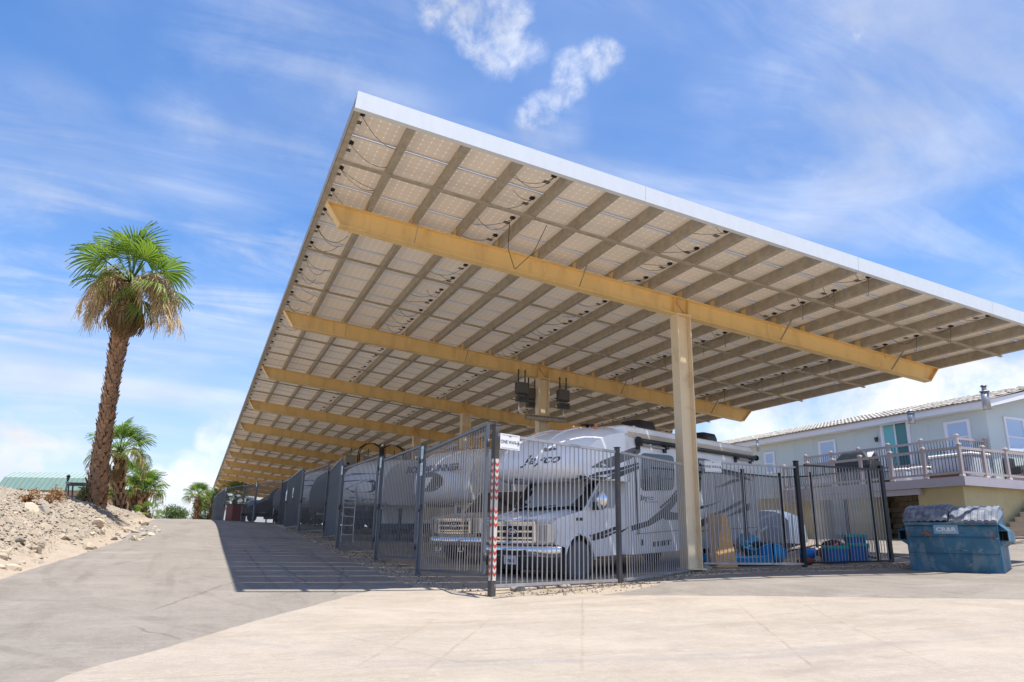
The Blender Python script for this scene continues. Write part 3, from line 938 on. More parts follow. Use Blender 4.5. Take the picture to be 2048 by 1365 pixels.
def build_fences():
    # ---- front fence, lit by the sun: corner post, post, then the canopy column
    A, hA = P3(998, 870, 1168); B, hB = P3(1229, 904, 1158)
    gate_post = Vector(at(988, 1000, F_PX * 2.44 / 298)); gate_post.z = gz(gate_post.x, gate_post.y)
    root = thing('metal_fence', 'grey metal picket fence with a chevron taped corner post, in front of the motorhome', 'fence', (A.x, A.y, gz(A.x, A.y)))
    fence_panel(root, A, B, hA, hB, M_picket, M_picket)
    ang = math.atan2((B - A).y, (B - A).x)
    cp = add_post(root, gate_post, A.z + .20, gate_post.z - .15, .10, M_post, ang)
    # chevron tape strips on the two visible faces of the corner post
    d = (B - A); d.z = 0; d.normalize(); n = Vector((d.y, -d.x, 0)); n = n if n.y < 0 else -n
    zb = gate_post.z + .27 - root.location.z; zt = zb + 1.92
    for f, sd in ((n, d), (-d, n)):
        mb = MB(); mr = MB()
        if True:
            c0 = Vector((gate_post.x, gate_post.y, root.location.z)) - root.location + f * .0525
            hw = .036 if f is n else .024
            mb.bar(c0 + Vector((0, 0, zb)), c0 + Vector((0, 0, zt)), hw * 2, .003, f)
            z = zb + .06; k = 0
            while z < zt - .1:
                if k not in (6, 10):
                    c = c0 + f * .0035
                    mr.poly([c + sd * hw + Vector((0, 0, z + .035)), c + Vector((0, 0, z)), c - sd * hw + Vector((0, 0, z + .035)), c - sd * hw + Vector((0, 0, z + .085)), c + Vector((0, 0, z + .05)), c + sd * hw + Vector((0, 0, z + .085))])
                z += .108; k += 1
        inv = Matrix.Translation(-cp.location) ; iv = Matrix.Rotation(-ang, 4, 'Z') @ inv
        for q, m_, nm in ((mb, M_tapew, 'reflective_tape'), (mr, M_taper, 'chevron')):
            if nm == 'chevron':
                for f6 in q.f:
                    one = MB(); one.poly([q.v[i] for i in f6]); o = one.build(nm, m_, cp, recalc=False); o.data.transform(iv)
                continue
            o = q.build(nm, m_, cp)
            o.data.transform(iv)
    p = at(1236.5, 1025, F_PX * 2.44 / 253); p.z = gz(p.x, p.y)
    add_post(root, p, B.z + .12, p.z - .15, .085, M_post, ang)
    A2, h2 = P3(1244, 906, 1157); B2, hB2 = P3(1366, 930, 1139.5)
    fence_panel(root, A2, B2, h2, hB2, M_picket, M_picket)
    one_way_sign(A, B, -.10, .22, .44, .25, 'white one way sign wired to the fence beside the chevron taped post', root)
    # ---- fence right of the column
    A, hA = P3(1397, 924, 1126); B, hB = P3(1590, 935, 1127)
    root = thing('metal_fence', 'grey picket fence right of the big column, in front of the kayaks and tubs', 'fence', (A.x, A.y, gz(A.x, A.y)))
    fence_panel(root, A, B, hA, hB, M_picket, M_picket)
    one_way_sign(A, B, -.10, .38, .47, .27, 'white one way sign wired to the fence just right of the big column', root)
    ang = math.atan2((B - A).y, (B - A).x)
    p = at(1600, 1025, F_PX * 2.44 / 193); zb = gz(p.x, p.y)
    add_post(root, p, B.z + .17, zb - .15, .10, M_dkpicket, ang)
    A2, h2 = P3(1608, 931, 1125); B2, hB2 = P3(1762, 940, 1121)
    fence_panel(root, A2, B2, h2, hB2, M_dkpicket, M_picket)
    p = at(1771, 1025, F_PX * 2.44 / 181); zb = gz(p.x, p.y)
    add_post(root, p, B2.z + .12, zb - .15, .11, M_dkpicket, ang)
    endp = p
    # ---- divider along the motorhome, then the back fence of the corner
    A, hA = P3(1398, 924, 1124); 
    q1 = at(1489, 1010, 20.3); q2 = at(1564, 1010, 23.3); q3 = at(1627, 1010, 25.2)
    root = thing('metal_fence', 'black post divider fence running back along the side of the motorhome', 'fence', (q1.x, q1.y, gz(q1.x, q1.y)))
    pts = [Vector((A.x + .1, A.y + .1, 0)), q1, q2, q3]
    for p in pts: p.z = gz(p.x, p.y) + 2.44
    for a, b in zip(pts[:-1], pts[1:]):
        fence_panel(root, a, b, 2.36, 2.36, M_dkpicket, M_picket, sp=.125)
    for p in pts[1:]: add_post(root, p, p.z + .12, p.z - 2.6, .085, M_dkpicket, .47)
    e = Vector((endp.x - .15, endp.y + .25, 0)); e.z = gz(e.x, e.y) + 2.44
    root = thing('metal_fence', 'back fence behind the blue tubs, meeting the last dark post near the dumpster', 'fence', (e.x, e.y, e.z - 2.44))
    fence_panel(root, e, pts[3], 2.36, 2.36, M_dkpicket, M_picket, sp=.125)
    add_post(root, e, e.z + .1, e.z - 2.6, .085, M_dkpicket, .47)
    # ---- the row of stall gates up the hill
    gates = [((976, 849, 1144), (850, 904, 1139)), ((841, 893, 1116), (766, 922, 1113)), ((758, 914, 1098), (688, 938, 1098)), ((685, 917, 1072), (659.5, 943, 1075)),
             ((658, 929, 1061), (609, 947, 1065)), ((607, 937, 1053), (579, 959, 1056)), ((577.5, 960, 1051), (566.5, 965, 1051)), ((565, 961, 1049.7), (515.5, 967.5, 1049.7)),
             ((513, 966.5, 1048), (490.5, 973, 1050)), ((490, 971, 1047), (454, 977, 1049)), ((453, 976.5, 1048), (436, 988, 1049)), ((435, 989, 1049), (428, 999, 1049))]
    desc = ['sunlit grey gate nearest the chevron post, the silver pickup showing behind it', 'blue grey gate in front of the white trailer with the dark oval',
            'blue grey gate with white trailer and ladder behind, third from the chevron post', 'narrow looking dark gate standing higher than its lower neighbour, fourth along the drive',
            'wide dark gate in front of the grey covered camper', 'dark gate just uphill of the grey covered camper', 'narrow slanted gate squeezed beside the black tarp gate',
            'wide gate in front of the black tarped boat', 'narrow gate uphill of the black tarped boat', 'wide gate with the far palm seen through it', 'narrow dark gate near the hill crest, below the canopy corner', 'smallest and farthest dark gate at the crest of the drive']
    M_list = [M_gatep] * 12
    for gi, ((xr, tr, br), (xl, tl, bl)) in enumerate(gates):
        A, hA = P3(xr, tr, br); B, hB = P3(xl, tl, bl)
        if gi > 5:                                   # keep the far panels about one stall wide
            pass
        g = gz(A.x, A.y)
        root = thing('stall_gate', desc[gi], 'gate', (A.x, A.y, g), group='stall gates along the drive')
        hm = (hA + hB) / 2
        L = (Vector((A.x, A.y)) - Vector((B.x, B.y))).length
        fence_panel(root, A, B, hA, hB, M_gatep, M_gate1 if gi == 0 else M_gatep, sp=.122 if gi < 6 else .14)
        ang = math.atan2((B - A).y, (B - A).x)
        for q, h in ((A, hA), (B, hB)):              # end stiles
            mb = MB(); mb.bar(q - root.location - Vector((0, 0, h)), q - root.location, .05, .05, (1, 0, 0))
            mb.build('stile', M_gatep, root)
        # latch post, planted beside the gate
        d = (B - A); d.z = 0; d.normalize()
        pp = B + d * .07
        pz = gz(pp.x, pp.y)
        if pz < pp.z - .5:
            add_post(root, pp, max(pp.z + .10, A.z if False else pp.z + .10), min(pz, pp.z - h) - .1, .085, M_gatep, ang)
        mb = MB()
        m0 = A.lerp(B, .985) - root.location - Vector((0, 0, hm * .48)); n = Vector((d.y, -d.x, 0)); n = n if n.x < 0 else -n
        mb.box(m0 + n * .05, (.10, .05, .10), Matrix.Rotation(ang, 3, 'Z')); mb.box(m0 + n * .085 - Vector((0, 0, .07)), (.05, .03, .06), Matrix.Rotation(ang, 3, 'Z'))
        mb.build('latch', M_dkgrey, root)
        mb = MB(); m1 = A - root.location
        for z in (.25, hm - .3): mb.cyl(m1 - Vector((0, 0, z)) - d * .04, m1 - Vector((0, 0, z + .12)) - d * .04, .025, 8)
        mb.build('hinge', M_dkgrey, root)
        if gi in (0, 1, 2, 3, 7, 9):                 # small number plates on the stile
            for k, (zz, ch) in enumerate(((.02, '1'), (.36, '2')) if gi == 0 else ((.05, str(gi + 2)),)):
                mb = MB(); c = B - root.location + d * .02 + n * .05 - Vector((0, 0, zz + .0))
                R3 = Matrix.Rotation(ang, 3, 'Z')
                mb.box(c, (.15, .006, .26), R3)
                pl = mb.build('number_plate', M_plate, root)
                xd = d if d.cross(Vector((0, 0, 1))).dot(n) > 0 else -d
                mk = MB()
                for s in range(3): mk.bar(c + n * .006 + xd * -.03 + Vector((0, 0, .06 - .05 * s)), c + n * .006 + xd * .03 + Vector((0, 0, .06 - .05 * s)), .002, .012, (0, 0, 1))
                mk.build('print', M_ink, pl)
build_fences()
# ------------------------------------------------------------------ vehicles
from mathutils.bvhtree import BVHTree
M_rvw = mat('rv_white_gelcoat', (.88, .88, .89), .22, 0, var=.03, vscale=.8, coat=.4, dirt=(.55, .52, .47), dscale=.9, damt=.25)
M_rvc = mat('rv_cream_edge', (.64, .54, .40), .4, 0, var=.05)
M_dgrey = mat('charcoal_decal', (.045, .045, .055), .35)
M_mgrey = mat('mid_grey_decal', (.13, .128, .135), .35)
M_navy = mat('navy_decal', (.018, .022, .045), .35)
M_cover = mat('silver_cover_fabric', (.42, .43, .45), .7, 0, var=.15, vscale=3, bump=.5, bscale=7)
M_tirecov = mat('grey_tyre_cover', (.13, .135, .145), .7, 0, var=.15, vscale=4, bump=.4, bscale=9)
M_lens = mat('clear_lamp_lens', (.62, .64, .66), .1, .6)
M_amber = mat('amber_lens', (.62, .17, .02), .2)
M_redl = mat('red_lens', (.45, .02, .02), .2)
M_silver = mat('silver_truck_paint', (.40, .385, .36), .28, .5, coat=.6)
M_blueoval = mat('blue_badge', (.01, .03, .13), .3)
M_tarpb = mat('black_tarp', (.018, .022, .022), .6, 0, var=.3, vscale=3, bump=.5, bscale=5)
M_tarpg = mat('grey_camper_cover', (.17, .175, .18), .7, 0, var=.2, vscale=2, bump=.5, bscale=5)
M_dkblue = mat('dark_blue_paint', (.02, .05, .10), .3, coat=.4)
M_dkred = mat('dull_red_paint', (.30, .045, .03), .5)
M_plate_ = mat('plate_white', (.6, .6, .62), .5)

U_ANG = math.atan2(.454, .891)
def root_matrix(root): return root.matrix_basis

def px_decal(root, bvh, name, m, polys=None, me=None, off=.004, sub=2, label=None):
    """thin sticker cut along photo-pixel outlines and laid on the vehicle's surface"""
    inv = root.matrix_basis.inverted(); bm = bmesh.new()
    if polys:
        for poly in polys:
            vs = [bm.verts.new((x, y, 0)) for x, y in poly]
            bm.faces.new(vs)
        bmesh.ops.triangulate(bm, faces=bm.faces[:])
        for _ in range(sub): bmesh.ops.subdivide_edges(bm, edges=bm.edges[:], cuts=1)
    else: bm.from_mesh(me)
    o = Vector((0, 0, ZC)); bad = []
    for v in bm.verts:
        dr = (_fw + _r * ((v.co.x - 1024) / F_PX) - _u * ((v.co.y - 682.5) / F_PX)).normalized()
        hit, nrm, _, _ = bvh.ray_cast(o, dr)
        if hit is None: bad.append(v); continue
        if nrm.dot(dr) > 0: nrm = -nrm
        v.co = inv @ (hit + nrm * off)
    if bad: bmesh.ops.delete(bm, geom=bad, context='VERTS')
    mesh = bpy.data.meshes.new(name); bm.to_mesh(mesh); bm.free()
    mesh.materials.clear(); mesh.materials.append(m)
    return link(name, mesh, root, label)

def px_text(body, x, y, size, ang, shear=0.0, sx=1.0, offset=0.0, slant=0.0):
    me = text_mesh(body, size, 0.0, shear, offset, sx)
    bm = bmesh.new(); bm.from_mesh(me)
    bmesh.ops.triangulate(bm, faces=bm.faces[:])
    long_ = [e for e in bm.edges if e.calc_length() > size * .25]
    if long_: bmesh.ops.subdivide_edges(bm, edges=long_, cuts=2)
    bm.to_mesh(me); bm.free()
    c, s = math.cos(ang), math.sin(ang)
    for v in me.vertices:
        a, b = v.co.x, -v.co.y
        v.co = (x + a * c - b * s, y + a * s + b * c, 0)
    return me

def bvh_of(objs, root):
    V = []; Fs = []
    for o in objs:
        b = len(V); M = root.matrix_basis @ o.matrix_basis
        V += [M @ v.co for v in o.data.vertices]
        Fs += [[b + i for i in p.vertices] for p in o.data.polygons]
    return BVHTree.FromPolygons(V, Fs)

def wheel(root, c, r, w, ax=(0, 1, 0), cover=None, rim_m=None):
    """tyre and rim on an axle along local Y"""
    mb = MB(); n = 22; rows = []
    prof = [(-w / 2, r * .62), (-w / 2, r * .9), (-w / 2 + .03, r), (w / 2 - .03, r), (w / 2, r * .9), (w / 2, r * .62)]
    for y, rr_ in prof:
        rows.append([(c[0] + rr_ * math.cos(2 * math.pi * k / n), c[1] + y, c[2] + rr_ * math.sin(2 * math.pi * k / n)) for k in range(n)])
    mb.grid(rows, 0, True, True)
    for y in (-w / 2 + .01, w / 2 - .01):
        mb.poly([(c[0] + r * .64 * math.cos(2 * math.pi * k / n), c[1] + y, c[2] + r * .64 * math.sin(2 * math.pi * k / n)) for k in range(n)])
    wh = mb.build('wheel', M_rubber, root)
    s = -1 if c[1] < 0 else 1
    mb = MB()
    if cover is None:
        rows = [[(c[0] + q * r * math.cos(2 * math.pi * k / n), c[1] + s * y, c[2] + q * r * math.sin(2 * math.pi * k / n)) for k in range(n)] for q, y in ((.62, w / 2), (.58, w / 2 - .03), (.25, w / 2 - .05), (.2, w / 2 + .01), (.01, w / 2 + .015))]
        mb.grid(rows, 0, False, True)
        mb.build('rim', rim_m or M_steel, wh)
    else:
        R2 = r * 1.05
        rows = [[(c[0] + q * math.cos(2 * math.pi * k / n), c[1] + s * y, c[2] + q * math.sin(2 * math.pi * k / n) * (1.0)) for k in range(n)] for q, y in ((R2, -w * .3), (R2 * 1.01, w * .4), (R2 * .96, w / 2 + .025), (R2 * .6, w / 2 + .04), (.01, w / 2 + .035))]
        mb.grid(rows, 0, True, True)
        mb.build('tyre_cover', cover, wh)
    return wh

def rounded(x0, x1, z0, z1, r, n=4):
    out = []
    for cx, cz, a0 in ((x1 - r, z1 - r, 0), (x0 + r, z1 - r, 90), (x0 + r, z0 + r, 180), (x1 - r, z0 + r, 270)):
        for k in range(n + 1):
            a = R(a0 + 90 * k / n); out.append((cx + r * math.cos(a), cz + r * math.sin(a)))
    return out

def side_panel(mb, pts, y, t, mi=0):
    """outline (x,z) at side y, thickness t inward"""
    mb.prism([(x, y, z) for x, z in pts], (0, t, 0), mi)

def arc(cx, cz, r, a0, a1, n=10):
    return [(cx + r * math.cos(R(a0 + (a1 - a0) * k / n)), cz + r * math.sin(R(a0 + (a1 - a0) * k / n))) for k in range(n + 1)]

def grille_front(root, xg, z0, z1, hw, chrome_bars=3, surround=.07):
    mb = MB()
    mb.box((xg + .03, 0, (z0 + z1) / 2), (.05, hw * 2 - .1, z1 - z0 - .06))
    g = mb.build('grille', M_black, root)
    mb = MB()
    mb.box((xg - .01, 0, z1 - surround / 2), (.07, hw * 2, surround), bev=.015); mb.box((xg - .0, 0, z0 + .025), (.06, hw * 2, .05), bev=.012)
    for s in (-1, 1): mb.box((xg, s * (hw - .025), (z0 + z1) / 2), (.06, .05, z1 - z0), bev=.012); mb.box((xg - .004, s * hw * .55, (z0 + z1) / 2), (.03, .022, z1 - z0 - .1))
    mb.build('grille_surround', M_chrome, g)
    for k in range(chrome_bars):
        z = z0 + (z1 - z0) * (k + .75) / (chrome_bars + .35)
        mb = MB(); mb.box((xg - .012, 0, z), (.045, hw * 2 - .10, .042), bev=.010); mb.build('grille_bar', M_chrome, g)
    zc = z0 + (z1 - z0) * 1.75 / (chrome_bars + .35)
    mb = MB(); n = 24
    ring = lambda a, b, x: [(x, a * math.cos(2 * math.pi * k / n), zc + b * math.sin(2 * math.pi * k / n)) for k in range(n)]
    mb.grid([ring(.135, .062, xg - .03), ring(.135, .062, xg - .05), ring(.12, .05, xg - .054)], 1, True, True); mb.poly(ring(.12, .05, xg - .054), 0)
    mb.build('badge', [M_blueoval, M_chrome], g)
    put_text(text_mesh('Ford', .085, .001, .35, .002, 1.2), M_chrome, 'badge_script', g, (xg - .058, 0, zc), (0, -1, 0), (0, 0, 1))
    return g

def headlamp(root, x, y, z, w, h, s):
    mb = MB()
    pts = [(x - .0, y - s * w * .5), (x + .02, y), (x + .12, y + s * w * .38), (x + .30, y + s * w * .5)]
    rows = [[(a, b, z - h / 2) for a, b in pts], [(a, b, z + h / 2) for a, b in pts]]
    mb.grid(rows, 0, False)
    rows = [[(a + .08, b, z + q) for a, b in pts] for q in (-h / 2, h / 2)]
    mb.grid(rows, 0, False)
    hl = mb.build('headlight', M_lens, root, recalc=False)
    mb = MB()
    for k in range(4): mb.box((x - .004, y - s * w * .36 + s * w * .2 * k * .8, z), (.012, .012, h * .9))
    mb.build('reflector_rib', M_steel, hl)
    mb = MB(); mb.box((x + .185, y + s * w * .44, z + h * .10), (.17, .05, h * .26), Matrix.Rotation(-s * .5, 3, 'Z')); mb.build('turn_lamp', M_amber, hl)
    return hl

def build_motorhome():
    zg = ZC - .73
    root = thing('motorhome', 'white cab-over motorhome with dark swooshes and silver windscreen cover, behind the chevron taped post', 'motorhome', (6.0, 13.96, zg), rot=(0, -.044, U_ANG))
    W = 1.22
    # --- over-cab nose, one moulded shell
    prof = [(1.9, 2.04), (1.25, 2.04), (.72, 2.06), (.44, 2.12), (.31, 2.24), (.30, 2.38), (.38, 2.53), (.53, 2.68), (.76, 2.84), (1.06, 2.99), (1.45, 3.12), (1.9, 3.22), (2.35, 3.28), (2.8, 3.31)]
    nw = 24; rows = []
    for i, (x, z) in enumerate(prof):
        row = []
        f = max(0, 1 - max(0, x - .3) / 2.1)
        for k in range(nw + 1):
            w = -1 + 2 * k / nw
            aw = abs(w)
            dx = .62 * f * (aw ** 3.2) + (.05 * f * (1 - math.cos(w * 9)) * 0)
            dz = -.16 * (aw ** 5) * min(1, max(0, (z - 2.5) / .7))
            row.append((x + dx * (1 if z > 2.05 else .6), W * w * (1 - .03 * f * aw), z + dz + (.03 * (1 - aw * aw) if i > 6 else 0)))
        rows.append(row)
    mb = MB(); mb.grid(rows, 0, True)
    for side in (0, -1):                              # flanks
        e = [r[side] for r in rows]
        y = -W if side == 0 else W
        back = [(2.8, y, p[2]) for p in e]
        fl = [[p, (p[0] + (2.8 - p[0]) * .4, y, p[2]), q] for p, q in zip(e, back)]
        mb.grid(fl, 0, True)
    nose = mb.build('overcab_shell', M_rvw, root)
    # two raised flow ridges on the nose
    for s in (-.42, .42):
        mb = MB(); path = []
        for i in range(4, 13):
            x, z = prof[i]; w = s * (1.0 - .04 * (i - 4))
            f = max(0, 1 - max(0, x - .3) / 2.1)
            path.append((x + .62 * f * abs(w) ** 3.2 - .0, W * w, z + .034))
        mb.tube(path, [.004] + [.022] * 7 + [.004], 6)
        mb.build('flow_ridge', M_rvw, root)
    # --- coach body
    x0, x1 = 2.62, 10.25
    mb = MB()
    out = [(x0, .46), (x0, 3.30), (x1 - .25, 3.30), (x1, 3.1), (x1, .52), (8.05, .52)] + arc(7.45, .42, .50, 12, 168, 8) + [(6.85, .46)]
    mb.prism([(x, -W, z) for x, z in out], (0, 2 * W, 0))
    body = mb.build('coach_body', M_rvw, root)
    mb = MB()                                         # rounded roof edge moulding
    for y in (-W - .005, W + .005):
        rows = [[(x, y - math.copysign(.09 * (1 - math.cos(a)), y) * -.0 - math.copysign(.10, y) * (1 - math.cos(a)), 3.13 + .20 * math.sin(a)) for x in (2.75, 10.2)] for a in [R(15 * k) for k in range(7)]]
        mb.grid(rows, 0, True)
        mb.grid([[(x, y - math.copysign(.008, -y) * 0, z) for x in (2.75, 10.2)] for z in (3.06, 3.13)], 0, False)
    mb.build('roof_edge', M_rvc, root)
    mb = MB(); mb.box((6.4, 0, 3.325), (7.3, 2.2, .05)); mb.build('roof_skin', M_rvc, root)
    # --- cab: doors, fenders, hood
    yc = 1.0
    wc = (.98, .40)
    mb = MB()
    sd = [(.20, .74), (.15, 1.16), (.30, 1.26), (1.22, 1.42), (1.86, 2.06), (2.63, 2.06), (2.63, .46), (1.52, .46)] + arc(wc[0], wc[1], .52, 6, 148, 12)
    for s in (-1, 1):
        side_panel(mb, sd, s * yc, -s * .05)
        lip = arc(wc[0], wc[1], .53, 0, 165, 12)      # flared wheel lip
        mb.tube([(x, s * (yc + .015), z) for x, z in lip], .022, 6)
    cab = mb.build('cab_body', M_rvw, root)
    mb = MB(); rows = []
    for x, z, hw, cr in ((.06, 1.20, .52, .02), (.10, 1.24, .60, .03), (.30, 1.30, .86, .05), (.7, 1.37, .97, .06), (1.2, 1.43, .99, .06)):
        rows.append([(x + (.10 * abs(w) ** 3 if x < .5 else 0), hw * w if x < .3 else yc * w * (hw / .99), z - cr * abs(w) ** 2.5 + (.02 if abs(abs(w) - .55) < .08 else 0)) for w in [-1 + k / 8 for k in range(17)]])
    mb.grid(rows, 0, True)
    mb.build('hood', M_rvw, root)
    mb = MB()                                         # nose fill between lamps and hood
    rows = []
    for z in (.74, 1.0, 1.2, 1.235):
        rows.append([(.10 + .26 * abs(w) ** 4 - (.03 if z > 1.22 else 0), yc * w, z) for w in [-1 + k / 8 for k in range(17)]])
    mb.grid(rows, 0, True); mb.build('front_panel', M_rvw, root)
    mb = MB(); mb.box((1.5, 0, .9), (2.1, 1.8, .5)); mb.build('underbody', M_black, root)
    # cowl, wipers, windscreen cover
    mb = MB()
    rows = [[(1.13 + .12 * abs(w) ** 2, .97 * w, 1.425 - .03 * abs(w) ** 2) for w in [-1 + k / 6 for k in range(13)]], [(1.30 + .10 * abs(w) ** 2, .96 * w, 1.50) for w in [-1 + k / 6 for k in range(13)]]]
    mb.grid(rows, 0, True); cowl = mb.build('cowl', M_black, root, recalc=False)
    mb = MB()
    for y in (-.25, .5): mb.tube([(1.14, y, 1.45), (1.2, y - .45, 1.50)], .012, 5); mb.tube([(1.17, y - .2, 1.49), (1.22, y - .75, 1.53)], .008, 4)
    mb.build('wiper', M_black, root)
    mb = MB(); rows = []
    for i in range(9):
        t = i / 8; x = 1.21 + .56 * t; z = 1.485 + .575 * t
        row = []
        for k in range(29):
            w = -1 + 2 * k / 28
            if abs(w) < .78: row.append((x + .10 * (abs(w) / .78) ** 3 + .012 * math.sin(k * 2.1 + i), w / .78 * .95, z + .014 * math.sin(k * 1.3 + i * 1.7)))
            else:
                q = (abs(w) - .78) / .22
                row.append((x + .10 + q * (1.05 - .25 * t), math.copysign(1.012 + .01 * math.sin(5 * q + i), w), z - .03 * q * (1 - t)))
        rows.append(row)
    mb.grid(rows, 0, True); mb.build('windscreen_cover', M_cover, root, recalc=False)
    mb = MB(); mb.prism([(1.25, -.96, 1.49), (1.80, -.96, 2.04), (2.6, -.96, 2.04), (2.6, -.96, 1.44)], (0, 1.92, 0)); mb.build('cab_glass', M_glass, root)
    # grille, lamps, bumper
    grille_front(root, .05, .77, 1.20, .60)
    for s in (-1, 1): headlamp(root, .09, s * .79, .965, .36, .36, s)
    mb = MB(); rows = []
    for z, o in ((.50, .05), (.53, 0), (.66, -.02), (.72, .03)):
        rows.append([(-.05 + o + .33 * abs(w) ** 5, 1.05 * w, z) for w in [-1 + k / 10 for k in range(21)]])
    rows.append([(.15 + .20 * abs(w) ** 5, 1.03 * w, .72) for w in [-1 + k / 10 for k in range(21)]])
    mb.grid(rows, 0, True); bp = mb.build('front_bumper', M_chrome, root)
    mb = MB(); mb.box((-.055, 0, .60), (.02, .85, .12)); mb.build('bumper_slot', M_black, bp)
    mb = MB(); rows = []
    for z, o in ((.24, .16), (.30, .08), (.48, .02), (.52, .04)):
        rows.append([(-.01 + o + .30 * abs(w) ** 4, 1.0 * w, z) for w in [-1 + k / 8 for k in range(17)]])
    mb.grid(rows, 0, True); mb.build('air_dam', M_dkgrey, root)
    mb = MB(); mb.box((-.05, .0, .44), (.012, .32, .17)); lp = mb.build('licence_plate', M_plate_, root)
    put_text(text_mesh('2P3625', .085, .001, 0, .002, .9), M_navy, 'plate_number', lp, (-.0585, 0, .425), (0, -1, 0), (0, 0, 1))
    # fender vent, mirror, wheels
    mb = MB(); mb.box((1.02, -yc - .006, 1.23), (.26, .012, .06)); mb.build('fender_vent', M_dkgrey, root)
    mb = MB(); mb.tube([(1.62, -1.0, 1.50), (1.56, -1.16, 1.52), (1.55, -1.22, 1.56)], .03, 8); mb.box((1.55, -1.10, 1.50), (.12, .24, .17), bev=.02); mi = mb.build('mirror_arm', M_black, root)
    mb = MB(); rows = []
    for i in range(7):
        a = math.pi * i / 6
        rows.append([(1.50 - .11 * math.sin(a) * math.cos(b) , -1.25 + .14 * math.sin(a) * math.sin(b), 1.62 + .21 * math.cos(a)) for b in [2 * math.pi * k / 12 for k in range(12)]])
    mb.grid(rows, 0, True, True); mb.build('mirror_shell', M_chrome, mi)
    for s in (-1, 1):
        wheel(root, (wc[0], s * .88, wc[1] - .01), .39, .24, cover=M_tirecov)
        wheel(root, (7.45, s * .95, .40), .39, .28)
    # --- roof kit
    for x in (5.35, 9.25):
        mb = MB(); rows = []
        for z, q in ((3.34, 1.0), (3.62, .97), (3.76, .86), (3.79, .55)):
            rows.append([(x + a * .47 * q + .0, b * .36 * q, z) for a, b in rounded(-1, 1, -1, 1, .35)])
        mb.grid(rows, 0, True, True); mb.poly(rows[-1]); mb.build('roof_air_conditioner', M_black, root)
    mb = MB(); mb.cyl((3.3, .25, 3.3), (3.3, .25, 3.5), .035, 8); mb.cyl((3.3, .25, 3.5), (3.3, .25, 3.53), .19, 16, r2=.15); mb.build('roof_antenna', M_black, root)
    mb = MB(); mb.prism([(4.2, .1, 3.34), (4.2, -.5, 3.34), (4.3, -.5, 3.52), (4.9, -.5, 3.42), (5.0, -.5, 3.34), (5.0, .1, 3.34)][1:5], (0, .5, 0)); mb.build('roof_vent', M_rvc, root)
    for y in (.85, .42, .1, -.25, -.85):
        mb = MB(); mb.box((1.98, y, 3.29 - .1 * abs(y) ** 4), (.11, .07, .06), bev=.015); mb.build('marker_lamp', M_amber, root)
    # awning tube with arms along the slide-out
    mb = MB(); mb.cyl((3.05, -W - .10, 3.0), (10.15, -W - .10, 3.0), .055, 10); aw = mb.build('awning_tube', M_dkgrey, root)
    for x in (3.05, 10.15):
        mb = MB(); mb.cyl((x - .03, -W - .10, 3.0), (x + .03, -W - .10, 3.0), .085, 12); mb.build('awning_cap', M_black, aw)
    for x in (3.15, 4.45, 8.75, 9.85):
        mb = MB(); mb.box((x, -W - .05, 2.93), (.16, .12, .10)); mb.box((x, -W - .02, 2.86), (.13, .05, .12)); mb.build('awning_bracket', M_black, aw)
    for a, b in ((3.1, 4.5), (8.7, 10.0)):
        mb = MB(); mb.bar((a, -W - .07, 2.90), (b, -W - .07, 2.90), .03, .04); mb.build('awning_arm', M_steel, aw)
    # --- stickers, windows and lettering
    bvh = bvh_of([nose, body], root)
    bpoly = lambda x0, x1, y0l, y1l, y0r, y1r, r=.12, n=5: [(x0 + (x1 - x0) * a, (y0l + (y0r - y0l) * a) * (1 - b) + (y1l + (y1r - y1l) * a) * b) for a, b in rounded(0, 1, 0, 1, r, n)]
    dec = lambda name, m, polys, off=.004, sub=2, label=None: px_decal(root, bvh, name, m, polys, None, off, sub, label)
    dec('window', M_glass, [bpoly(1281, 1347, 906, 982, 912, 981)], .012, 2)
    dec('window', M_glass, [bpoly(1358, 1402, 918, 985, 922, 985)], .012, 2)
    dec('slide_seal', M_black, [[(1266.5, 903), (1268.5, 903), (1278, 1069), (1275, 1069)]], .02)
    dec('decal', M_mgrey, [[(1180, 936), (1205, 921), (1230, 911), (1262, 897), (1280, 893), (1281, 905), (1262, 918), (1240, 927), (1222, 936)]], .003, 3)
    dec('decal', M_navy, [[(1112, 959), (1160, 951), (1200, 944), (1232, 938), (1278, 925), (1279, 929), (1232, 945), (1200, 951), (1165, 957)]], .004, 3)
    dec('decal', M_dgrey, [[(1130, 960), (1180, 955), (1232, 946), (1279, 931), (1279, 938), (1255, 948), (1232, 958), (1205, 962), (1170, 963)]], .004, 3)
    dec('decal', M_navy, [[(992, 953), (1030, 957), (1048, 959), (1030, 961), (992, 963)]], .004, 2)
    # the long swoosh rising from the fender across the side
    dec('decal', M_dgrey, [[(1222, 1072), (1262, 1052), (1295, 1042), (1322, 1020), (1340, 1003), (1358, 980), (1364, 988), (1348, 1012), (1330, 1034), (1300, 1052), (1265, 1062), (1232, 1074)]], .004, 3)
    dec('decal', M_navy, [[(1318, 1015), (1340, 996), (1358, 973), (1359, 976), (1342, 1000), (1321, 1018)]], .006, 2)
    dec('decal', M_dgrey, [[(1318, 1030), (1330, 1022), (1352, 1026), (1400, 1028), (1400, 1042), (1360, 1040), (1330, 1040)]], .004, 2)
    dec('decal', M_navy, [[(1395, 1014), (1425, 1008), (1448, 999), (1425, 1011), (1395, 1021)]], .004, 2)
    dec('decal', M_navy, [[(1420, 1030), (1450, 1018), (1490, 996), (1520, 984), (1522, 987), (1492, 1003), (1452, 1024), (1425, 1032)]], .004, 2)
    dec('decal', M_dgrey, [[(1448, 1036), (1475, 1021), (1500, 1005), (1519, 997), (1520, 1016), (1500, 1020), (1475, 1028)]], .005, 2)
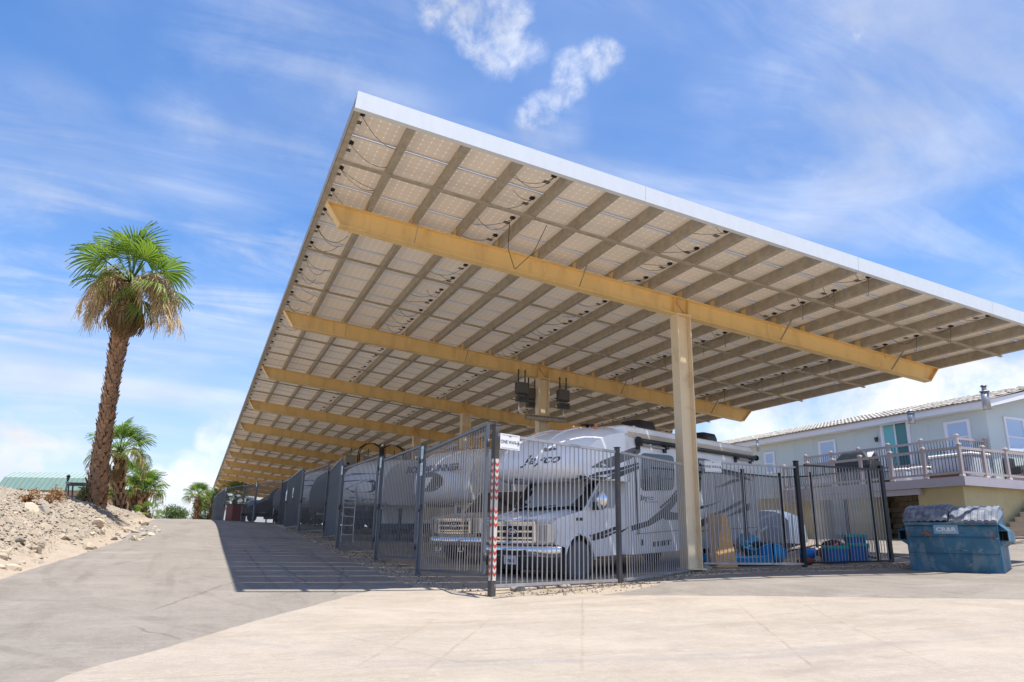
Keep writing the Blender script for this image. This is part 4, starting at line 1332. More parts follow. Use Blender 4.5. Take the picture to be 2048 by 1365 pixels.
    dec('decal', M_navy, [[(1395, 1044), (1420, 1031), (1420, 1043), (1395, 1060)]], .004, 2)
    dec('decal', M_dgrey, [[(1394, 941), (1408, 936), (1440, 940), (1470, 946), (1490, 954), (1506, 962), (1488, 960), (1466, 952), (1440, 948), (1410, 947), (1394, 953)]], .004, 2)
    dec('decal', M_dgrey, [[(1425, 977), (1445, 969), (1462, 960), (1490, 956), (1486, 962), (1466, 966), (1448, 973)]], .004, 2)
    dec('decal', M_mgrey, [[(1394, 916), (1410, 918), (1425, 923), (1410, 923), (1394, 921)]], .004, 1)
    dec('hatch_outline', M_dgrey, [[(1400, 1062), (1516, 1054), (1516, 1055.2), (1400, 1063.4)]], .004, 1)
    dec('hatch_outline', M_dgrey, [[(1270, 1068), (1362, 1060), (1362, 1061.2), (1270, 1069.3)]], .004, 1)
    dec('furnace_vent', M_black, [[(1306, 1084), (1342, 1080), (1342, 1090), (1306, 1094)]], .006, 1)
    for k in range(5): dec('vent_fin', M_rvw, [[(1311 + 7 * k, 1083), (1313 + 7 * k, 1083), (1313 + 7 * k, 1093), (1311 + 7 * k, 1093)]], .010, 0)
    dec('hatch_lock', M_black, [[(1281, 1080), (1286, 1079), (1286, 1091), (1281, 1092)]], .006, 1)
    dec('hatch_lock', M_black, [[(1511, 1061), (1513.5, 1061), (1513.5, 1072), (1511, 1072)]], .006, 1)
    px_decal(root, bvh, 'brand_lettering', M_dgrey, me=px_text('Jayco', 1081, 920, 25, R(-4), .55, 1.35, .35), off=.005)
    px_decal(root, bvh, 'brand_lettering', M_dgrey, me=px_text('Jayco', 1294.5, 996, 13, R(2), 0, 1.0, .25), off=.005)
    px_decal(root, bvh, 'model_lettering', M_mgrey, me=px_text('GREYHAWK', 1301, 1004.5, 5.0, R(1), .2, 1.0), off=.005)
    # the bird over the brand name
    dec('bird_emblem', M_mgrey, [[(1081, 902), (1090, 896), (1098, 898), (1104, 896), (1112, 897), (1104, 899), (1114, 900), (1103, 901), (1098, 903), (1088, 904)]], .005, 1)
    mb = MB(); mb.box((6.5, 0, .56), (7.3, 2.0, .25)); mb.build('chassis', M_black, root)
    # fender stripes
    cb = bvh_of([cab], root)
    px_decal(root, cb, 'decal', M_dgrey, [[(1178, 1071), (1205, 1063), (1232, 1053), (1236, 1058), (1208, 1070), (1185, 1078)]], None, .006, 1)
    px_decal(root, cb, 'decal', M_navy, [[(1180, 1078), (1215, 1069), (1236, 1061), (1236, 1064), (1210, 1076), (1186, 1082)]], None, .007, 1)
    return root
build_motorhome()

def build_pickup():
    x, y = 6.05, 18.0
    root = thing('pickup_truck', 'silver pickup truck with a chrome grille, parked nose out behind the first gate', 'pickup truck', (x, y, gz(x, y) - .02), rot=(0, -.035, U_ANG))
    hw = .98
    mb = MB()
    sd = [(.25, .62), (.18, 1.08), (.40, 1.18), (1.45, 1.26), (2.15, 1.86), (3.9, 1.88), (4.1, 1.30), (6.0, 1.28), (6.0, .62), (5.45, .6)] + arc(4.95, .42, .50, 20, 160, 8) + [(4.4, .5), (1.75, .5)] + arc(1.1, .42, .52, 10, 155, 10)
    for s in (-1, 1):
        side_panel(mb, sd, s * hw, -s * .06)
    rows = [[(.14 + .12 * abs(w) ** 3 + a, hw * w, z - .03 * abs(w) ** 3) for w in [-1 + k / 8 for k in range(17)]] for a, z in ((0, 1.10), (.08, 1.18), (.5, 1.25), (1.35, 1.30))]
    mb.grid(rows, 0, True)
    rows = [[(.16 + .2 * abs(w) ** 4, hw * w, z) for w in [-1 + k / 6 for k in range(13)]] for z in (.62, 1.1)]
    mb.grid(rows, 0, True)
    mb.box((3.1, 0, 1.86), (1.7, 1.86, .06), bev=.02)
    mb.box((5.0, 0, .95), (1.9, 1.9, .5))
    mb.build('body', M_silver, root)
    mb = MB(); mb.grid([[(1.40, y_, 1.27) for y_ in (-.9, .9)], [(2.10, y_, 1.84) for y_ in (-.8, .8)]]); mb.build('windscreen', M_glass, root, recalc=False)
    for s in (-1, 1):
        mb = MB(); side_panel(mb, [(1.85, 1.34), (2.25, 1.80), (3.0, 1.81), (3.0, 1.34)], s * (hw + .004), -s * .02); mb.build('side_window', M_glass, root)
        mb = MB(); side_panel(mb, [(3.08, 1.34), (3.08, 1.81), (3.75, 1.81), (3.9, 1.34)], s * (hw + .004), -s * .02); mb.build('side_window', M_glass, root)
        headlamp(root, .14, s * .78, .93, .34, .36, s)
        mb = MB(); mb.box((1.95, s * 1.17, 1.42), (.12, .22, .26), bev=.03); mb.tube([(2.0, s * .98, 1.34), (1.97, s * 1.1, 1.38)], .025, 6); mb.build('side_mirror', M_silver, root)
        wheel(root, (1.1, s * .88, .40), .40, .26, rim_m=M_chrome); wheel(root, (4.95, s * .88, .40), .40, .26, rim_m=M_chrome)
    grille_front(root, .10, .72, 1.12, .58)
    mb = MB(); rows = [[(-.02 + o + .28 * abs(w) ** 5, 1.03 * w, z) for w in [-1 + k / 8 for k in range(17)]] for z, o in ((.44, .05), (.47, 0), (.62, -.01), (.66, .06))]
    mb.grid(rows, 0, True); b = mb.build('front_bumper', M_chrome, root)
    mb = MB()
    for yy in (-.4, .4): mb.tube([(-.05, yy - .08, .40), (-.07, yy - .08, .30), (-.07, yy + .08, .30), (-.05, yy + .08, .40)], .018, 6)
    mb.build('tow_hook', M_chrome, b)
    mb = MB(); mb.box((.05, 0, .53), (.02, .3, .10)); mb.build('licence_plate', M_plate_, b)
    mb = MB(); mb.box((2.6, 0, .6), (4.8, 1.7, .35)); mb.build('underbody', M_black, root)
    return root
build_pickup()

def camper(loc, L, W, H, label, lip=1.55, over=2.3, m=None, text=None, oval=True, decals=(), cat='trailer', name='travel_trailer', awn=True, zbase=.62, rot=U_ANG, pitch=-.035, band=False):
    """towed camper: rounded front cap overhanging the hitch, box behind"""
    x, y = loc; m = m or M_rvw
    root = thing(name, label, cat, (x, y, gz(x, y) - .05), rot=(0, pitch, rot))
    hw = W / 2
    prof = [(over, lip), (.45, lip), (.15, lip + .12), (.02, lip + .35), (.03, lip + .75), (.14, lip + 1.05), (.40, H - .38), (.85, H - .16), (1.5, H - .04), (2.4, H)]
    nw = 16; rows = []
    for i, (px_, z) in enumerate(prof):
        f = max(0, 1 - px_ / 1.7)
        rows.append([(px_ + .5 * f * abs(w) ** 3, hw * w, z - .10 * abs(w) ** 5 * (1 if z > lip + .9 else 0)) for w in [-1 + 2 * k / nw for k in range(nw + 1)]])
    mb = MB(); mb.grid(rows, 0, True)
    for side in (0, -1):
        e = [r[side] for r in rows]; yy = -hw if side == 0 else hw
        mb.grid([[p, (2.4, yy, p[2])] for p in e], 0, True)
    cap = mb.build('front_cap', m, root)
    mb = MB(); mb.prism([(2.4, -hw, zbase), (2.4, -hw, H - .02), (L, -hw, H - .05), (L, -hw, zbase)], (0, W, 0)); body = mb.build('body', m, root)
    for s in (-1, 1):
        wheel(root, (L * .62, s * (hw - .15), .36), .35, .2); wheel(root, (L * .62 + .85, s * (hw - .15), .36), .35, .2)
        for q in (.45, .75):
            mb = MB(); side_panel(mb, [(a, b) for a, b in rounded(L * q - .5, L * q + .5, H - 1.25, H - .6, .1)], s * (hw + .008), -s * .02); mb.build('window', M_glass, root)
        mb = MB(); side_panel(mb, [(2.6, 1.15), (L - .2, 1.5), (L - .2, 1.75), (2.6, 1.35)], s * (hw + .006), -s * .012); mb.build('stripe', M_mgrey, root)
    if oval:
        mb = MB(); n = 20; R_ = []
        for k in range(n):
            a = 2 * math.pi * k / n
            w = .0 + .45 * math.cos(a); z = lip + .62 + .30 * math.sin(a)
            R_.append((.02 + .5 * max(0, 1 - .03 / 1.7) * abs(w) ** 3 - .02 + .02 * (z - lip), hw * w, z))
        mb.poly(R_); mb.build('front_window', M_dgrey, root, recalc=False)
    if band:                                          # dark wrap-round front window and swooshes on the cap
        bv = bvh_of([cap], root); B = root.matrix_basis
        def capshape(nm, mm, pts, off):
            bm = bmesh.new()
            bm.faces.new([bm.verts.new((0, a, b)) for a, b in pts]); bmesh.ops.triangulate(bm, faces=bm.faces[:])
            for _ in range(3): bmesh.ops.subdivide_edges(bm, edges=bm.edges[:], cuts=1)
            dead = []
            dr = (B.to_3x3() @ Vector((1, 0, 0))).normalized()
            for v in bm.verts:
                h, nrm, _, _ = bv.ray_cast(B @ Vector((-3, v.co.y, v.co.z)), dr)
                if h is None: dead.append(v); continue
                v.co = B.inverted() @ (h - dr * off)
            if dead: bmesh.ops.delete(bm, geom=dead, context='VERTS')
            me = bpy.data.meshes.new(nm); bm.to_mesh(me); bm.free(); me.materials.append(mm); link(nm, me, root)
        q = hw * .86
        capshape('front_window', M_glass, [(a, b) for a, b in rounded(-q, q, lip + .42, lip + .86, .16)], .012)
        capshape('decal', M_dgrey, [(-q, lip + .16), (q, lip + .10), (q, lip + .22), (0, lip + .26), (-q, lip + .36)], .008)
        capshape('decal', M_mgrey, [(-q, lip + 1.02), (-q * .1, lip + 1.06), (q, lip + .98), (q, lip + 1.06), (0, lip + 1.12), (-q, lip + 1.08)], .008)
    mb = MB()                                         # cap trim, marker lamps and side hatches
    for yy in (-.6, -.3, 0, .3, .6): mb.box((.98, yy * hw, H - .09), (.10, .07, .05), bev=.012)
    mb.build('marker_lamp', M_amber, cap)
    for s in (-1, 1):
        for q in (.34, .62, .86):
            mb = MB(); side_panel(mb, [(a, b) for a, b in rounded(L * q - .42, L * q + .42, zbase + .12, zbase + .58, .06)], s * (hw + .007), -s * .014); mb.build('hatch', M_rvc, root)
        mb = MB(); mb.bar((2.42, s * (hw + .004), zbase), (2.42, s * (hw + .004), H - .06), .03, .02, (0, 1, 0)); mb.build('corner_trim', M_dkgrey, root)
    if text:
        me = text_mesh(text, .30, .003, 0, .008, 1.15)
        put_text(me, M_dgrey, 'brand_lettering', root, (.11, 0, lip + 1.02), (0, -1, 0), (.28, 0, 1))
    mb = MB(); mb.box((L * .45, 0, H + .10), (.8, .7, .26), bev=.06); mb.build('roof_air_conditioner', M_black, root)
    for yy in (-.55, .55):
        mb = MB(); mb.box((over - .4, yy, lip / 2 - .05), (.09, .09, lip - .1)); mb.build('landing_leg', M_dkgrey, root)
    mb = MB(); mb.box((over + .2, 0, zbase - .1), (1.2, W * .8, .2)); mb.build('chassis', M_black, root)
    return root

def build_others():
    camper((6.5, 21.6), 9.5, 2.45, 3.25, 'white trailer with a rounded front cap, dark oval window and lettering behind the second gate', lip=1.5, text='ROADRUNNER')
    r = camper((4.9, 26.0), 8.5, 2.4, 2.95, 'white camper with dark front window and ladder at its nose, behind the third gate', lip=1.25, oval=False, band=True)
    # folding ladder leaning at the nose of that trailer
    t = thing('ladder', 'pale ladder leaning on the white camper trailer behind the rust streaked gate', 'ladder', (4.75, 25.2, gz(4.75, 25.2)))
    for s in (-.2, .2):
        mb = MB(); mb.bar((s, 0, 0), (s + .05, .55, 2.0), .03, .06); mb.build('stile', M_alu, t)
    for k in range(6):
        mb = MB(); z = .25 + .3 * k; mb.bar((-.2 + .007 * k, .55 * z / 2, z), (.22, .55 * z / 2, z), .03, .03); mb.build('rung', M_alu, t)
    camper((4.4, 30.2), 8, 2.4, 2.7, 'camper trailer under a dull grey cover behind the fifth gate', lip=.9, m=M_tarpg, oval=False, over=1.5)
    camper((4.2, 34.4), 7, 2.4, 2.8, 'white camper trailer with a black roof unit, uphill of the grey covered camper', lip=1.1, oval=False, band=True)
    camper((4.4, 39.2), 7, 2.4, 2.6, 'pale camper trailer just downhill of the black tarped boat', lip=1.0, oval=False)
    camper((4.2, 44.0), 7, 2.4, 2.5, 'low grey covered camper trailer beside the black tarped boat', lip=.8, m=M_tarpg, oval=False, over=1.4)
    camper((4.6, 53.0), 8, 2.4, 2.6, 'dark tarped camper trailer at the far end of the stalls', lip=.8, m=M_tarpb, oval=False, over=1.4)
    camper((4.6, 62.5), 8, 2.4, 2.4, 'farthest camper trailer under a grey cover near the hill crest', lip=.8, m=M_tarpg, oval=False, over=1.4)
    # boat under a black tarp
    x, y = 3.5, 48.6
    t = thing('covered_boat', 'boat under a sloping black tarp with pale ropes, behind the wide far gate', 'boat', (x, y, gz(x, y)), rz=U_ANG)
    mb = MB(); rows = []
    for px_, hw, z in ((-.9, .15, .9), (-.2, .8, 1.15), (1.2, 1.2, 1.75), (2.8, 1.25, 1.95), (4.6, 1.25, 1.75), (5.6, 1.15, 1.3)):
        rows.append([(px_, hw * w, z * (1 - .42 * abs(w) ** 2) if abs(w) < .95 else .55) for w in [-1.0, -.94, -.75, -.5, -.25, 0, .25, .5, .75, .94, 1.0]])
    mb.grid(rows, 0, True); mb.poly(rows[0]); mb.poly(rows[-1]); mb.build('tarp', M_tarpb, t)
    for k in range(3):
        mb = MB(); mb.tube([(.2 + 1.2 * k, -1.3, .4), (.5 + 1.2 * k, -.9, 1.3), (1.6 + 1.0 * k, 0, 1.98)], .018, 5); mb.build('rope', M_rvc, t)
    for s in (-1, 1): wheel(t, (3.2, s * .95, .33), .33, .2)
    mb = MB(); mb.bar((-1.2, 0, .45), (5.2, 0, .5), .1, .1); mb.build('trailer_frame', M_dkgrey, t)
    # dark pickup and red crate farther up
    x, y = 2.5, 58.2
    t = thing('parked_pickup', 'dark pickup truck at the far end of the stalls', 'pickup truck', (x, y, gz(x, y)), rz=U_ANG)
    mb = MB()
    for s in (-1, 1): side_panel(mb, [(0, .45), (0, 1.0), (1.2, 1.12), (1.8, 1.65), (3.3, 1.65), (3.5, 1.12), (5.3, 1.1), (5.3, .45)], s * .95, -s * .05)
    mb.grid([[(a, w * .95, z) for w in (-1, -.5, 0, .5, 1)] for a, z in ((0, .45), (0, 1.0), (1.2, 1.13), (1.8, 1.66), (3.3, 1.66), (3.5, 1.13), (5.3, 1.1))], 0, False)
    mb.build('body', M_dkblue, t)
    mb = MB(); mb.grid([[(1.22, w, 1.15) for w in (-.85, .85)], [(1.76, w, 1.6) for w in (-.75, .75)]]); mb.build('windscreen', M_glass, t, recalc=False)
    for s in (-1, 1): wheel(t, (.95, s * .85, .36), .36, .22); wheel(t, (4.3, s * .85, .36), .36, .22)
    x, y = 2.5, 55.6
    t = thing('storage_crate', 'dull red storage crate beside the far dark pickup truck', 'crate', (x, y, gz(x, y)), rz=U_ANG)
    mb = MB(); mb.box((0, 0, .55), (1.1, .9, 1.1), bev=.03); mb.build('crate_body', M_dkred, t)
    mb = MB(); mb.box((0, 0, 1.13), (1.18, .98, .07), bev=.02); mb.build('lid', M_dkgrey, t)
    # car under a silver-blue cover behind the motorhome
    p = at(1520, 1075, 25.2); x, y = p.x, p.y
    t = thing('covered_car', 'car under a pale blue grey cover behind the tail of the motorhome', 'car', (x, y, gz(x, y)), rz=U_ANG + .1)
    mb = MB(); rows = []
    for px_, hw, z in ((-1.0, .55, .60), (-.8, .75, .78), (0, .88, .95), (.8, .90, 1.32), (1.6, .88, 1.42), (2.6, .86, 1.35), (3.3, .85, 1.0), (3.9, .7, .8)):
        rows.append([(px_ + .03 * math.sin(k * 2.3), hw * w * (1.04 + .03 * math.sin(k * 3 + px_ * 4)) if abs(w) > .9 else hw * w, (z * (1 - .16 * abs(w) ** 3) if abs(w) < .95 else .22)) for k, w in enumerate([-1.0, -.94, -.8, -.5, -.25, 0, .25, .5, .8, .94, 1.0])])
    mb.grid(rows, 0, True); mb.poly(rows[0]); mb.poly(rows[-1]); mb.build('car_cover', mat('pale_blue_cover', (.24, .31, .43), .55, 0, var=.2, vscale=4, bump=.6, bscale=6), t)
    for s in (-1, 1):
        wheel(t, (0, s * .75, .3), .3, .2); wheel(t, (2.7, s * .75, .3), .3, .2)
build_others()
# ------------------------------------------------------------------ dumpster and the odds and ends by the fence
M_dump = mat('dumpster_blue_paint', (.030, .125, .205), .55, .1, var=.5, vscale=3.2, var2=.8, v2scale=1.6, dirt=(.13, .20, .24), dscale=4.2, damt=.85, drange=(.48, .62), stretch=(1, 1, .5))
M_dumplt = mat('dumpster_sunlit_and_scraped', (.30, .36, .42), .55, .1, var=.2, vscale=3)  # sunlit brightness put into the blue; also used for scrapes and faded print
M_lid = mat('faded_lid_plastic', (.11, .135, .19), .6, 0, var=.35, vscale=3, dirt=(.34, .34, .34), dscale=5, damt=.7, drange=(.44, .66))
M_rust = mat('rust_patch', (.30, .09, .04), .8)
M_placard = mat('pale_blue_placard', (.20, .36, .50), .5, var=.2, vscale=8)
M_offw = mat('off_white_print', (.62, .66, .70), .5)
M_kayak = mat('bright_blue_kayak', (.012, .34, .74), .3, 0, var=.15, vscale=2, coat=.3)
M_kayak2 = mat('faded_blue_kayak', (.06, .38, .62), .5, 0, var=.3, vscale=3)
M_tub = mat('blue_tub', (.01, .17, .50), .4)
M_teal = mat('teal_lid', (.01, .36, .32), .45)
M_ply = mat('raw_plywood', (.74, .43, .18), .7, 0, var=.25, vscale=2.5, stretch=(1, 1, 6))
M_maroon = mat('maroon_bag', (.10, .022, .028), .8, var=.3, vscale=6)
M_brick = mat('red_brown_bag', (.25, .06, .035), .8, var=.3, vscale=6)
M_tanj = mat('tan_scrap', (.50, .42, .30), .8, var=.3, vscale=6)

def build_dumpster():
    q0 = at(1822, 1148, 16.85); base = Vector((q0.x, q0.y, 0)); nv = Vector((.454, -.891, 0)); uv = Vector((.891, .454, 0))
    W, D = 1.86, 1.35
    c = base + nv * W / 2
    zg = min(gz(c.x, c.y), gz(*(base.xy)), gz(*(base + nv * W).xy)) + .03
    # local: x to the viewer's right along the front, y to the back
    root = thing('dumpster', 'blue steel dumpster with ribbed grey plastic lids and a CR&R placard', 'dumpster', (c.x, c.y, gz(c.x, c.y) + .03), rz=math.atan2(nv.y, nv.x))
    tilt = (gz(*(base + nv * W).xy) - gz(*base.xy)) / W
    root.rotation_euler = (0, -math.atan(tilt), math.atan2(nv.y, nv.x))
    hw = W / 2; F_, B_ = 1.10, 1.42
    # front wall leans out a little towards the top
    mb = MB()
    prof = [(.08, 0), (0.0, .38), (.0, .40), (-.03, .76), (-.03, .78), (-.07, 1.05), (-.07, 1.10)]
    def slab(y0z0, y1z1, t=.03): pass
    body = [(.10, 0), (-.00, 1.10), (D, B_), (D, 0)]
    mb.prism([(-hw + .06, y, z) for y, z in body], (W - .12, 0, 0))
    b = mb.build('body', M_dump, root)
    for z0, z1, y0, y1 in ((.0, .405, .085, .048), (.415, .775, .055, .012), (.785, 1.03, .022, -.012)):      # three pressed front plates
        mb = MB()
        mb.prism([(-hw + .02, y0, z0), (hw - .02, y0, z0), (hw - .02, y1, z1), (-hw + .02, y1, z1)], (0, -.016, 0))
        mb.prism([(-hw + .02, y1 - .016, z1 - .03), (hw - .02, y1 - .016, z1 - .03), (hw - .02, y1, z1), (-hw + .02, y1, z1)], (0, -.016, .0))
        mb.build('front_plate', M_dump, root)
    mb = MB(); mb.box((0, -.03, 1.07), (W + .02, .09, .07), bev=.01); mb.build('front_rim', M_dump, root)
    for s in (-1, 1):
        mb = MB(); mb.prism([(s * (hw - .03), .06, 0), (s * (hw - .03), -.03, 1.12), (s * (hw - .03), D + .02, B_ + .04), (s * (hw - .03), D + .02, 0)], (s * .03, 0, 0))
        mb.build('side_plate', M_dump, root)
        # fork sleeve, open at the front
        mb = MB(); x0 = s * hw; x1 = s * (hw + .17); y0, y1 = .05, D - .1; z0, z1 = .70, .92
        xa, xb = min(x0, x1), max(x0, x1)
        mb.box(((xa + xb) / 2, (y0 + y1) / 2, z1), (xb - xa, y1 - y0, .012)); mb.box(((xa + xb) / 2, (y0 + y1) / 2, z0), (xb - xa, y1 - y0, .012))
        mb.box((x1, (y0 + y1) / 2, (z0 + z1) / 2), (.012, y1 - y0, z1 - z0))
        mb.prism([(x0, y0 + .02, z1), (x1, y0 + .02, z1), (x0, y0 + .02, z1 + .16)], (0, .03, 0)); mb.prism([(x0, y0 + .02, z1), (x1, y0 + .02, z1), (x0, y0 + .02, z1 + .16)], (0, y1 - y0 - .1, 0))
        mb.prism([(x0, y0 + .02, z0), (x1, y0 + .02, z0), (x0, y0 + .02, z0 - .12)], (0, y1 - y0 - .1, 0))
        sl = mb.build('fork_sleeve', M_dump, root)
        mb = MB(); mb.box(((xa + xb) / 2, y0 + .5, (z0 + z1) / 2), (xb - xa - .02, .02, z1 - z0 - .02)); mb.build('sleeve_back', M_black, sl)
    # two ribbed lids, one slightly lifted
    for s, lift in ((-1, .03), (1, .0)):
        mb = MB(); rows = []; n = 57
        xa, xb = (-hw - .02, -.015) if s < 0 else (.015, hw + .02)
        for j in range(13):
            t = j / 12
            y = -.11 + (D + .10) * t
            zc = 1.13 + lift + (B_ - 1.10) * t + .19 * math.sin(math.pi * t ** .75)
            row = []
            for k in range(n):
                q = k / (n - 1)
                rib = .022 * sst(((.5 - abs((q * 7) % 1 - .5)) - .14) * 7) if 0 < k < n - 1 else 0
                step = .012 * (j % 2) * (1 if rib > .02 else 0)
                row.append((xa + (xb - xa) * q, y, zc + float(rib) - .006 * (rib > .012) * (j % 2) + (.03 if lift and s < 0 else 0) * (q - .2) * 1.2))
            rows.append(row)
        rows.insert(0, [(p[0], p[1] + .002, p[2] - .06) for p in rows[0]])
        mb.grid(rows, 0, False)
        mb.grid([[rows[i][0] for i in range(len(rows))], [(rows[i][0][0], rows[i][0][1], rows[i][0][2] - .05) for i in range(len(rows))]], 0, False)
        mb.grid([[rows[i][-1] for i in range(len(rows))], [(rows[i][-1][0], rows[i][-1][1], rows[i][-1][2] - .05) for i in range(len(rows))]], 0, False)
        mb.build('lid', M_lid, root, recalc=False)
    mb = MB()
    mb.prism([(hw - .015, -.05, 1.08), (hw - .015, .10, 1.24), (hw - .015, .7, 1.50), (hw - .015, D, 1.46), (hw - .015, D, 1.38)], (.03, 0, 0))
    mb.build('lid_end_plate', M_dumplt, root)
    # placard
    py = -.02
    mb = MB(); mb.prism([(-.33, py - .016, .76 + .08), (.17, py - .016, .76 + .08), (.17, py - .036, 1.035), (-.33, py - .036, 1.035)], (0, -.006, 0)); pc = mb.build('placard', M_placard, root)
    put_text(text_mesh('CR&R', .125, .001, 0, .004, 1.28), M_offw, 'lettering', pc, (-.08, py - .036, .935), (1, 0, 0), (0, -.07, 1))
    put_text(text_mesh('INCORPORATED', .042, .001, 0, .0, 1.0), M_offw, 'small_lettering', pc, (-.01, py - .031, .865), (1, 0, 0), (0, -.07, 1))
    mb = MB(); mb.prism([(-.32, py - .0425, 1.005), (.10, py - .0425, 1.005), (.10, py - .044, 1.03), (-.32, py - .044, 1.03)], (0, -.001, 0)); mb.build('faded_line', M_dumplt, pc)
    mb = MB()
    rr = random.Random(3)
    for (cx, cz, rx, rz_) in ((-.50, .86, .07, .035), (-.44, .82, .035, .05), (-.56, .84, .03, .02), (.42, 1.01, .05, .008), (-.86, .82, .02, .07), (.86, .80, .02, .06)):
        mb.poly([(cx + rx * math.cos(a) * rr.uniform(.6, 1.1), -.018 - .0175 - (.0 if cz > .79 else 0) + (.785 - cz) * .14 * 0 - .012, cz + rz_ * math.sin(a) * rr.uniform(.6, 1.1)) for a in [2 * math.pi * k / 11 for k in range(11)]])
    mb.build('rust', M_rust, root, recalc=False)
    M_grime = mat('dark_grime', (.02, .03, .035), .9)
    for k in range(9):                               # scrapes and dents on the pressed front
        x = rr.uniform(-.8, .8); z = rr.choice((.2, .55, .9)) + rr.uniform(-.13, .13); l = rr.uniform(.08, .30); a = rr.uniform(-1.3, 1.3)
        y = {0: .085 - (z / .405) * .037, 1: .055 - (z - .415) / .36 * .043, 2: .022 - (z - .785) / .245 * .034}[0 if z < .405 else 1 if z < .775 else 2] - .0185
        m = MB(); d = Vector((math.cos(a), 0, math.sin(a))) * l / 2; n_ = Vector((-math.sin(a), 0, math.cos(a))) * .006
        c0 = Vector((x, y, z)); m.poly([c0 - d - n_ * .3, c0 - d * .2 - n_, c0 + d, c0 + d * .3 + n_, c0 - d + n_ * .3]); m.build('scrape', M_dumplt if k % 2 else M_grime, root, recalc=False)
    return root
build_dumpster()

def kayak(name, label, p, L, W, H, rz, m, tilt=(0, 0), cockpit=True, cat='kayak', z=0.0):
    root = thing(name, label, cat, (p.x, p.y, gz(p.x, p.y) + z), rot=(tilt[0], tilt[1], rz))
    n = 22; rows = []; deck = []
    for i in range(n + 1):
        t = i / n; q = 2 * t - 1
        w = W / 2 * max(.02, (1 - abs(q) ** 2.6)) ** .75
        sh = H * (.62 + .38 * q * q)
        keel = H * .30 * abs(q) ** 3.5
        x = L * (t - .5)
        row = [(x, w * math.cos(a), keel + (sh - keel) * (1 + math.sin(a))) for a in [-math.pi * k / 10 for k in range(11)]]
        row = [(x, w * c_, keel + (sh - keel) * s_) for c_, s_ in [(math.cos(math.pi * k / 10), 1 - math.sin(math.pi * k / 10) ** .7) for k in range(11)]]
        rows.append(row)
        deck.append([(x, w * c_, sh + .10 * H * (1 - c_ * c_) * (1 - abs(q) * .5)) for c_ in (1, .7, .35, 0, -.35, -.7, -1)])
    mb = MB(); mb.grid(rows, 0, True); mb.build('hull', m, root)
    mb = MB(); mb.grid(deck, 0, True); mb.build('deck', m, root)
    mb = MB(); mb.tube([r[0] for r in rows], .022, 6); mb.tube([r[-1] for r in rows], .022, 6); mb.build('rim', m, root)
    if cockpit:
        zc = H * .62 + .1 * H
        mb = MB(); k_ = 18
        ring = lambda a, b, z: [(-.05 * L + a * math.cos(2 * math.pi * k / k_), b * math.sin(2 * math.pi * k / k_), z) for k in range(k_)]
        mb.grid([ring(L * .19, W * .33, zc - .01), ring(L * .19, W * .33, zc + .045), ring(L * .165, W * .28, zc + .045), ring(L * .16, W * .26, zc + .01)], 0, True, True); mb.build('cockpit_rim', m, root)
        mb = MB(); mb.poly(ring(L * .165, W * .27, zc + .018)); mb.build('cockpit_well', M_black, root)
        mb = MB(); mb.box((-.05 * L - L * .13, 0, zc + .10), (.06, W * .42, .26), Matrix.Rotation(-.25, 3, 'Y'), bev=.02); mb.build('backrest', M_dkgrey, root)
    return root

def tub(name, label, p, w, h, z=0, rz=0.3, group=None):
    t = thing(name, label, 'tub', (p.x, p.y, p.z + z), rz=rz, group=group)
    mb = MB(); rows = []
    for zz, q in ((0, .84), (.02, .86), (h * .8, .97), (h * .82, 1.0), (h, 1.0)):
        rows.append([(w / 2 * q * a, w * .36 * q * b, zz) for a, b in rounded(-1, 1, -1, 1, .25)])
    mb.grid(rows, 0, True, True); mb.poly(rows[0]); mb.build('box', M_tub, t)
    for k in range(5):
        pass
    mb = MB(); rows = []
    for zz, q in ((h - .045, 1.06), (h + .005, 1.08), (h + .03, 1.03), (h + .03, .93), (h + .012, .90)):
        rows.append([(w / 2 * q * a, w * .36 * q * b, zz) for a, b in rounded(-1, 1, -1, 1, .25)])
    mb.grid(rows, 0, False, True); mb.poly(rows[-1]); mb.build('lid', M_teal, t)
    for s in (-1, 1):
        mb = MB(); mb.box((s * w * .54, 0, h - .03), (.05, .14, .03), bev=.008); mb.build('handle', M_teal, t)
    return t

def blob(name, label, cat, p, r, sc, m, seed):
    rr = random.Random(seed); mb = MB(); nu, nv = 12, 8; rows = []
    ph = [rr.uniform(0, 6) for _ in range(6)]
    for i in range(nv + 1):
        th = math.pi * i / nv
        row = []
        for k in range(nu):
            a = 2 * math.pi * k / nu
            q = 1 + .14 * math.sin(2 * a + ph[0]) * math.sin(th) + .10 * math.sin(3 * a + ph[1] + 2 * th) + .07 * math.sin(5 * a + ph[2] + 3 * th)
            row.append((r * q * sc[0] * math.sin(th) * math.cos(a), r * q * sc[1] * math.sin(th) * math.sin(a), max(0, r * sc[2] * (1 + q * math.cos(th)))))
        rows.append(row)
    mb.grid(rows, 0, True, True)
    o = mb.build(name, m); o.location = p
    tag(o, label, cat)
    return o

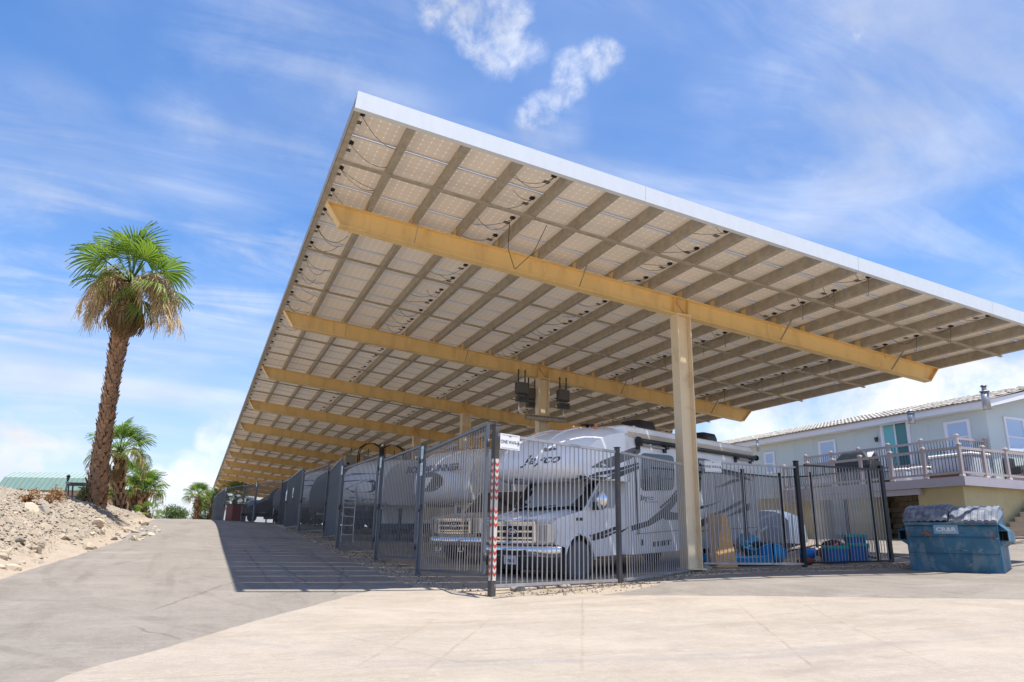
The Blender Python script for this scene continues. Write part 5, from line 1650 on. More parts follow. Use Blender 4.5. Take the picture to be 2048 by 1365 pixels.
def build_items():
    # plywood sheet leaning back on the divider fence
    p = at(1446, 1132, 17.6); g = gz(p.x, p.y)
    t = thing('plywood_sheet', 'tall raw plywood sheet leaning behind the fence just right of the big column', 'plywood', (p.x, p.y, g), rz=R(-8))
    mb = MB()
    mb.prism([(-.32, 0, 0), (.42, 0, 0), (.50, .52, 1.28), (-.06, .52, 1.30)], (0, .018, .004)); mb.build('sheet', M_ply, t)
    a = at(1464, 1132, 18.1)
    kayak('kayak', 'long bright blue kayak lying flat behind the fence beside the plywood sheet', Vector((a.x, a.y + .1, 0)), 2.3, .74, .34, R(-22) , M_kayak, (0.02, .03))
    a = at(1506, 1100, 19.6)
    kayak('kayak', 'faded blue kayak propped up with its dark seat behind the flat bright kayak', Vector((a.x, a.y, 0)), 1.9, .72, .38, R(62), M_kayak2, (.15, -.28), z=.20)
    a = at(1556, 1120, 18.4)
    kayak('kayak', 'blunt blue kayak bow pointing at the fence left of the thick dark post', Vector((a.x + .18, a.y + .45, 0)), 1.8, .80, .46, R(52), M_kayak, (0, .08), cockpit=False)
    g_ = 'blue tubs with teal lids'
    a = at(1673, 1126, 18.9); a.z = gz(a.x, a.y)
    tub('storage_tub', 'short blue tub with teal lid behind the fence, left of the stacked tubs', a, .56, .43, rz=-.35, group=g_)
    a = at(1714, 1121, 19.3); a.z = gz(a.x, a.y)
    tub('storage_tub', 'lower blue tub of the stack of two near the last dark post', a, .56, .46, rz=-.30, group=g_)
    tub('storage_tub', 'upper blue tub with teal lid, topmost of the two stacked tubs', a, .52, .20, z=.49, rz=-.25, group=g_)
    a = at(1622, 1108, 19.8); a.z = gz(a.x, a.y)
    blob('duffel_bag', 'dark blue bag slumped just right of the thick dark post', 'bag', a, .26, (1.7, .9, .7), M_tub, 1)
    a = at(1650, 1114, 19.6); a.z = gz(a.x, a.y)
    blob('duffel_bag', 'red brown bag between the dark blue bag and the short blue tub', 'bag', a, .22, (1.3, .9, .85), M_brick, 2)
    a = at(1612, 1122, 18.6); a.z = gz(a.x, a.y)
    blob('sandbag', 'flat brick red sack at the foot of the thick dark post', 'sack', a, .17, (1.6, .9, .55), M_brick, 4)
    a = at(1668, 1100, 20.6); a.z = gz(a.x, a.y)
    blob('bundle', 'maroon bundle behind the short blue tub', 'bundle', a, .27, (1.4, .9, .95), M_maroon, 5)
    a = at(1636, 1116, 19.2); a.z = gz(a.x, a.y)
    blob('scrap_heap', 'small tan scrap heap between the sacks behind the fence', 'scrap', a, .12, (1.0, .8, .8), M_tanj, 6)
    # stones lying at the fence foot
    M_st = mat('grey_stone', (.34, .31, .28), .9, 0, var=.3, vscale=9, bump=.6, bscale=14)
    for px, py, d, s, lab in ((1130, 1176, 12.6, .085, 'dark flat stone on the dirt in front of the motorhome fence'), (1035, 1182, 12.0, .10, 'broken pale stone in the straw by the chevron post'), (1412, 1140, 17.0, .12, 'pale yellowish stone at the foot of the big column')):
        a = gpt(px, py)
        o = blob('stone', lab, 'stone', a - Vector((0, 0, .03)), s, (1.5, 1, .6), M_st, px)
    # dry grass and straw along the fence foot
    M_straw = mat('dry_straw', (.48, .36, .19), .9, var=.3, vscale=9)
    mb = MB(); rr = random.Random(11)
    for k in range(900):
        t = rr.random()
        px = 1000 + 250 * t if rr.random() < .65 else rr.uniform(1400, 1780)
        py = (1187 - 22 * t + rr.gauss(0, 6)) if px < 1260 else (1140 - (px - 1400) * .025 + rr.gauss(0, 2.5))
        a = gpt(px, min(py, 1205)); 
        an = rr.uniform(0, 6.28); l = rr.uniform(.03, .11); el = rr.uniform(.0, .5)
        d = Vector((math.cos(an) * math.cos(el), math.sin(an) * math.cos(el), math.sin(el)))
        n = Vector((-math.sin(an), math.cos(an), 0)) * .003
        a = a + Vector((0, 0, .006))
        mb.poly([a - n, a + n, a + d * l])
    for (px, py) in ((1090, 1178), (1185, 1166), (1040, 1180)):
        c = gpt(px, py)
        for k in range(22):
            an = rr.uniform(0, 6.28); l = rr.uniform(.10, .30); el = rr.uniform(.7, 1.4)
            d = Vector((math.cos(an) * math.cos(el), math.sin(an) * math.cos(el), math.sin(el))); n = Vector((-math.sin(an), math.cos(an), 0)) * .004
            mb.poly([c - n, c + n, c + d * l])
    o = mb.build('dry_grass', M_straw, recalc=False); tag(o, 'dry straw and weed stalks scattered along the foot of the fences', 'grass', kind='stuff')
    # loose gravel under the fences and gates
    M_gr = mat('mixed_gravel', (.28, .24, .20), .95, var=.4, vscale=14)
    mb = MB()
    for k in range(2600):
        if rr.random() < .5: x = rr.uniform(3.5, 4.6); y = rr.uniform(11.2, 34)
        else:
            t = rr.random(); x = 4.3 + 13 * t; y = float(np.interp(x, [4.3, 7.4, 10.4, 13.6, 17.3], [10.9, 11.9, 13.6, 13.5, 13.5])) + rr.gauss(0, .28)
        s = rr.uniform(.008, .03); z = gz(x, y) if False else 0
        mb.add([(x + s, y, 0), (x - s * .6, y + s, 0), (x - s * .7, y - s * .8, 0), (x, y, s * 1.1)], [[0, 1, 3], [1, 2, 3], [2, 0, 3]])
    V = np.array(mb.v); V[:, 2] += ground_h(V[:, 0], V[:, 1]); mb.v = [tuple(v) for v in V]
    o = mb.build('gravel', M_gr, recalc=False); tag(o, 'loose gravel strewn under the gates and along the fence line', 'gravel', kind='stuff')
    # pebbles scattered over the paving, each small
    mb = MB()
    eb = [gpt(130, 1362), gpt(330, 1303), gpt(549, 1237), gpt(690, 1198), gpt(751, 1184)]
    for k in range(1500):
        x = rr.uniform(-3, 16); y = rr.uniform(3, 11.5)
        if k > 420:                                  # grit gathered along the edge of the apron
            i = rr.randrange(len(eb) - 1); e_ = eb[i].lerp(eb[i + 1], rr.random()); x = e_.x + rr.gauss(0, .10); y = e_.y + rr.gauss(0, .10)
            if k > 1200: x = rr.uniform(4.5, 17); e_ = gpt(1060 + (x - 4.5) * 78, 1197); x = e_.x; y = e_.y + rr.gauss(0, .16); s = rr.uniform(.003, .010) * (2.0 if rr.random() < .05 else 1)
        s *= .62
        mb.add([(x + s, y, .03), (x - s * .6, y + s, .03), (x - s * .7, y - s * .8, .03), (x, y, .03 + s * 1.1)], [[0, 1, 3], [1, 2, 3], [2, 0, 3]])
    V = np.array(mb.v); V[:, 2] += base_h(V[:, 0], V[:, 1]); mb.v = [tuple(v) for v in V]
    o = mb.build('pebbles', mat('tan_grit', (.30, .25, .195), .95, var=.4, vscale=14), recalc=False); tag(o, 'tiny pebbles scattered over the paving', 'pebbles', kind='stuff')

build_items()

def build_inverters():
    M_inv = mat('grey_inverter_case', (.30, .30, .29), .5, .2, var=.1)
    M_invd = mat('dark_inverter_case', (.085, .085, .088), .5, .2, var=.3, vscale=14)
    y = Y0 + BAY; zt = CP((COLX - X0) / CT, y, -.47).z
    g = 'inverters hung around the second column'
    for k, (dx, lab) in enumerate(((-.92, 'dark inverter box left of the second column, with a conduit curling under it'), (-.30, 'dark inverter box half hidden behind the second column'), (.66, 'dark inverter box right of the second column'))):
        yy = y - (.28 if k != 1 else -.25)
        z = zt - .75 - .05 * k
        t = thing('inverter', lab, 'inverter', (COLX + dx, yy, z), group=g)
        mb = MB(); mb.box((0, 0, .27), (.44, .20, .42), bev=.03); mb.build('case', M_invd, t)
        mb = MB(); mb.box((0, -.112, .30), (.40, .03, .36), bev=.01); mb.build('front_cover', mat('speckled_cover', (.15, .145, .14), .55, .2, var=.5, vscale=40), t)
        mb = MB(); mb.box((0.02, 0, -.08), (.42, .19, .20), bev=.02); c = mb.build('switch_box', M_invd, t)
        mb = MB()
        for q in (-.1, .0, .12): mb.cyl((q, -.10, -.08), (q, -.125, -.08), .03, 8)
        mb.build('switch', M_black, c)
        mb = MB(); mb.bar((.15, .05, .5), (.15, .05, .95), .04, .04); mb.bar((-.1, .05, .5), (-.1, .05, .95), .04, .04); mb.build('hanger', M_dkgrey, t)
        if k != 1:
            mb = MB(); s = 1 if k == 0 else -1
            mb.tube([(-.08, 0, -.17), (-.08, 0, -.42), (-.05, 0, -.52), (s * .05, 0, -.58), (s * .22, 0, -.60)] if k == 0 else [(.02, 0, -.17), (.02, 0, -.56)], .028, 8)
            mb.build('conduit', M_alu, t)
    t = thing('cable_trough', 'perforated grey cable trough fixed across the second column below the inverters', 'cable trough', (COLX, y - .28, zt - 1.42))
    mb = MB(); mb.box((0, 0, -.07), (1.5, .15, .03)); mb.box((0, -.075, 0), (1.5, .012, .16)); mb.box((0, .075, 0), (1.5, .012, .16)); mb.build('tray', M_galv, t)
    mb = MB()
    for k in range(28): mb.box((-.72 + .053 * k, -.083, .035), (.026, .006, .05))
    mb.build('slots', M_black, t)
    # grey inverters on the fifth column
    y = Y0 + 4 * BAY; zt = CP((COLX - X0) / CT, y, -.47).z
    g = 'grey inverters around the fifth column'
    for dx, lab in ((-2.05, 'pale grey inverter, leftmost of the row hung under the fifth beam'), (-.95, 'pale grey inverter just left of the cable bundle under the fifth beam'), (.75, 'pale grey inverter right of the cable bundle under the fifth beam'), (1.85, 'pale grey inverter, rightmost of the row under the fifth beam')):
        t = thing('inverter', lab, 'inverter', (COLX + dx, y - .2, zt - 1.05), group=g)
        mb = MB(); mb.box((0, 0, .35), (.72, .26, .72), bev=.03); mb.build('case', M_inv, t)
        mb = MB(); mb.box((.02, 0, -.07), (.66, .22, .16), bev=.02); mb.build('base_unit', M_black, t)
        mb = MB(); mb.box((-.15, -.137, .16), (.16, .012, .14)); mb.build('screen', M_glass, t)
        mb = MB(); mb.bar((0, .05, .7), (0, .05, 1.2), .04, .04); mb.build('hanger', M_dkgrey, t)
    t = thing('cable_bundle', 'black cables looping over the fifth beam between the grey inverters', 'cables', (COLX - .1, y - .2, zt))
    mb = MB(); mb.tube([(-.0, 0, .45), (0, 0, -.9)], .16, 8); mb.build('trunking', M_dkgrey, t)
    for a, b in ((-1.5, .9), (1.6, .95), (-1.4, .8), (1.45, .8)):
        mb = MB(); mb.tube([(a, 0, -.9), (a, 0, -.1), (a * .93, 0, .2), (a * .7, 0, .45), (a * .35, 0, .5), (a * .1, 0, .3), (0, 0, -.1)], .035, 6); mb.build('cable', M_cable, t)
build_inverters()
# ------------------------------------------------------------------ the raised house, its decks, wall and steps
M_sid = mat('pale_blue_siding', (.56, .63, .61), .6, var=.04, vscale=1)
M_trim = mat('white_house_trim', (.80, .80, .82), .5, var=.03)
M_roof = mat('weathered_roof_tile', (.46, .42, .36), .85, var=.2, vscale=5, rand=.12)
M_blind = mat('white_blind', (.46, .60, .78), .15)
M_teal_glass = mat('teal_curtain', (.16, .50, .52), .25, var=.15, vscale=9, stretch=(1, 8, .2))
M_dteal = mat('dark_teal_glass', (.05, .19, .20), .12)
M_deckp = mat('taupe_deck_paint', (.40, .345, .335), .55, var=.08, vscale=4)
M_deckf = mat('lilac_grey_fascia', (.40, .37, .41), .55, var=.08, vscale=2)
M_cream = mat('cream_post_cap', (.68, .60, .52), .55)
M_stucco = mat('ochre_stucco', (.50, .43, .24), .85, var=.12, vscale=1.6, bump=.4, bscale=30, dirt=(.30, .26, .17), dscale=1.5, damt=.5)
M_block = mat('grey_brown_block', (.34, .28, .20), .9, var=.25, vscale=5, rand=.25, bump=.4, bscale=25)
M_conc2 = mat('step_concrete', (.46, .40, .34), .85, var=.2, vscale=4)
M_wood = mat('dark_stained_wood', (.11, .065, .035), .7, var=.35, vscale=3)
M_tubw = mat('spa_shell', (.58, .62, .68), .4, var=.08)
M_grey_house = M_dkgrey
HX = 27.0

def zr(z): return z + ZC
def build_house():
    y0, y1 = 17.6, 37.0; zf = zr(3.3); ze = zr(5.45); XB = 34.0
    root = thing('house', 'pale blue house with white trim and a tiled roof, raised behind the deck', 'house', (HX, (y0 + y1) / 2, gz(HX, 22)))
    o = root.location
    def put(mb, name, m, parent=root, **k):
        x = mb.build(name, m, parent, **k)
        if parent is root: x.location = -o
        return x
    mb = MB(); zb = zr(.3)
    rid = zr(5.45) + .95
    mb.prism([(HX, y0, zb), (XB, y0, zb), (XB, y0, ze), ((HX + XB) / 2, y0, rid - .10), (HX, y0, ze)], (0, y1 - y0, 0))
    wall = put(mb, 'wall', M_sid)
    # vertical board seams on the long wall and the end wall
    for k in range(1, 16):
        mb = MB(); yy = y0 + 1.22 * k
        if yy < y1: mb.box((HX - .004, yy, (zf + ze) / 2 - .05), (.012, .018, ze - zf)); mb.build('batten', M_sid, wall)
    # eave fascia, rake boards and soffit
    mb = MB(); mb.box((HX - .42, (y0 + y1) / 2 - .1, ze + .02), (.04, y1 - y0 + .7, .26)); put(mb, 'eave_fascia', M_trim)
    mb = MB(); mb.box((HX - .21, (y0 + y1) / 2, ze - .09), (.42, y1 - y0 + .6, .02)); put(mb, 'soffit', M_trim)
    mb = MB(); xm = (HX + XB) / 2
    for a, b in (((HX - .44, ze - .02), (xm, rid)), ((XB + .44, ze - .02), (xm, rid))):
        mb.prism([(a[0], y0 - .46, a[1] - .12), (b[0], y0 - .46, b[1] - .12), (b[0], y0 - .46, b[1] + .14), (a[0], y0 - .46, a[1] + .14)], (0, .04, 0))
    put(mb, 'rake_board', M_trim)
    # roof plane with rows of rolled tiles on the visible slope
    th = math.atan2(rid - ze, xm - HX)
    sl = Vector((math.cos(th), 0, math.sin(th))); nn = Vector((-math.sin(th), 0, math.cos(th)))
    e0 = Vector((HX - .50, y0 - .5, ze + .11)) ; Ls = (xm - HX + .5) / math.cos(th)
    mb = MB(); Ltot = y1 - y0 + 1.0
    mb.prism([e0, e0 + sl * Ls, e0 + sl * Ls + nn * .03, e0 + nn * .03], (0, Ltot, 0))
    e1 = Vector((XB + .5, y0 - .5, ze + .11)); s2 = Vector((-sl.x, 0, sl.z)); n2 = Vector((-nn.x, 0, nn.z))
    mb.prism([e1, e1 + s2 * Ls, e1 + s2 * Ls + n2 * .03, e1 + n2 * .03], (0, Ltot, 0))
    roof = put(mb, 'roof', M_roof)
    tm = MB(); prof = [(0, .006), (.05, .022), (.09, .03), (.13, .022), (.17, .006), (.21, .003)]
    def tile(m_, base, s):
        rows = []
        for q, zz in ((0, .035), (.40, .0)):
            rows.append([base + sl * q + Vector((0, a, 0)) + nn * (b + zz) for a, b in prof])
        m_.grid(rows, 0, True)
        m_.grid([[r - nn * .03 for r in rows[0]], rows[0]], 0, False)
    tile(tm, Vector((0, 0, 0)), 0)
    tme = tm.mesh('roof_tile', M_roof)
    ncol = int(Ltot / .215); left = MB(); rj = random.Random(4)
    for row in range(int(Ls / .37)):
        for k in range(ncol):
            p = e0 + sl * (.37 * row - .03) + nn * .03 + Vector((0, .215 * k + .1 * (row % 2), 0)) + nn * rj.uniform(-.006, .012)
            if row < 3:
                t = link('roof_tile', tme, roof); t.location = p
            else: tile(left, p, 0)
    left.build('roof_tile', M_roof, roof, kind='stuff')
    # windows on the long wall: (photo-derived) y range, z range
    def window(ya, yb, za, zb_, name='window', sash=True, blind=True):
        w = MB(); t = .09
        xw = HX - .03
        for (a, b, c, d) in ((ya - t, yb + t, zb_, zb_ + t), (ya - t, yb + t, za - t, za), (ya - t, ya, za, zb_), (yb, yb + t, za, zb_)):
            w.box((xw, (a + b) / 2, (c + d) / 2), (.05, b - a, d - c))
        f = put(w, name, M_trim)
        w = MB(); w.box((HX - .012, (ya + yb) / 2, (za + zb_) / 2), (.016, yb - ya, zb_ - za)); w.build('pane', M_blind if blind else M_dteal, f)
        if sash:
            w = MB(); w.box((HX - .03, (ya + yb) / 2, za + (zb_ - za) * .46), (.03, yb - ya, .05)); w.box((HX - .026, ya + .02, (za + zb_) / 2), (.024, .04, zb_ - za)); w.box((HX - .026, yb - .02, (za + zb_) / 2), (.024, .04, zb_ - za)); w.build('sash', M_trim, f)
            for k in range(12):
                zz = za + (zb_ - za) * (.50 + .04 * k)
                w = MB(); w.box((HX - .024, (ya + yb) / 2, zz), (.006, yb - ya - .09, .012)); w.build('blind_slat', M_blind, f)
        return f
    def ywall(px, py=900): return at_plane(px, py, (HX, 0, 0), Vector((1, 0, 0)))
    for pa, pb, yt in ((1895, 1939, 846), (1642, 1671, 885), (1533, 1549, 908)):
        A = ywall(pa, yt + 20); B = ywall(pb, yt + 20); T = ywall((pa + pb) / 2, yt)
        window(min(A.y, B.y), max(A.y, B.y), zf + .62, min(T.z, ze - .28))
    A = ywall(1768, 880); B = ywall(1819, 880); ya, yb = min(A.y, B.y), max(A.y, B.y)
    w = MB(); t = .10; zt = zf + 2.02
    for (a, b, c, d) in ((ya - t, yb + t, zt, zt + t), (ya - t, ya, zf, zt), (yb, yb + t, zf, zt)): w.box((HX - .03, (a + b) / 2, (c + d) / 2), (.06, b - a, d - c))
    f = put(w, 'sliding_door', M_trim)
    ym = (ya + yb) / 2
    w = MB(); w.box((HX - .02, (ym + yb) / 2, (zf + zt) / 2), (.02, yb - ym, zt - zf)); w.build('door_leaf', M_teal_glass, f)
    w = MB(); w.box((HX - .012, (ym + ya) / 2, (zf + zt) / 2), (.016, ym - ya, zt - zf)); w.build('door_leaf', M_dteal, f)
    w = MB(); w.box((HX - .035, ym, (zf + zt) / 2), (.03, .06, zt - zf)); w.box((HX - .035, yb - .03, (zf + zt) / 2), (.03, .05, zt - zf)); w.box((HX - .03, ya + .03, (zf + zt) / 2), (.03, .05, zt - zf)); w.build('door_frame', M_trim, f)
    A = ywall(1755, 877); w = MB(); w.box((HX - .05, A.y, A.z), (.08, .10, .10), bev=.02); w.cyl((HX - .09, A.y, A.z - .16), (HX - .09, A.y, A.z + .02), .06, 10, r2=.08); put(w, 'wall_lamp', M_dkgrey)
    # end-wall window
    ex = at_plane(2012, 860, (0, y0, 0), Vector((0, 1, 0))).x; ex2 = at_plane(2045, 860, (0, y0, 0), Vector((0, 1, 0))).x
    w = MB(); t = .09; za, zb_ = zf + .62, zf + 1.75
    for (a, b, c, d) in ((ex - t, ex2 + t, zb_, zb_ + t), (ex - t, ex2 + t, za - t, za), (ex - t, ex, za, zb_), (ex2, ex2 + t, za, zb_)): w.box(((a + b) / 2, y0 - .03, (c + d) / 2), (b - a, .05, d - c))
    f = put(w, 'window', M_trim)
    w = MB(); w.box(((ex + ex2) / 2, y0 - .012, (za + zb_) / 2), (ex2 - ex, .016, zb_ - za)); w.build('pane', M_blind, f)
    w = MB(); w.box(((ex + ex2) / 2, y0 - .03, za + (zb_ - za) * .4), (ex2 - ex, .03, .05)); w.build('sash', M_trim, f)
    for k in range(14):
        w = MB(); w.box(((ex + ex2) / 2, y0 - .024, za + (zb_ - za) * (.45 + .037 * k)), (ex2 - ex - .05, .006, .012)); w.build('blind_slat', M_blind, f)
    # roof pipes
    for px, py, h, r, nm in ((1972, 803, .55, .13, 'flue_pipe'), (1822, 832, .16, .13, 'roof_vent'), (1515, 890, .2, .06, 'roof_pipe')):
        b = at_plane(px, py, e0 + sl * 2.2, nn); w = MB()
        w.cyl(b - Vector((0, 0, .3)), b + Vector((0, 0, h * .62)), r, 10); w.cyl(b + Vector((0, 0, h * .62)), b + Vector((0, 0, h * .68)), r * 1.3, 10)
        w.cyl(b + Vector((0, 0, h * .68)), b + Vector((0, 0, h)), r * .6, 10); w.cyl(b + Vector((0, 0, h)), b + Vector((0, 0, h + .06)), r * 1.0, 10, r2=r * .5)
        put(w, nm, M_steel)
    return root
build_house()

def railing(root, A, B, z, n, hb=1.0, first=True, last=True, shade=M_deckp, light_caps=True):
    """posts, rails and black balusters between A and B (xy), floor height z"""
    o = root.location; A = Vector((A[0], A[1], z)); B = Vector((B[0], B[1], z)); d = (B - A); L = d.length; d.normalize()
    for k in range(n + 1):
        if (k == 0 and not first) or (k == n and not last): continue
        p = A.lerp(B, k / n) - o
        mb = MB(); mb.box(p + Vector((0, 0, hb / 2 + .02)), (.10, .10, hb + .04)); ps = mb.build('rail_post', shade, root)
        mb = MB(); mb.box(p + Vector((0, 0, hb + .06)), (.14, .14, .03)); mb.box(p + Vector((0, 0, hb + .09)), (.09, .09, .03)); mb.build('post_cap', M_cream if light_caps else shade, ps)
        mb = MB(); mb.box(p + Vector((0, 0, .03)), (.135, .135, .06)); mb.build('post_base', M_cream if light_caps else shade, ps)
    for k in range(n):
        a = A.lerp(B, k / n) - o + d * .05; b = A.lerp(B, (k + 1) / n) - o - d * .05
        for zz, hh in ((hb - .06, .09), (.13, .07)):
            mb = MB(); mb.bar(a + Vector((0, 0, zz)), b + Vector((0, 0, zz)), .06, hh); mb.build('rail', shade, root)
        m = int((b - a).length / .115)
        for q in range(1, m):
            p = a.lerp(b, q / m)
            c = link('baluster', _bal(), root); c.location = p + Vector((0, 0, .16))
_balm = []
def _bal():
    if not _balm:
        mb = MB(); mb.cyl((0, 0, 0), (0, 0, .74), .011, 5); _balm.append(mb.mesh('baluster', M_black))
    return _balm[0]

def build_deck():
    X, Y = 23.2, 16.2; zd = zr(2.52); Y2 = 24.4
    root = thing('deck', 'raised taupe deck with black balusters and cream post caps, wrapped round the house front', 'deck', (X, Y, gz(X, Y)))
    o = root.location
    def put(mb, name, m, parent=root, **k):
        x = mb.build(name, m, parent, **k)
        if parent is root: x.location = -o
        return x
    mb = MB(); mb.box((X + 1.9, (Y + Y2) / 2, zd - .03), (3.8, Y2 - Y, .05)); mb.box((X + 5.8, Y + .7, zd - .03), (4.0, 1.4, .05)); put(mb, 'deck_floor', M_deckp)
    mb = MB(); mb.box((X - .02, (Y + Y2) / 2, zd - .16), (.04, Y2 - Y, .30)); put(mb, 'deck_fascia', M_deckf)
    mb = MB(); mb.box((X + 3.98, Y - .02, zd - .16), (8.0, .04, .30)); put(mb, 'deck_fascia', M_deckf)
    mb = MB(); mb.box((X + .10, (Y + 1.7 + Y2) / 2, zd - .42), (.14, Y2 - Y - 1.7, .20)); put(mb, 'header_beam', M_deckf)
    railing(root, (X + .06, Y + .06), (X + .06, Y2 - .1), zd, 6)
    railing(root, (X + .06, Y + .06), (X + 6.0, Y + .06), zd, 5, first=False)
    # upper landing against the house
    XU = 25.3; zu = zr(3.18); yu0, yu1 = 17.7, 25.2
    up = thing('upper_deck', 'higher taupe landing in front of the sliding door, behind the main deck rail', 'deck', (XU, yu0, zd))
    ou = up.location
    mb = MB(); mb.box(((XU + HX) / 2, (yu0 + yu1) / 2, zu - .03), (HX - XU - .02, yu1 - yu0, .06)); x = mb.build('deck_floor', M_deckp, up); x.location = -ou
    mb = MB(); mb.box((XU, (yu0 + yu1) / 2, zu - .20), (.04, yu1 - yu0, .30)); mb.box(((XU + HX) / 2, yu0, zu - .20), (HX - XU - .05, .04, .30)); x = mb.build('deck_fascia', M_tubw, up); x.location = -ou
    for k in range(14):
        mb = MB(); mb.box((XU + .03, yu0 + .3 + k * (yu1 - yu0 - .5) / 13, (zd + zu - .35) / 2), (.03, .5, zu - .35 - zd)); x = mb.build('skirt_board', M_wood, up); x.location = -ou
    railing(up, (XU + .06, yu0 + .06), (XU + .06, yu1 - .1), zu, 5)
    railing(up, (XU + .06, yu0 + .06), (HX - .1, yu0 + .06), zu, 1, first=False)
    # stair rail going up behind the corner, with its landing
    st = thing('deck_stair', 'short stair with grey black railing rising to the right behind the deck', 'stair', (27.4, 16.9, zd))
    os_ = st.location
    for k in range(4):
        mb = MB(); mb.box((27.3 + .28 * k, 17.0, zd + .09 + .18 * k), (.30, 1.0, .18)); x = mb.build('step', M_deckp, st); x.location = -os_
    mb = MB(); mb.bar((27.1, 16.45, zd + .95), (28.3, 16.45, zd + 1.75), .06, .08); x = mb.build('sloped_rail', M_dkgrey, st); x.location = -os_
    for k in range(9):
        xx = 27.2 + .13 * k; mb = MB(); mb.box((xx, 16.45, zd + .55 + .68 * (xx - 27.1) - .05), (.022, .022, .85)); x = mb.build('baluster', M_black, st); x.location = -os_
    railing(st, (28.4, 16.45), (30.6, 16.45), zd + .75, 2, light_caps=False)
    # things standing on the deck
    def ondeck(px, py, z): return at_plane(px, py, (0, 0, z), Vector((0, 0, 1)))
    t = thing('barbecue', 'barbecue under a black and grey cover on the deck', 'barbecue', (24.5, 21.6, zd), rz=.1)
    mb = MB(); rows = []
    for z, a, b in ((.05, .38, .95), (.6, .36, .92), (1.0, .36, .90), (1.05, .33, .85), (1.3, .22, .62), (1.42, .16, .50), (1.43, .02, .3)):
        rows.append([(a * u, b * v, z + .01 * math.sin(7 * v + 3 * u)) for u, v in rounded(-1, 1, -1, 1, .25)])
    mb.grid(rows, 0, True, True); mb.build('cover', M_tarpb, t)
    mb = MB(); mb.grid([[(a, b, z) for b in (-.9, -.75, -.6)] for a, z in ((-.3, 1.08), (0, 1.38), (.3, 1.08))], 0, True); mb.build('cover_panel', M_cover, t)
    t = thing('hot_tub', 'pale blue spa tub with dark step below, at the deck corner', 'spa', (24.75, 17.35, zd))
    mb = MB(); mb.box((0, 0, .42), (1.0, 1.6, .78), bev=.08); mb.build('shell', M_tubw, t)
    mb = MB(); mb.box((0, 0, .86), (1.06, 1.66, .10), bev=.04); mb.build('cover', M_white, t)
    mb = MB(); mb.box((-.7, 0, .12), (.3, 1.2, .24), bev=.02); mb.build('step', M_wood, t)
    for k, (x, y, lab) in enumerate(((24.4, 18.6, 'white planter tub on the deck next to the spa'), (24.4, 19.4, 'white cooler chest on the deck left of the planter'))):
        t = thing('deck_chest' if k else 'planter', lab, 'chest' if k else 'planter', (x, y, zd))
        mb = MB(); mb.box((0, 0, .25), (.5, .6, .5), bev=.05); mb.build('box', M_tubw, t)
        mb = MB(); mb.box((0, 0, .53), (.54, .64, .08), bev=.03); mb.build('lid', M_white, t)
    t = thing('wicker_chair', 'dark wicker chair on the right end of the deck', 'chair', (27.8, 17.3, zd))
    mb = MB(); mb.box((0, 0, .38), (.6, .6, .12), bev=.03); mb.build('seat', M_dkgrey, t)
    mb = MB(); mb.box((0, .28, .72), (.6, .10, .6), bev=.03); mb.build('backrest', M_dkgrey, t)
    for sx in (-.26, .26):
        mb = MB(); mb.box((sx, 0, .5), (.08, .6, .28), bev=.02); mb.build('armrest', M_dkgrey, t)
        for sy in (-.25, .25):
            mb = MB(); mb.box((sx, sy, .16), (.06, .06, .32)); mb.build('leg', M_dkgrey, t)
build_deck()

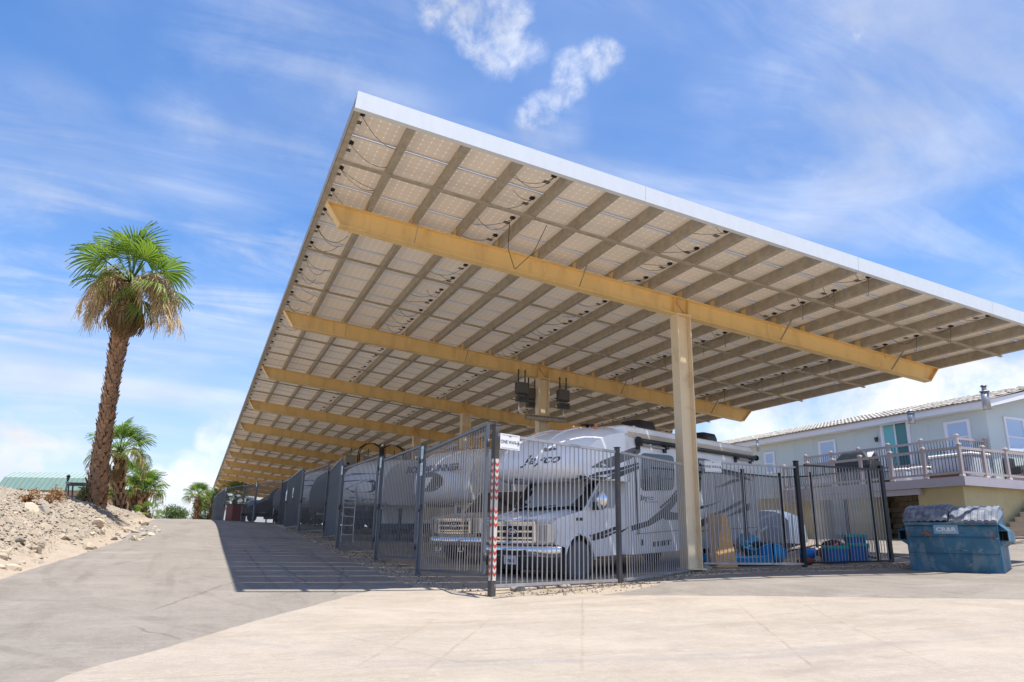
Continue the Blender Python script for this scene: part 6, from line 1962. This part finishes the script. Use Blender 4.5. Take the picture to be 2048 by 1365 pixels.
def build_wall():
    X, Y = 23.45, 16.45; zt = zr(2.24); zb = zr(-.1)
    root = thing('retaining_wall', 'ochre stucco wall under the deck with grey block recesses', 'wall', (X, Y, gz(X, Y)))
    o = root.location
    def put(mb, name, m, parent=root, **k):
        x = mb.build(name, m, parent, **k)
        if parent is root: x.location = -o
        return x
    mb = MB(); mb.box((X + .9, Y + .85, (zt + zb) / 2), (1.8, 1.7, zt - zb)); put(mb, 'stucco_pier', M_stucco)
    mb = MB(); mb.box((X + 4.4, Y + .15, (zt + zb) / 2), (5.2, .3, zt - zb)); put(mb, 'stucco_wall', M_stucco)
    y1 = at_plane(1751, 1020, (X, 0, 0), Vector((1, 0, 0))).y; y2 = at_plane(1696, 1020, (X, 0, 0), Vector((1, 0, 0))).y
    mb = MB(); mb.box((X + .35, (y1 + y2) / 2, (zt + zb) / 2), (.7, abs(y2 - y1), zt - zb)); put(mb, 'stucco_pier', M_stucco)
    y3 = at_plane(1640, 1020, (X, 0, 0), Vector((1, 0, 0))).y
    mb = MB(); mb.box((X + .35, y3 + 2.5, (zt + zb) / 2), (.7, 5.0, zt - zb)); put(mb, 'stucco_pier', M_stucco)
    # block wall at the back of the recesses, laid block by block
    xb = X + 1.25
    mb = MB(); mb.box((xb + .12, (Y + 1.7 + y3) / 2, (zt + zb) / 2), (.2, y3 - Y - 1.7, zt - zb)); bw = put(mb, 'block_backing', M_black)
    bm_ = MB(); bm_.box((0, 0, 0), (.06, .39, .19), bev=.008); me = bm_.mesh('block', M_block)
    row = 0; z = zb + .1; n = 0
    while z < zt - .05:
        yy = Y + 1.7 + (.2 if row % 2 else 0)
        while yy < y1 + .2 and n < 290:
            b = link('block', me, root); b.location = Vector((xb, yy + .2, z)) - o
            yy += .40; n += 1
        z += .20; row += 1
    mb = MB(); mb.box((X + .7, (Y + 1.7 + y3) / 2, zt + .02), (1.4, y3 - Y - 1.7, .04)); put(mb, 'ceiling_board', M_wood)
    # broad concrete steps climbing to the right
    st = thing('concrete_steps', 'concrete steps climbing to the right beside the stucco wall', 'steps', (24.6, 14.9, gz(24.6, 14.9)))
    os_ = st.location
    z0 = gz(24.0, 14.9) - .1
    for k in range(12):
        mb = MB(); mb.box((24.3 + .31 * k + 1.5, 15.3, z0 + .175 * (k + .5)), (3.0, 1.9, .175)); x = mb.build('step', M_conc2, st); x.location = -os_
        mb = MB(); mb.box((24.3 + .31 * k + 1.48, 15.3, z0 + .175 * (k + 1) + .012), (3.02, 1.94, .03)); x = mb.build('tread', M_conc2, st); x.location = -os_
    # weathered planks and rubble at the foot of the steps
    rr = random.Random(9)
    for k in range(7):
        a = gpt(2022 + rr.uniform(-12, 26), 1078 + rr.uniform(-6, 14))
        mb = MB(); an = rr.uniform(-.4, .9); l = rr.uniform(.5, 1.2)
        mb.bar(Vector((-l / 2, 0, .03)), Vector((l / 2, 0, .10 + .1 * rr.random())), .12, .03)
        t = mb.build('plank', mat('weathered_plank', (.42, .34, .27), .9, var=.25, vscale=4)); t.location = a; t.rotation_euler = (0, 0, an)
        tag(t, 'weathered loose plank lying in the dirt at the foot of the concrete steps', 'plank', 'planks by the steps')
build_wall()
# ------------------------------------------------------------------ rubble bank, palms, sheds and the far trees
M_rockm = mat('pale_rubble_rock', (.53, .44, .325), .95, 0, var=.22, vscale=5, rand=.30, bump=.5, bscale=16)
M_rockg = mat('grey_rubble_rock', (.42, .37, .30), .95, 0, var=.25, vscale=5, rand=.30, bump=.5, bscale=16)
M_rockt = mat('tan_boulder', (.46, .31, .20), .95, 0, var=.25, vscale=6, bump=.6, bscale=14)
def leaf_mat(name, c, tc, **k):
    m = mat(name, c, **k); nt = m.node_tree; N = nt.nodes.new; L = nt.links.new
    bs = nt.nodes['Principled BSDF']; out = nt.nodes['Material Output']
    tr = N('ShaderNodeBsdfTranslucent'); tr.inputs[0].default_value = tuple(tc) + (1,)
    mx = N('ShaderNodeMixShader'); mx.inputs[0].default_value = .38
    L(bs.outputs[0], mx.inputs[1]); L(tr.outputs[0], mx.inputs[2]); L(mx.outputs[0], out.inputs[0])
    return m
M_frond = leaf_mat('palm_frond_green', (.115, .205, .030), (.30, .46, .05), rough=.42, var=.35, vscale=2.5, rand=.35)
M_frondy = leaf_mat('palm_frond_yellow_green', (.20, .25, .045), (.36, .42, .08), rough=.5, var=.3, vscale=2.5, rand=.25)
M_dead = leaf_mat('dead_frond', (.40, .28, .14), (.40, .28, .12), rough=.8, var=.35, vscale=3, rand=.3)
M_orange = leaf_mat('orange_dying_frond', (.70, .30, .03), (.7, .3, .03), rough=.6, var=.2, vscale=4)
M_stalk = mat('tan_flower_stalk', (.66, .48, .25), .8, var=.3, vscale=5, rand=.2)
M_trunk = mat('palm_trunk_fibre', (.17, .095, .05), .9, var=.4, vscale=6)
M_boot = mat('palm_leaf_base', (.46, .275, .155), .85, var=.5, vscale=5)
M_shedg = mat('green_shed_metal', (.20, .30, .25), .45, .1, var=.08, vscale=2)
M_shedl = mat('sunlit_green_shed_roof', (.36, .44, .39), .45, .1, var=.08)  # green of the lower slopes, with sun on the upper roof put into it
M_shedb = mat('tan_shed_siding', (.40, .26, .15), .8, var=.12, vscale=3)
M_shedt = mat('teal_shed_metal', (.07, .30, .30), .45, .1, var=.1)
M_leaf = mat('bush_leaf', (.10, .17, .045), .6, rand=.2, var=.35, vscale=2)
M_leafd = mat('dark_bush_leaf', (.05, .10, .03), .6, var=.35, vscale=2)

def rock_mesh(seed, m, sub=2):
    rr = random.Random(seed); bm = bmesh.new()
    bmesh.ops.create_icosphere(bm, subdivisions=sub, radius=1)
    pl = []
    for _ in range(8):
        v = Vector((rr.gauss(0, 1), rr.gauss(0, 1), rr.gauss(0, 1))).normalized(); pl.append((v, rr.uniform(.45, .85)))
    sx, sy, sz = rr.uniform(.9, 1.35), rr.uniform(.7, 1.0), rr.uniform(.5, .8)
    for v in bm.verts:
        p = v.co.copy()
        for n, d in pl:
            q = p.dot(n)
            if q > d: p -= n * (q - d)
        v.co = Vector((p.x * sx, p.y * sy, p.z * sz))
    me = bpy.data.meshes.new('rock'); bm.to_mesh(me); bm.free(); me.materials.append(m)
    return me

def ground_normal(x, y, e=.15):
    return Vector((gz(x - e, y) - gz(x + e, y), gz(x, y - e) - gz(x, y + e), 2 * e)).normalized()

def build_rubble():
    rr = random.Random(21)
    vm = [rock_mesh(s, M_rockm) for s in range(6)] + [rock_mesh(s, M_rockg) for s in (11, 12, 13)]
    def place(px, py, s, me, lab, grp=None):
        p = gpt(px, py)
        o = link('rock', me); n = ground_normal(p.x, p.y)
        o.location = p + n * s * .25
        o.rotation_euler = (rr.uniform(-.5, .5), rr.uniform(-.5, .5), rr.uniform(0, 6.3))
        o.scale = (s, s, s)
        tag(o, lab, 'rock', grp)
        return o
    own = [(176, 1099, .30, vm[0], 'square brown rock alone at the lower edge of the rubble slope'), (268, 1082, .27, vm[1], 'flat topped rock at the slope foot close to the drive'),
           (136, 1080, .24, vm[6], 'blue grey angular rock in the middle of the rubble slope'), (35, 1084, .26, vm[7], 'dark topped flat rock low on the slope at the photo edge'),
           (192, 1054, .36, vm[2], 'broad pale rock in the upper middle of the rubble slope'), (205, 1036, .16, vm[3], 'white lump of rock near the slope top below the tall palm'),
           (82, 1026, .34, vm[7], 'dark grey rock high on the left of the slope'), (60, 1022, .30, vm[4], 'long pale slab near the top left of the slope'),
           (286, 1073, .22, vm[8], 'pale grey stone beside the flat topped rock'), (252, 1062, .26, vm[5], 'tan rock in the right part of the slope'), (290, 1052, .26, vm[2], 'long leaning rock near the far end of the slope'),
           (22, 1142, .22, vm[1], 'flat pale rock lowest on the slope at the photo edge')]
    for a in own: place(a[0], a[1], a[2] * .72, a[3], a[4])
    g = 'loose rocks on the rubble slope'
    n = 0
    while n < 215:
        px = rr.uniform(-10, 330); t = rr.random()
        ytop = np.interp(px, [0, 100, 200, 260, 330], [972, 992, 1012, 1036, 1060]); ybot = np.interp(px, [0, 120, 200, 280, 330], [1150, 1118, 1098, 1082, 1070])
        py = ytop + (ybot - ytop) * t ** .9
        p = gpt(px, py)
        d = (p - Vector((0, 0, ZC))).dot(_fw)
        s = min(.17, max(.04, rr.lognormvariate(math.log(.062), .42)))
        me = rr.choice(vm)
        place(px, py, s, me, 'pale angular rock lying loose on the rubble slope beside the drive', g); n += 1
    b = gpt(188, 1003)
    o = link('boulder', rock_mesh(31, M_rockt, 3)); o.location = b + Vector((0, 0, .10)); o.scale = (.46, .38, .36)
    tag(o, 'rounded tan boulder at the foot of the tall palm', 'boulder')
    # rubble too small to pick apart
    N = 88000
    X = np.array([rr.uniform(-11, -1.8) for _ in range(N)]); Y = np.array([7 + 43 * rr.random() ** 1.5 for _ in range(N)])
    t = road_left(Y) - .35 - X
    keep = (t > 0) & (t < 7); X, Y, t = X[keep], Y[keep], t[keep]
    clump = vnoise(X, Y, 1.4, 4)
    S = np.array([min(.11, rr.lognormvariate(math.log(.036), .5)) for _ in X]) * (.6 + .8 * clump) * np.clip(t / .6, .35, 1)
    Z = ground_h(X, Y)
    def pile(name, sel, m, lab):
        V = []; Fs = []
        for x, y, z, s in zip(X[sel], Y[sel], Z[sel], S[sel]):
            b0 = len(V); a = rr.uniform(0, 6.28); c, q = math.cos(a), math.sin(a)
            for (u, v, w) in ((1.2, 0, .1), (0, .9, .15), (-1.1, 0, .05), (0, -.9, .2), (.25, .1, .85), (-.35, -.1, .7)):
                u *= rr.uniform(.7, 1.2); v *= rr.uniform(.7, 1.2); w *= rr.uniform(.7, 1.2)
                V.append((x + s * (u * c - v * q), y + s * (u * q + v * c), z + s * w))
            for f in ((0, 1, 4), (1, 5, 4), (1, 2, 5), (2, 3, 5), (3, 4, 5), (3, 0, 4)): Fs.append([b0 + i for i in f])
        me = bpy.data.meshes.new(name); me.from_pydata(V, [], Fs); me.materials.append(m)
        o = link(name, me); tag(o, lab, 'rubble', kind='stuff')
    r = np.array([rr.random() for _ in X])
    pile('rubble', r < .72, M_rockm, 'fine pale rubble covering the bank beside the drive')
    pile('rubble', r >= .72, M_rockg, 'fine grey rubble mixed into the bank beside the drive')
build_rubble()

# ---------------------------------------------------------------- palms
def fan_mesh(seed, m, seg=26, Lp=1.0, Rf=1.0, spread=105, fold=.25, droop=.35, closed=False):
    rr = random.Random(seed); mb = MB()
    mb.tube([(0, 0, 0), (Lp * .5, 0, .05), (Lp, 0, .03)], [.035, .022, .014], 4, cap=False)
    for k in range(seg):
        a = R(-spread + 2 * spread * (k + .5) / seg + rr.uniform(-1.5, 1.5)); ab = abs(a) / R(spread)
        l = Rf * (1 - .30 * ab ** 1.5) * rr.uniform(.90, 1.06)
        d = Vector((math.cos(a), math.sin(a), -fold * abs(math.sin(a)))); d.normalize()
        nrm = Vector((-math.sin(a), math.cos(a), 0))
        w0 = .004; wm = 1.05 * Rf * math.pi * spread / 180 / seg * .45
        pts = []
        dr = droop * rr.uniform(.5, 1.5)
        sec = l * R(2 * spread / seg) * .5
        for t, w in ((.02, w0), (.30, sec * .30 * .98), (.60, sec * .60 * .92), (.80, sec * .36), (1.0, .003)):
            z = -dr * max(0, t - .5) ** 2 * 2.2 * Rf
            c = Vector((Lp, 0, .03)) + d * l * t * (1 - .1 * max(0, t - .6)) + Vector((0, 0, z + (.02 if k % 2 else 0)))
            pts.append([c - nrm * w, c + Vector((0, 0, -.035 * t * Rf)), c + nrm * w])
        mb.grid(pts, 0, False)
    return mb.mesh('frond', m)

_fan = {}
def fans(kind):
    if kind not in _fan:
        if kind == 'green': _fan[kind] = [fan_mesh(s, M_frond, 28, 1.0, 1.0, 108, .22, .55) for s in range(4)]
        if kind == 'yellow': _fan[kind] = [fan_mesh(s + 9, M_frondy, 26, .95, .95, 95, .45, .8) for s in range(2)]
        if kind == 'dead': _fan[kind] = [fan_mesh(s + 20, M_dead, 20, .75, 1.0, 38, .6, .5) for s in range(3)]
        if kind == 'orange': _fan[kind] = [fan_mesh(40, M_orange, 18, .8, .8, 35, .6, .5)]
    return _fan[kind]

def palm(name, label, base, path, radii, crown, nfr, ndead, nst, seed, boots=True, scale=1.0, group=None, orange=False, simple=False):
    """path: world points of the trunk axis; crown = scale of the head"""
    rr = random.Random(seed)
    root = thing(name, label, 'palm tree', base, group=group)
    P = [Vector(p) - base for p in path]
    mb = MB(); mb.tube(P, radii, 12 if not simple else 7); tr = mb.build('trunk', M_trunk, root)
    def along(t):
        q = t * (len(P) - 1); i = min(int(q), len(P) - 2); f = q - i
        return P[i].lerp(P[i + 1], f), radii[i] * (1 - f) + radii[i + 1] * f, (P[i + 1] - P[i]).normalized()
    L = sum((P[i + 1] - P[i]).length for i in range(len(P) - 1))
    if boots:
        mb = MB(); rows = int(L / (.125 if not simple else .3)); nb = 11 if not simple else 7
        for j in range(rows):
            t = j / rows
            c, r0, ax = along(t)
            x = ax.cross(Vector((0, 1, 0))).normalized(); y = ax.cross(x)
            for k in range(nb):
                a = 2 * math.pi * (k + .5 * (j % 2)) / nb + rr.uniform(-.12, .12)
                o = x * math.cos(a) + y * math.sin(a); tn = ax.cross(o)
                h = (.26 if not simple else .4) * rr.uniform(.7, 1.25); w = r0 * .40 * rr.uniform(.8, 1.2); st = rr.uniform(.35, .85) * (1 + .5 * t)
                b = c + o * r0 * .93
                tip = b + ax * h + o * h * st * .6; sw = tn * rr.uniform(-.06, .06)
                v = [b - tn * w, b + tn * w, tip + tn * w * .55 + sw, tip - tn * w * .55 + sw, b - tn * w * .8 + o * .035, b + tn * w * .8 + o * .035]
                mb.add(v, [[0, 1, 2, 3], [4, 5, 2, 3], [0, 4, 3], [1, 5, 2], [0, 1, 5, 4]])
        mb.build('leaf_bases', M_boot, root, kind='stuff')
    top, rt, ax = along(1.0); hub = top + ax * .15 * crown
    def put(me, nm, az, el, s, roll=0.0, off=.0):
        o = link(nm, me, root)
        d = Vector((math.cos(az) * math.cos(el), math.sin(az) * math.cos(el), math.sin(el)))
        yv = Vector((-math.sin(az), math.cos(az), 0)); zv = d.cross(yv)
        yv2 = yv * math.cos(roll) + zv * math.sin(roll); zv2 = d.cross(yv2)
        M = Matrix((d, yv2, zv2)).transposed().to_4x4(); M.translation = hub + d * off
        o.matrix_basis = M @ Matrix.Scale(s, 4)
        return o
    for k in range(nfr):
        u = (k + .5) / nfr
        el = R(84) * (1 - u) ** 1.1 - R(22) * u
        az = k * 2.399963 + rr.uniform(-.25, .25)
        yl = rr.random() < .16 + .35 * (u > .7)
        put(rr.choice(fans('yellow' if yl else 'green')), 'frond', az, el + rr.uniform(-.12, .12), crown * rr.uniform(.78, 1.15), rr.uniform(-.7, .7), rt * .3)
    for k in range(ndead):
        az = k * 2.4 + rr.uniform(-.3, .3)
        put(rr.choice(fans('dead')), 'dead_frond', az, -R(rr.uniform(64, 86)), crown * rr.uniform(.75, 1.1), rr.uniform(-.4, .4), rt * .5)
    if orange: put(fans('orange')[0], 'dying_frond', math.atan2(-.30, .95), -R(58), crown * .95, .4, .45)
    if orange:
        put(fans('yellow')[0], 'frond', math.atan2(-.6, .65), -R(50), crown * 1.0, .3, .1)
        put(fans('yellow')[1], 'frond', math.atan2(-.9, -.1), -R(35), crown * .8, .3, .1)
    for k in range(nst):                              # arching flower stalks with hanging tassels
        az = k * 2.399963 * 1.3 + rr.uniform(-.4, .4); mb = MB()
        reach = crown * rr.uniform(.9, 1.75); rise = crown * rr.uniform(.10, .45); fall = crown * rr.uniform(.6, 1.7)
        d = Vector((math.cos(az), math.sin(az), 0)); path = []
        for q in range(9):
            t = q / 8
            path.append(hub + d * (.12 + reach * (t ** .8)) + Vector((0, 0, rise * math.sin(math.pi * min(1, t * 1.2)) - fall * t ** 3)))
        mb.tube(path, [.022, .02, .018, .016, .014, .012, .010, .008, .006], 4, cap=False)
        ns = 120 if not simple else 24
        for s in range(ns):
            t = rr.uniform(.30, 1.0); q = t * 8; i = min(7, int(q)); c = path[i].lerp(path[i + 1], q - i)
            l = crown * rr.uniform(.25, .85) * (1.1 - .4 * t); o = Vector((rr.gauss(0, .11), rr.gauss(0, .11), 0)) * crown
            w = rr.uniform(.006, .014) * (1 if not simple else 2.2); tn = Vector((math.cos(s * 2.1), math.sin(s * 2.1), 0)) * w
            m_ = c + o * .6 + Vector((0, 0, -l * .4)); e = c + o + Vector((0, 0, -l))
            mb.poly([c - tn * .5, c + tn * .5, m_ + tn, m_ - tn]); mb.poly([m_ - tn, m_ + tn, e + tn * .6, e - tn * .6])
        mb.build('flower_stalk', M_stalk, root, recalc=False)
    return root

def simple_palm(label, px, d, ytop_hub, crown, seed, name='palm_tree', ybase=None, lean=0.0, r=.22, nfr=20, ndead=8, nst=3, hub_px=None):
    hub = at(hub_px if hub_px is not None else px, ytop_hub, d)
    p = at(px, 1040, d); b = Vector((p.x, p.y, gz(p.x, p.y)))
    n = 5
    path = [b.lerp(hub, k / n) + Vector((0, 0, 0)) for k in range(n + 1)]
    rad = [r * 1.25, r, r * .95, r * .95, r, r * 1.1]
    return palm(name, label, b, path, rad, crown, nfr, ndead, nst, seed, simple=True)

def build_palms():
    d = 27.5
    pts = [(190, 1012), (196, 960), (205, 890), (214, 830), (223, 775), (232, 720), (240, 675), (249, 635), (257, 600), (261, 572)]
    W = [at(x, y, d) for x, y in pts]
    b = W[0].copy(); b.z = gz(b.x, b.y); W[0] = b - Vector((0, 0, .1))
    rad = [.35, .285, .24, .215, .205, .215, .26, .33, .34, .22]
    palm('palm_tree', 'tallest leaning fan palm with shaggy trunk and tan flower tassels, on the rubble bank', b, W, rad, 1.1, 22, 52, 34, 4, orange=True)
    simple_palm('mid height fan palm behind the tan shed end, right of the tall palm', 236, 40, 908, .92, 5, r=.26, nfr=26, ndead=14, nst=7, hub_px=240)
    simple_palm('ragged yellowing palm, left one of the close pair beyond the sheds', 268, 50, 962, .78, 6, r=.28, nfr=20, ndead=16, nst=8, hub_px=271)
    simple_palm('greener right palm of the close pair beyond the sheds', 282, 49, 985, .80, 7, r=.30, nfr=22, ndead=12, nst=5, hub_px=288)
    simple_palm('small lone palm with a thin trunk at the end of the drive', 392, 80, 994, .85, 8, r=.24, nfr=20, ndead=8, nst=3, hub_px=397)
    simple_palm('bushy palm beside the far gates at the hill crest', 424, 82, 1010, .95, 9, r=.25, nfr=18, ndead=12, nst=3, hub_px=427)
    simple_palm('palm seen through the far gate below the canopy end', 470, 85, 999, 1.15, 10, r=.25, nfr=18, ndead=8, nst=3)
    simple_palm('young spiky palm low at the crest left of the round bush', 324, 72, 1042, .7, 12, r=.15, nfr=8, ndead=0, nst=0)
    simple_palm('small green palm low between the pair of palms and the bank', 298, 46, 1028, .5, 13, r=.12, nfr=9, ndead=0, nst=0)
    simple_palm('tall palm beyond the motorhome, only its trunk seen under the canopy edge', 1334, 52, 700, 1.2, 14, r=.30, nfr=18, ndead=10, nst=2)

def leafy(name, label, c, rx, rz, n, m, seed, trunk=True, leaf=.12):
    rr = random.Random(seed); base = Vector((c.x, c.y, gz(c.x, c.y)))
    t = thing(name, label, 'bush' if 'bush' in name else 'tree', base)
    mb = MB(); cz = c.z - base.z
    lumps = [(Vector((rr.uniform(-.6, .6) * rx, rr.uniform(-.6, .6) * rx, cz + rr.uniform(-.45, .55) * rz)), rr.uniform(.35, .6)) for _ in range(12)]
    for k in range(n):
        lc, lr = rr.choice(lumps)
        v = Vector((rr.gauss(0, 1), rr.gauss(0, 1), rr.gauss(0, 1))).normalized() * (rr.random() ** .4)
        p = lc + Vector((v.x * rx * lr, v.y * rx * lr, v.z * rz * lr))
        if p.z < .02: continue
        s = leaf * rr.uniform(.6, 1.4)
        a = Vector((rr.gauss(0, 1), rr.gauss(0, 1), rr.gauss(0, .6))).normalized(); b = a.cross(Vector((rr.gauss(0, 1), rr.gauss(0, 1), rr.gauss(0, 1)))).normalized()
        mb.poly([p - a * s, p - b * s * .35, p + a * s, p + b * s * .35])
    mb.build('crown', m, t, recalc=False)
    mb = MB()
    for k in range(5):
        a = rr.uniform(0, 6.28); mb.tube([(0, 0, -.1), (math.cos(a) * rx * .15, math.sin(a) * rx * .15, cz * .5), (math.cos(a) * rx * .4, math.sin(a) * rx * .4, cz)], [.07, .05, .02], 5)
    mb.build('trunk', M_trunk, t)
    return t

def build_greens():
    leafy('round_bush', 'round feathery green bush at the crest of the drive', at(350, 1032, 72), 1.5, 1.15, 3400, M_leaf, 3, leaf=.10)
    leafy('shade_tree', 'grey green tree behind the bushy palm at the far gates', at(413, 1015, 88), 2.0, 2.3, 3000, M_leaf, 4, leaf=.13)
    leafy('shrub_bush', 'low dark shrub under the far trees at the crest', at(408, 1037, 84), 1.6, .7, 1500, M_leafd, 5, leaf=.12)
    leafy('pale_bush', 'yellow green oleander bush between the two sheds', at(234, 990, 43), .55, .7, 700, M_frondy, 6, leaf=.10)
    leafy('dry_bush', 'dry yellow bush at the foot of the tall palm', at(170, 988, 27.2), .32, .45, 420, mat('dry_leaf', (.30, .25, .08), .7, var=.4, vscale=4), 7, leaf=.07)
    for px, py, d, lab in ((112, 1000, 19.5, 'dry rust coloured weed on the upper slope below the lamp post'), (52, 1008, 17.5, 'small brown weed near the top of the slope at the left'), (98, 1008, 19, 'low reddish dry weed beside the rust coloured one')):
        leafy('weed_bush', lab, gpt(px, py) + Vector((0, 0, .2)), .35, .28, 260, mat('rust_weed', (.36, .20, .085), .8, var=.3, vscale=5), int(px), leaf=.045)

def shed(label, gable_c, ax, L, W, h_wall, h_top, roof_m, side_m, wall_m, name='shed'):
    """gambrel shed: gable at gable_c (ground), long axis ax pointing away from the gable"""
    x = Vector(ax).normalized(); y = Vector((-x.y, x.x, 0))
    root = thing(name, label, 'shed', gable_c, rz=math.atan2(x.y, x.x))
    hw = W / 2
    prof = [(-hw, 0), (hw, 0), (hw, h_wall), (hw * .62, h_top - .35 * (h_top - h_wall)), (0, h_top), (-hw * .62, h_top - .35 * (h_top - h_wall)), (-hw, h_wall)]
    mb = MB(); mb.prism([(0, a, b) for a, b in prof], (L, 0, 0)); mb.build('wall', wall_m, root)
    segs = [((hw + .10, h_wall - .14), prof[3], side_m), (prof[3], (0, h_top + .02), roof_m), ((0, h_top + .02), prof[5], roof_m), (prof[5], (-hw - .10, h_wall - .14), side_m)]
    for p, q, m in segs:
        mb = MB()
        mb.prism([(-.12, p[0] * 1.02, p[1] + .03), (-.12, q[0] * 1.02, q[1] + .03), (-.12, q[0] * 1.02, q[1] + .07), (-.12, p[0] * 1.02, p[1] + .07)], (L + .24, 0, 0))
        rf = mb.build('roof_sheet', m, root)
        n = int(L / .42)
        for k in range(n + 1):
            xx = -.1 + (L + .2) * k / n
            mb = MB(); mb.bar((xx, p[0] * 1.03, p[1] + .085), (xx, q[0] * 1.03, q[1] + .085), .03, .035, (0, 0, 1)); mb.build('standing_seam', m, rf)
    mb = MB(); mb.box((-.02, 0, h_wall * .48), (.03, W * .52, h_wall * .92)); dr = mb.build('door', wall_m, root)
    mb = MB(); mb.box((-.04, 0, h_wall * .48), (.015, .03, h_wall * .9)); mb.box((-.04, 0, h_wall * .97), (.02, W * .9, .06)); mb.build('door_trim', M_wood_, dr)
    mb = MB(); mb.box((-.02, 0, h_wall + .5 * (h_top - h_wall)), (.03, .34, .42)); mb.build('gable_vent', M_wood_, root)
    return root
M_wood_ = mat('brown_shed_trim', (.14, .08, .045), .8)

def build_sheds():
    d = 56
    gp = at(217, 1005, d); gp.z = gz(gp.x, gp.y) - .1
    axis = -_r.copy(); axis.z = 0; axis = (axis + Vector((_fw.x, _fw.y, 0)) * .10).normalized()
    top = at(216, 948, d).z - gp.z; wall = at(197, 982, d).z - gp.z
    shed('green metal roofed tan barn shed with its gable end beside the tall palm', gp, axis, 8.3, 2.9, max(1.0, wall), top, M_shedl, M_shedg, M_shedb)
    d = 60
    gp = at(256, 1018, d); gp.z = gz(gp.x, gp.y) - .1
    top = at(250, 974, d).z - gp.z; wall = at(245, 999, d).z - gp.z
    shed('small teal roofed shed between the tan barn shed and the pair of palms', gp, axis, 1.5, 1.6, max(.8, wall), top, M_shedl, M_shedt, M_shedb)
    # lamp post and slatted table on the bank top
    d = 42; p = at(131, 985, d); b = Vector((p.x, p.y, gz(p.x, p.y))); h = at(133, 948, d).z - b.z
    t = thing('lamp_post', 'small dark lantern post on the bank in front of the green shed', 'lamp post', b)
    mb = MB(); mb.cyl((0, 0, -.1), (0, 0, h - .35), .05, 8); mb.cyl((0, 0, 0), (0, 0, .3), .09, 8, r2=.05); mb.build('post', M_dkgrey, t)
    mb = MB(); mb.cyl((0, 0, h - .35), (0, 0, h - .12), .07, 6, r2=.11); mb.build('lantern', M_glass, t)
    mb = MB(); mb.cyl((0, 0, h - .12), (0, 0, h), .14, 6, r2=.02); mb.build('lantern_cap', M_dkgrey, t)
    d = 40; p = at(154, 985, d); b = Vector((p.x, p.y, gz(p.x, p.y))); h = at(154, 966, d).z - b.z
    t = thing('slatted_table', 'dark slatted table on splayed legs beside the tall palm trunk', 'table', b, rz=-.4)
    for k in range(6):
        mb = MB(); mb.box((0, -.28 + .11 * k, h - .02), (1.05, .085, .05)); mb.build('slat', M_dkgrey, t)
    mb = MB(); mb.box((0, 0, h - .12), (1.0, .5, .10)); mb.build('apron', M_dkgrey, t)
    for sx in (-1, 1):
        for sy in (-.2, .2):
            mb = MB(); mb.bar((sx * .42, sy, h - .15), (sx * .30, sy, 0), .06, .06); mb.build('leg', M_dkgrey, t)
    mb = MB(); mb.bar((-.75, -.2, h * .32), (.75, -.2, h * .32), .22, .06); mb.build('bench', M_dkgrey, t)
    # far lamp pole and short bollard at the crest
    p = at(296, 1043, 44); b = Vector((p.x, p.y, gz(p.x, p.y)))
    t = thing('bollard', 'thin dark marker post at the end of the bank by the crest', 'post', b)
    mb = MB(); mb.cyl((0, 0, -.1), (0, 0, .45), .03, 8); mb.cyl((0, 0, .45), (0, 0, .50), .045, 8); mb.build('post', M_dkgrey, t)
build_palms(); build_greens(); build_sheds()
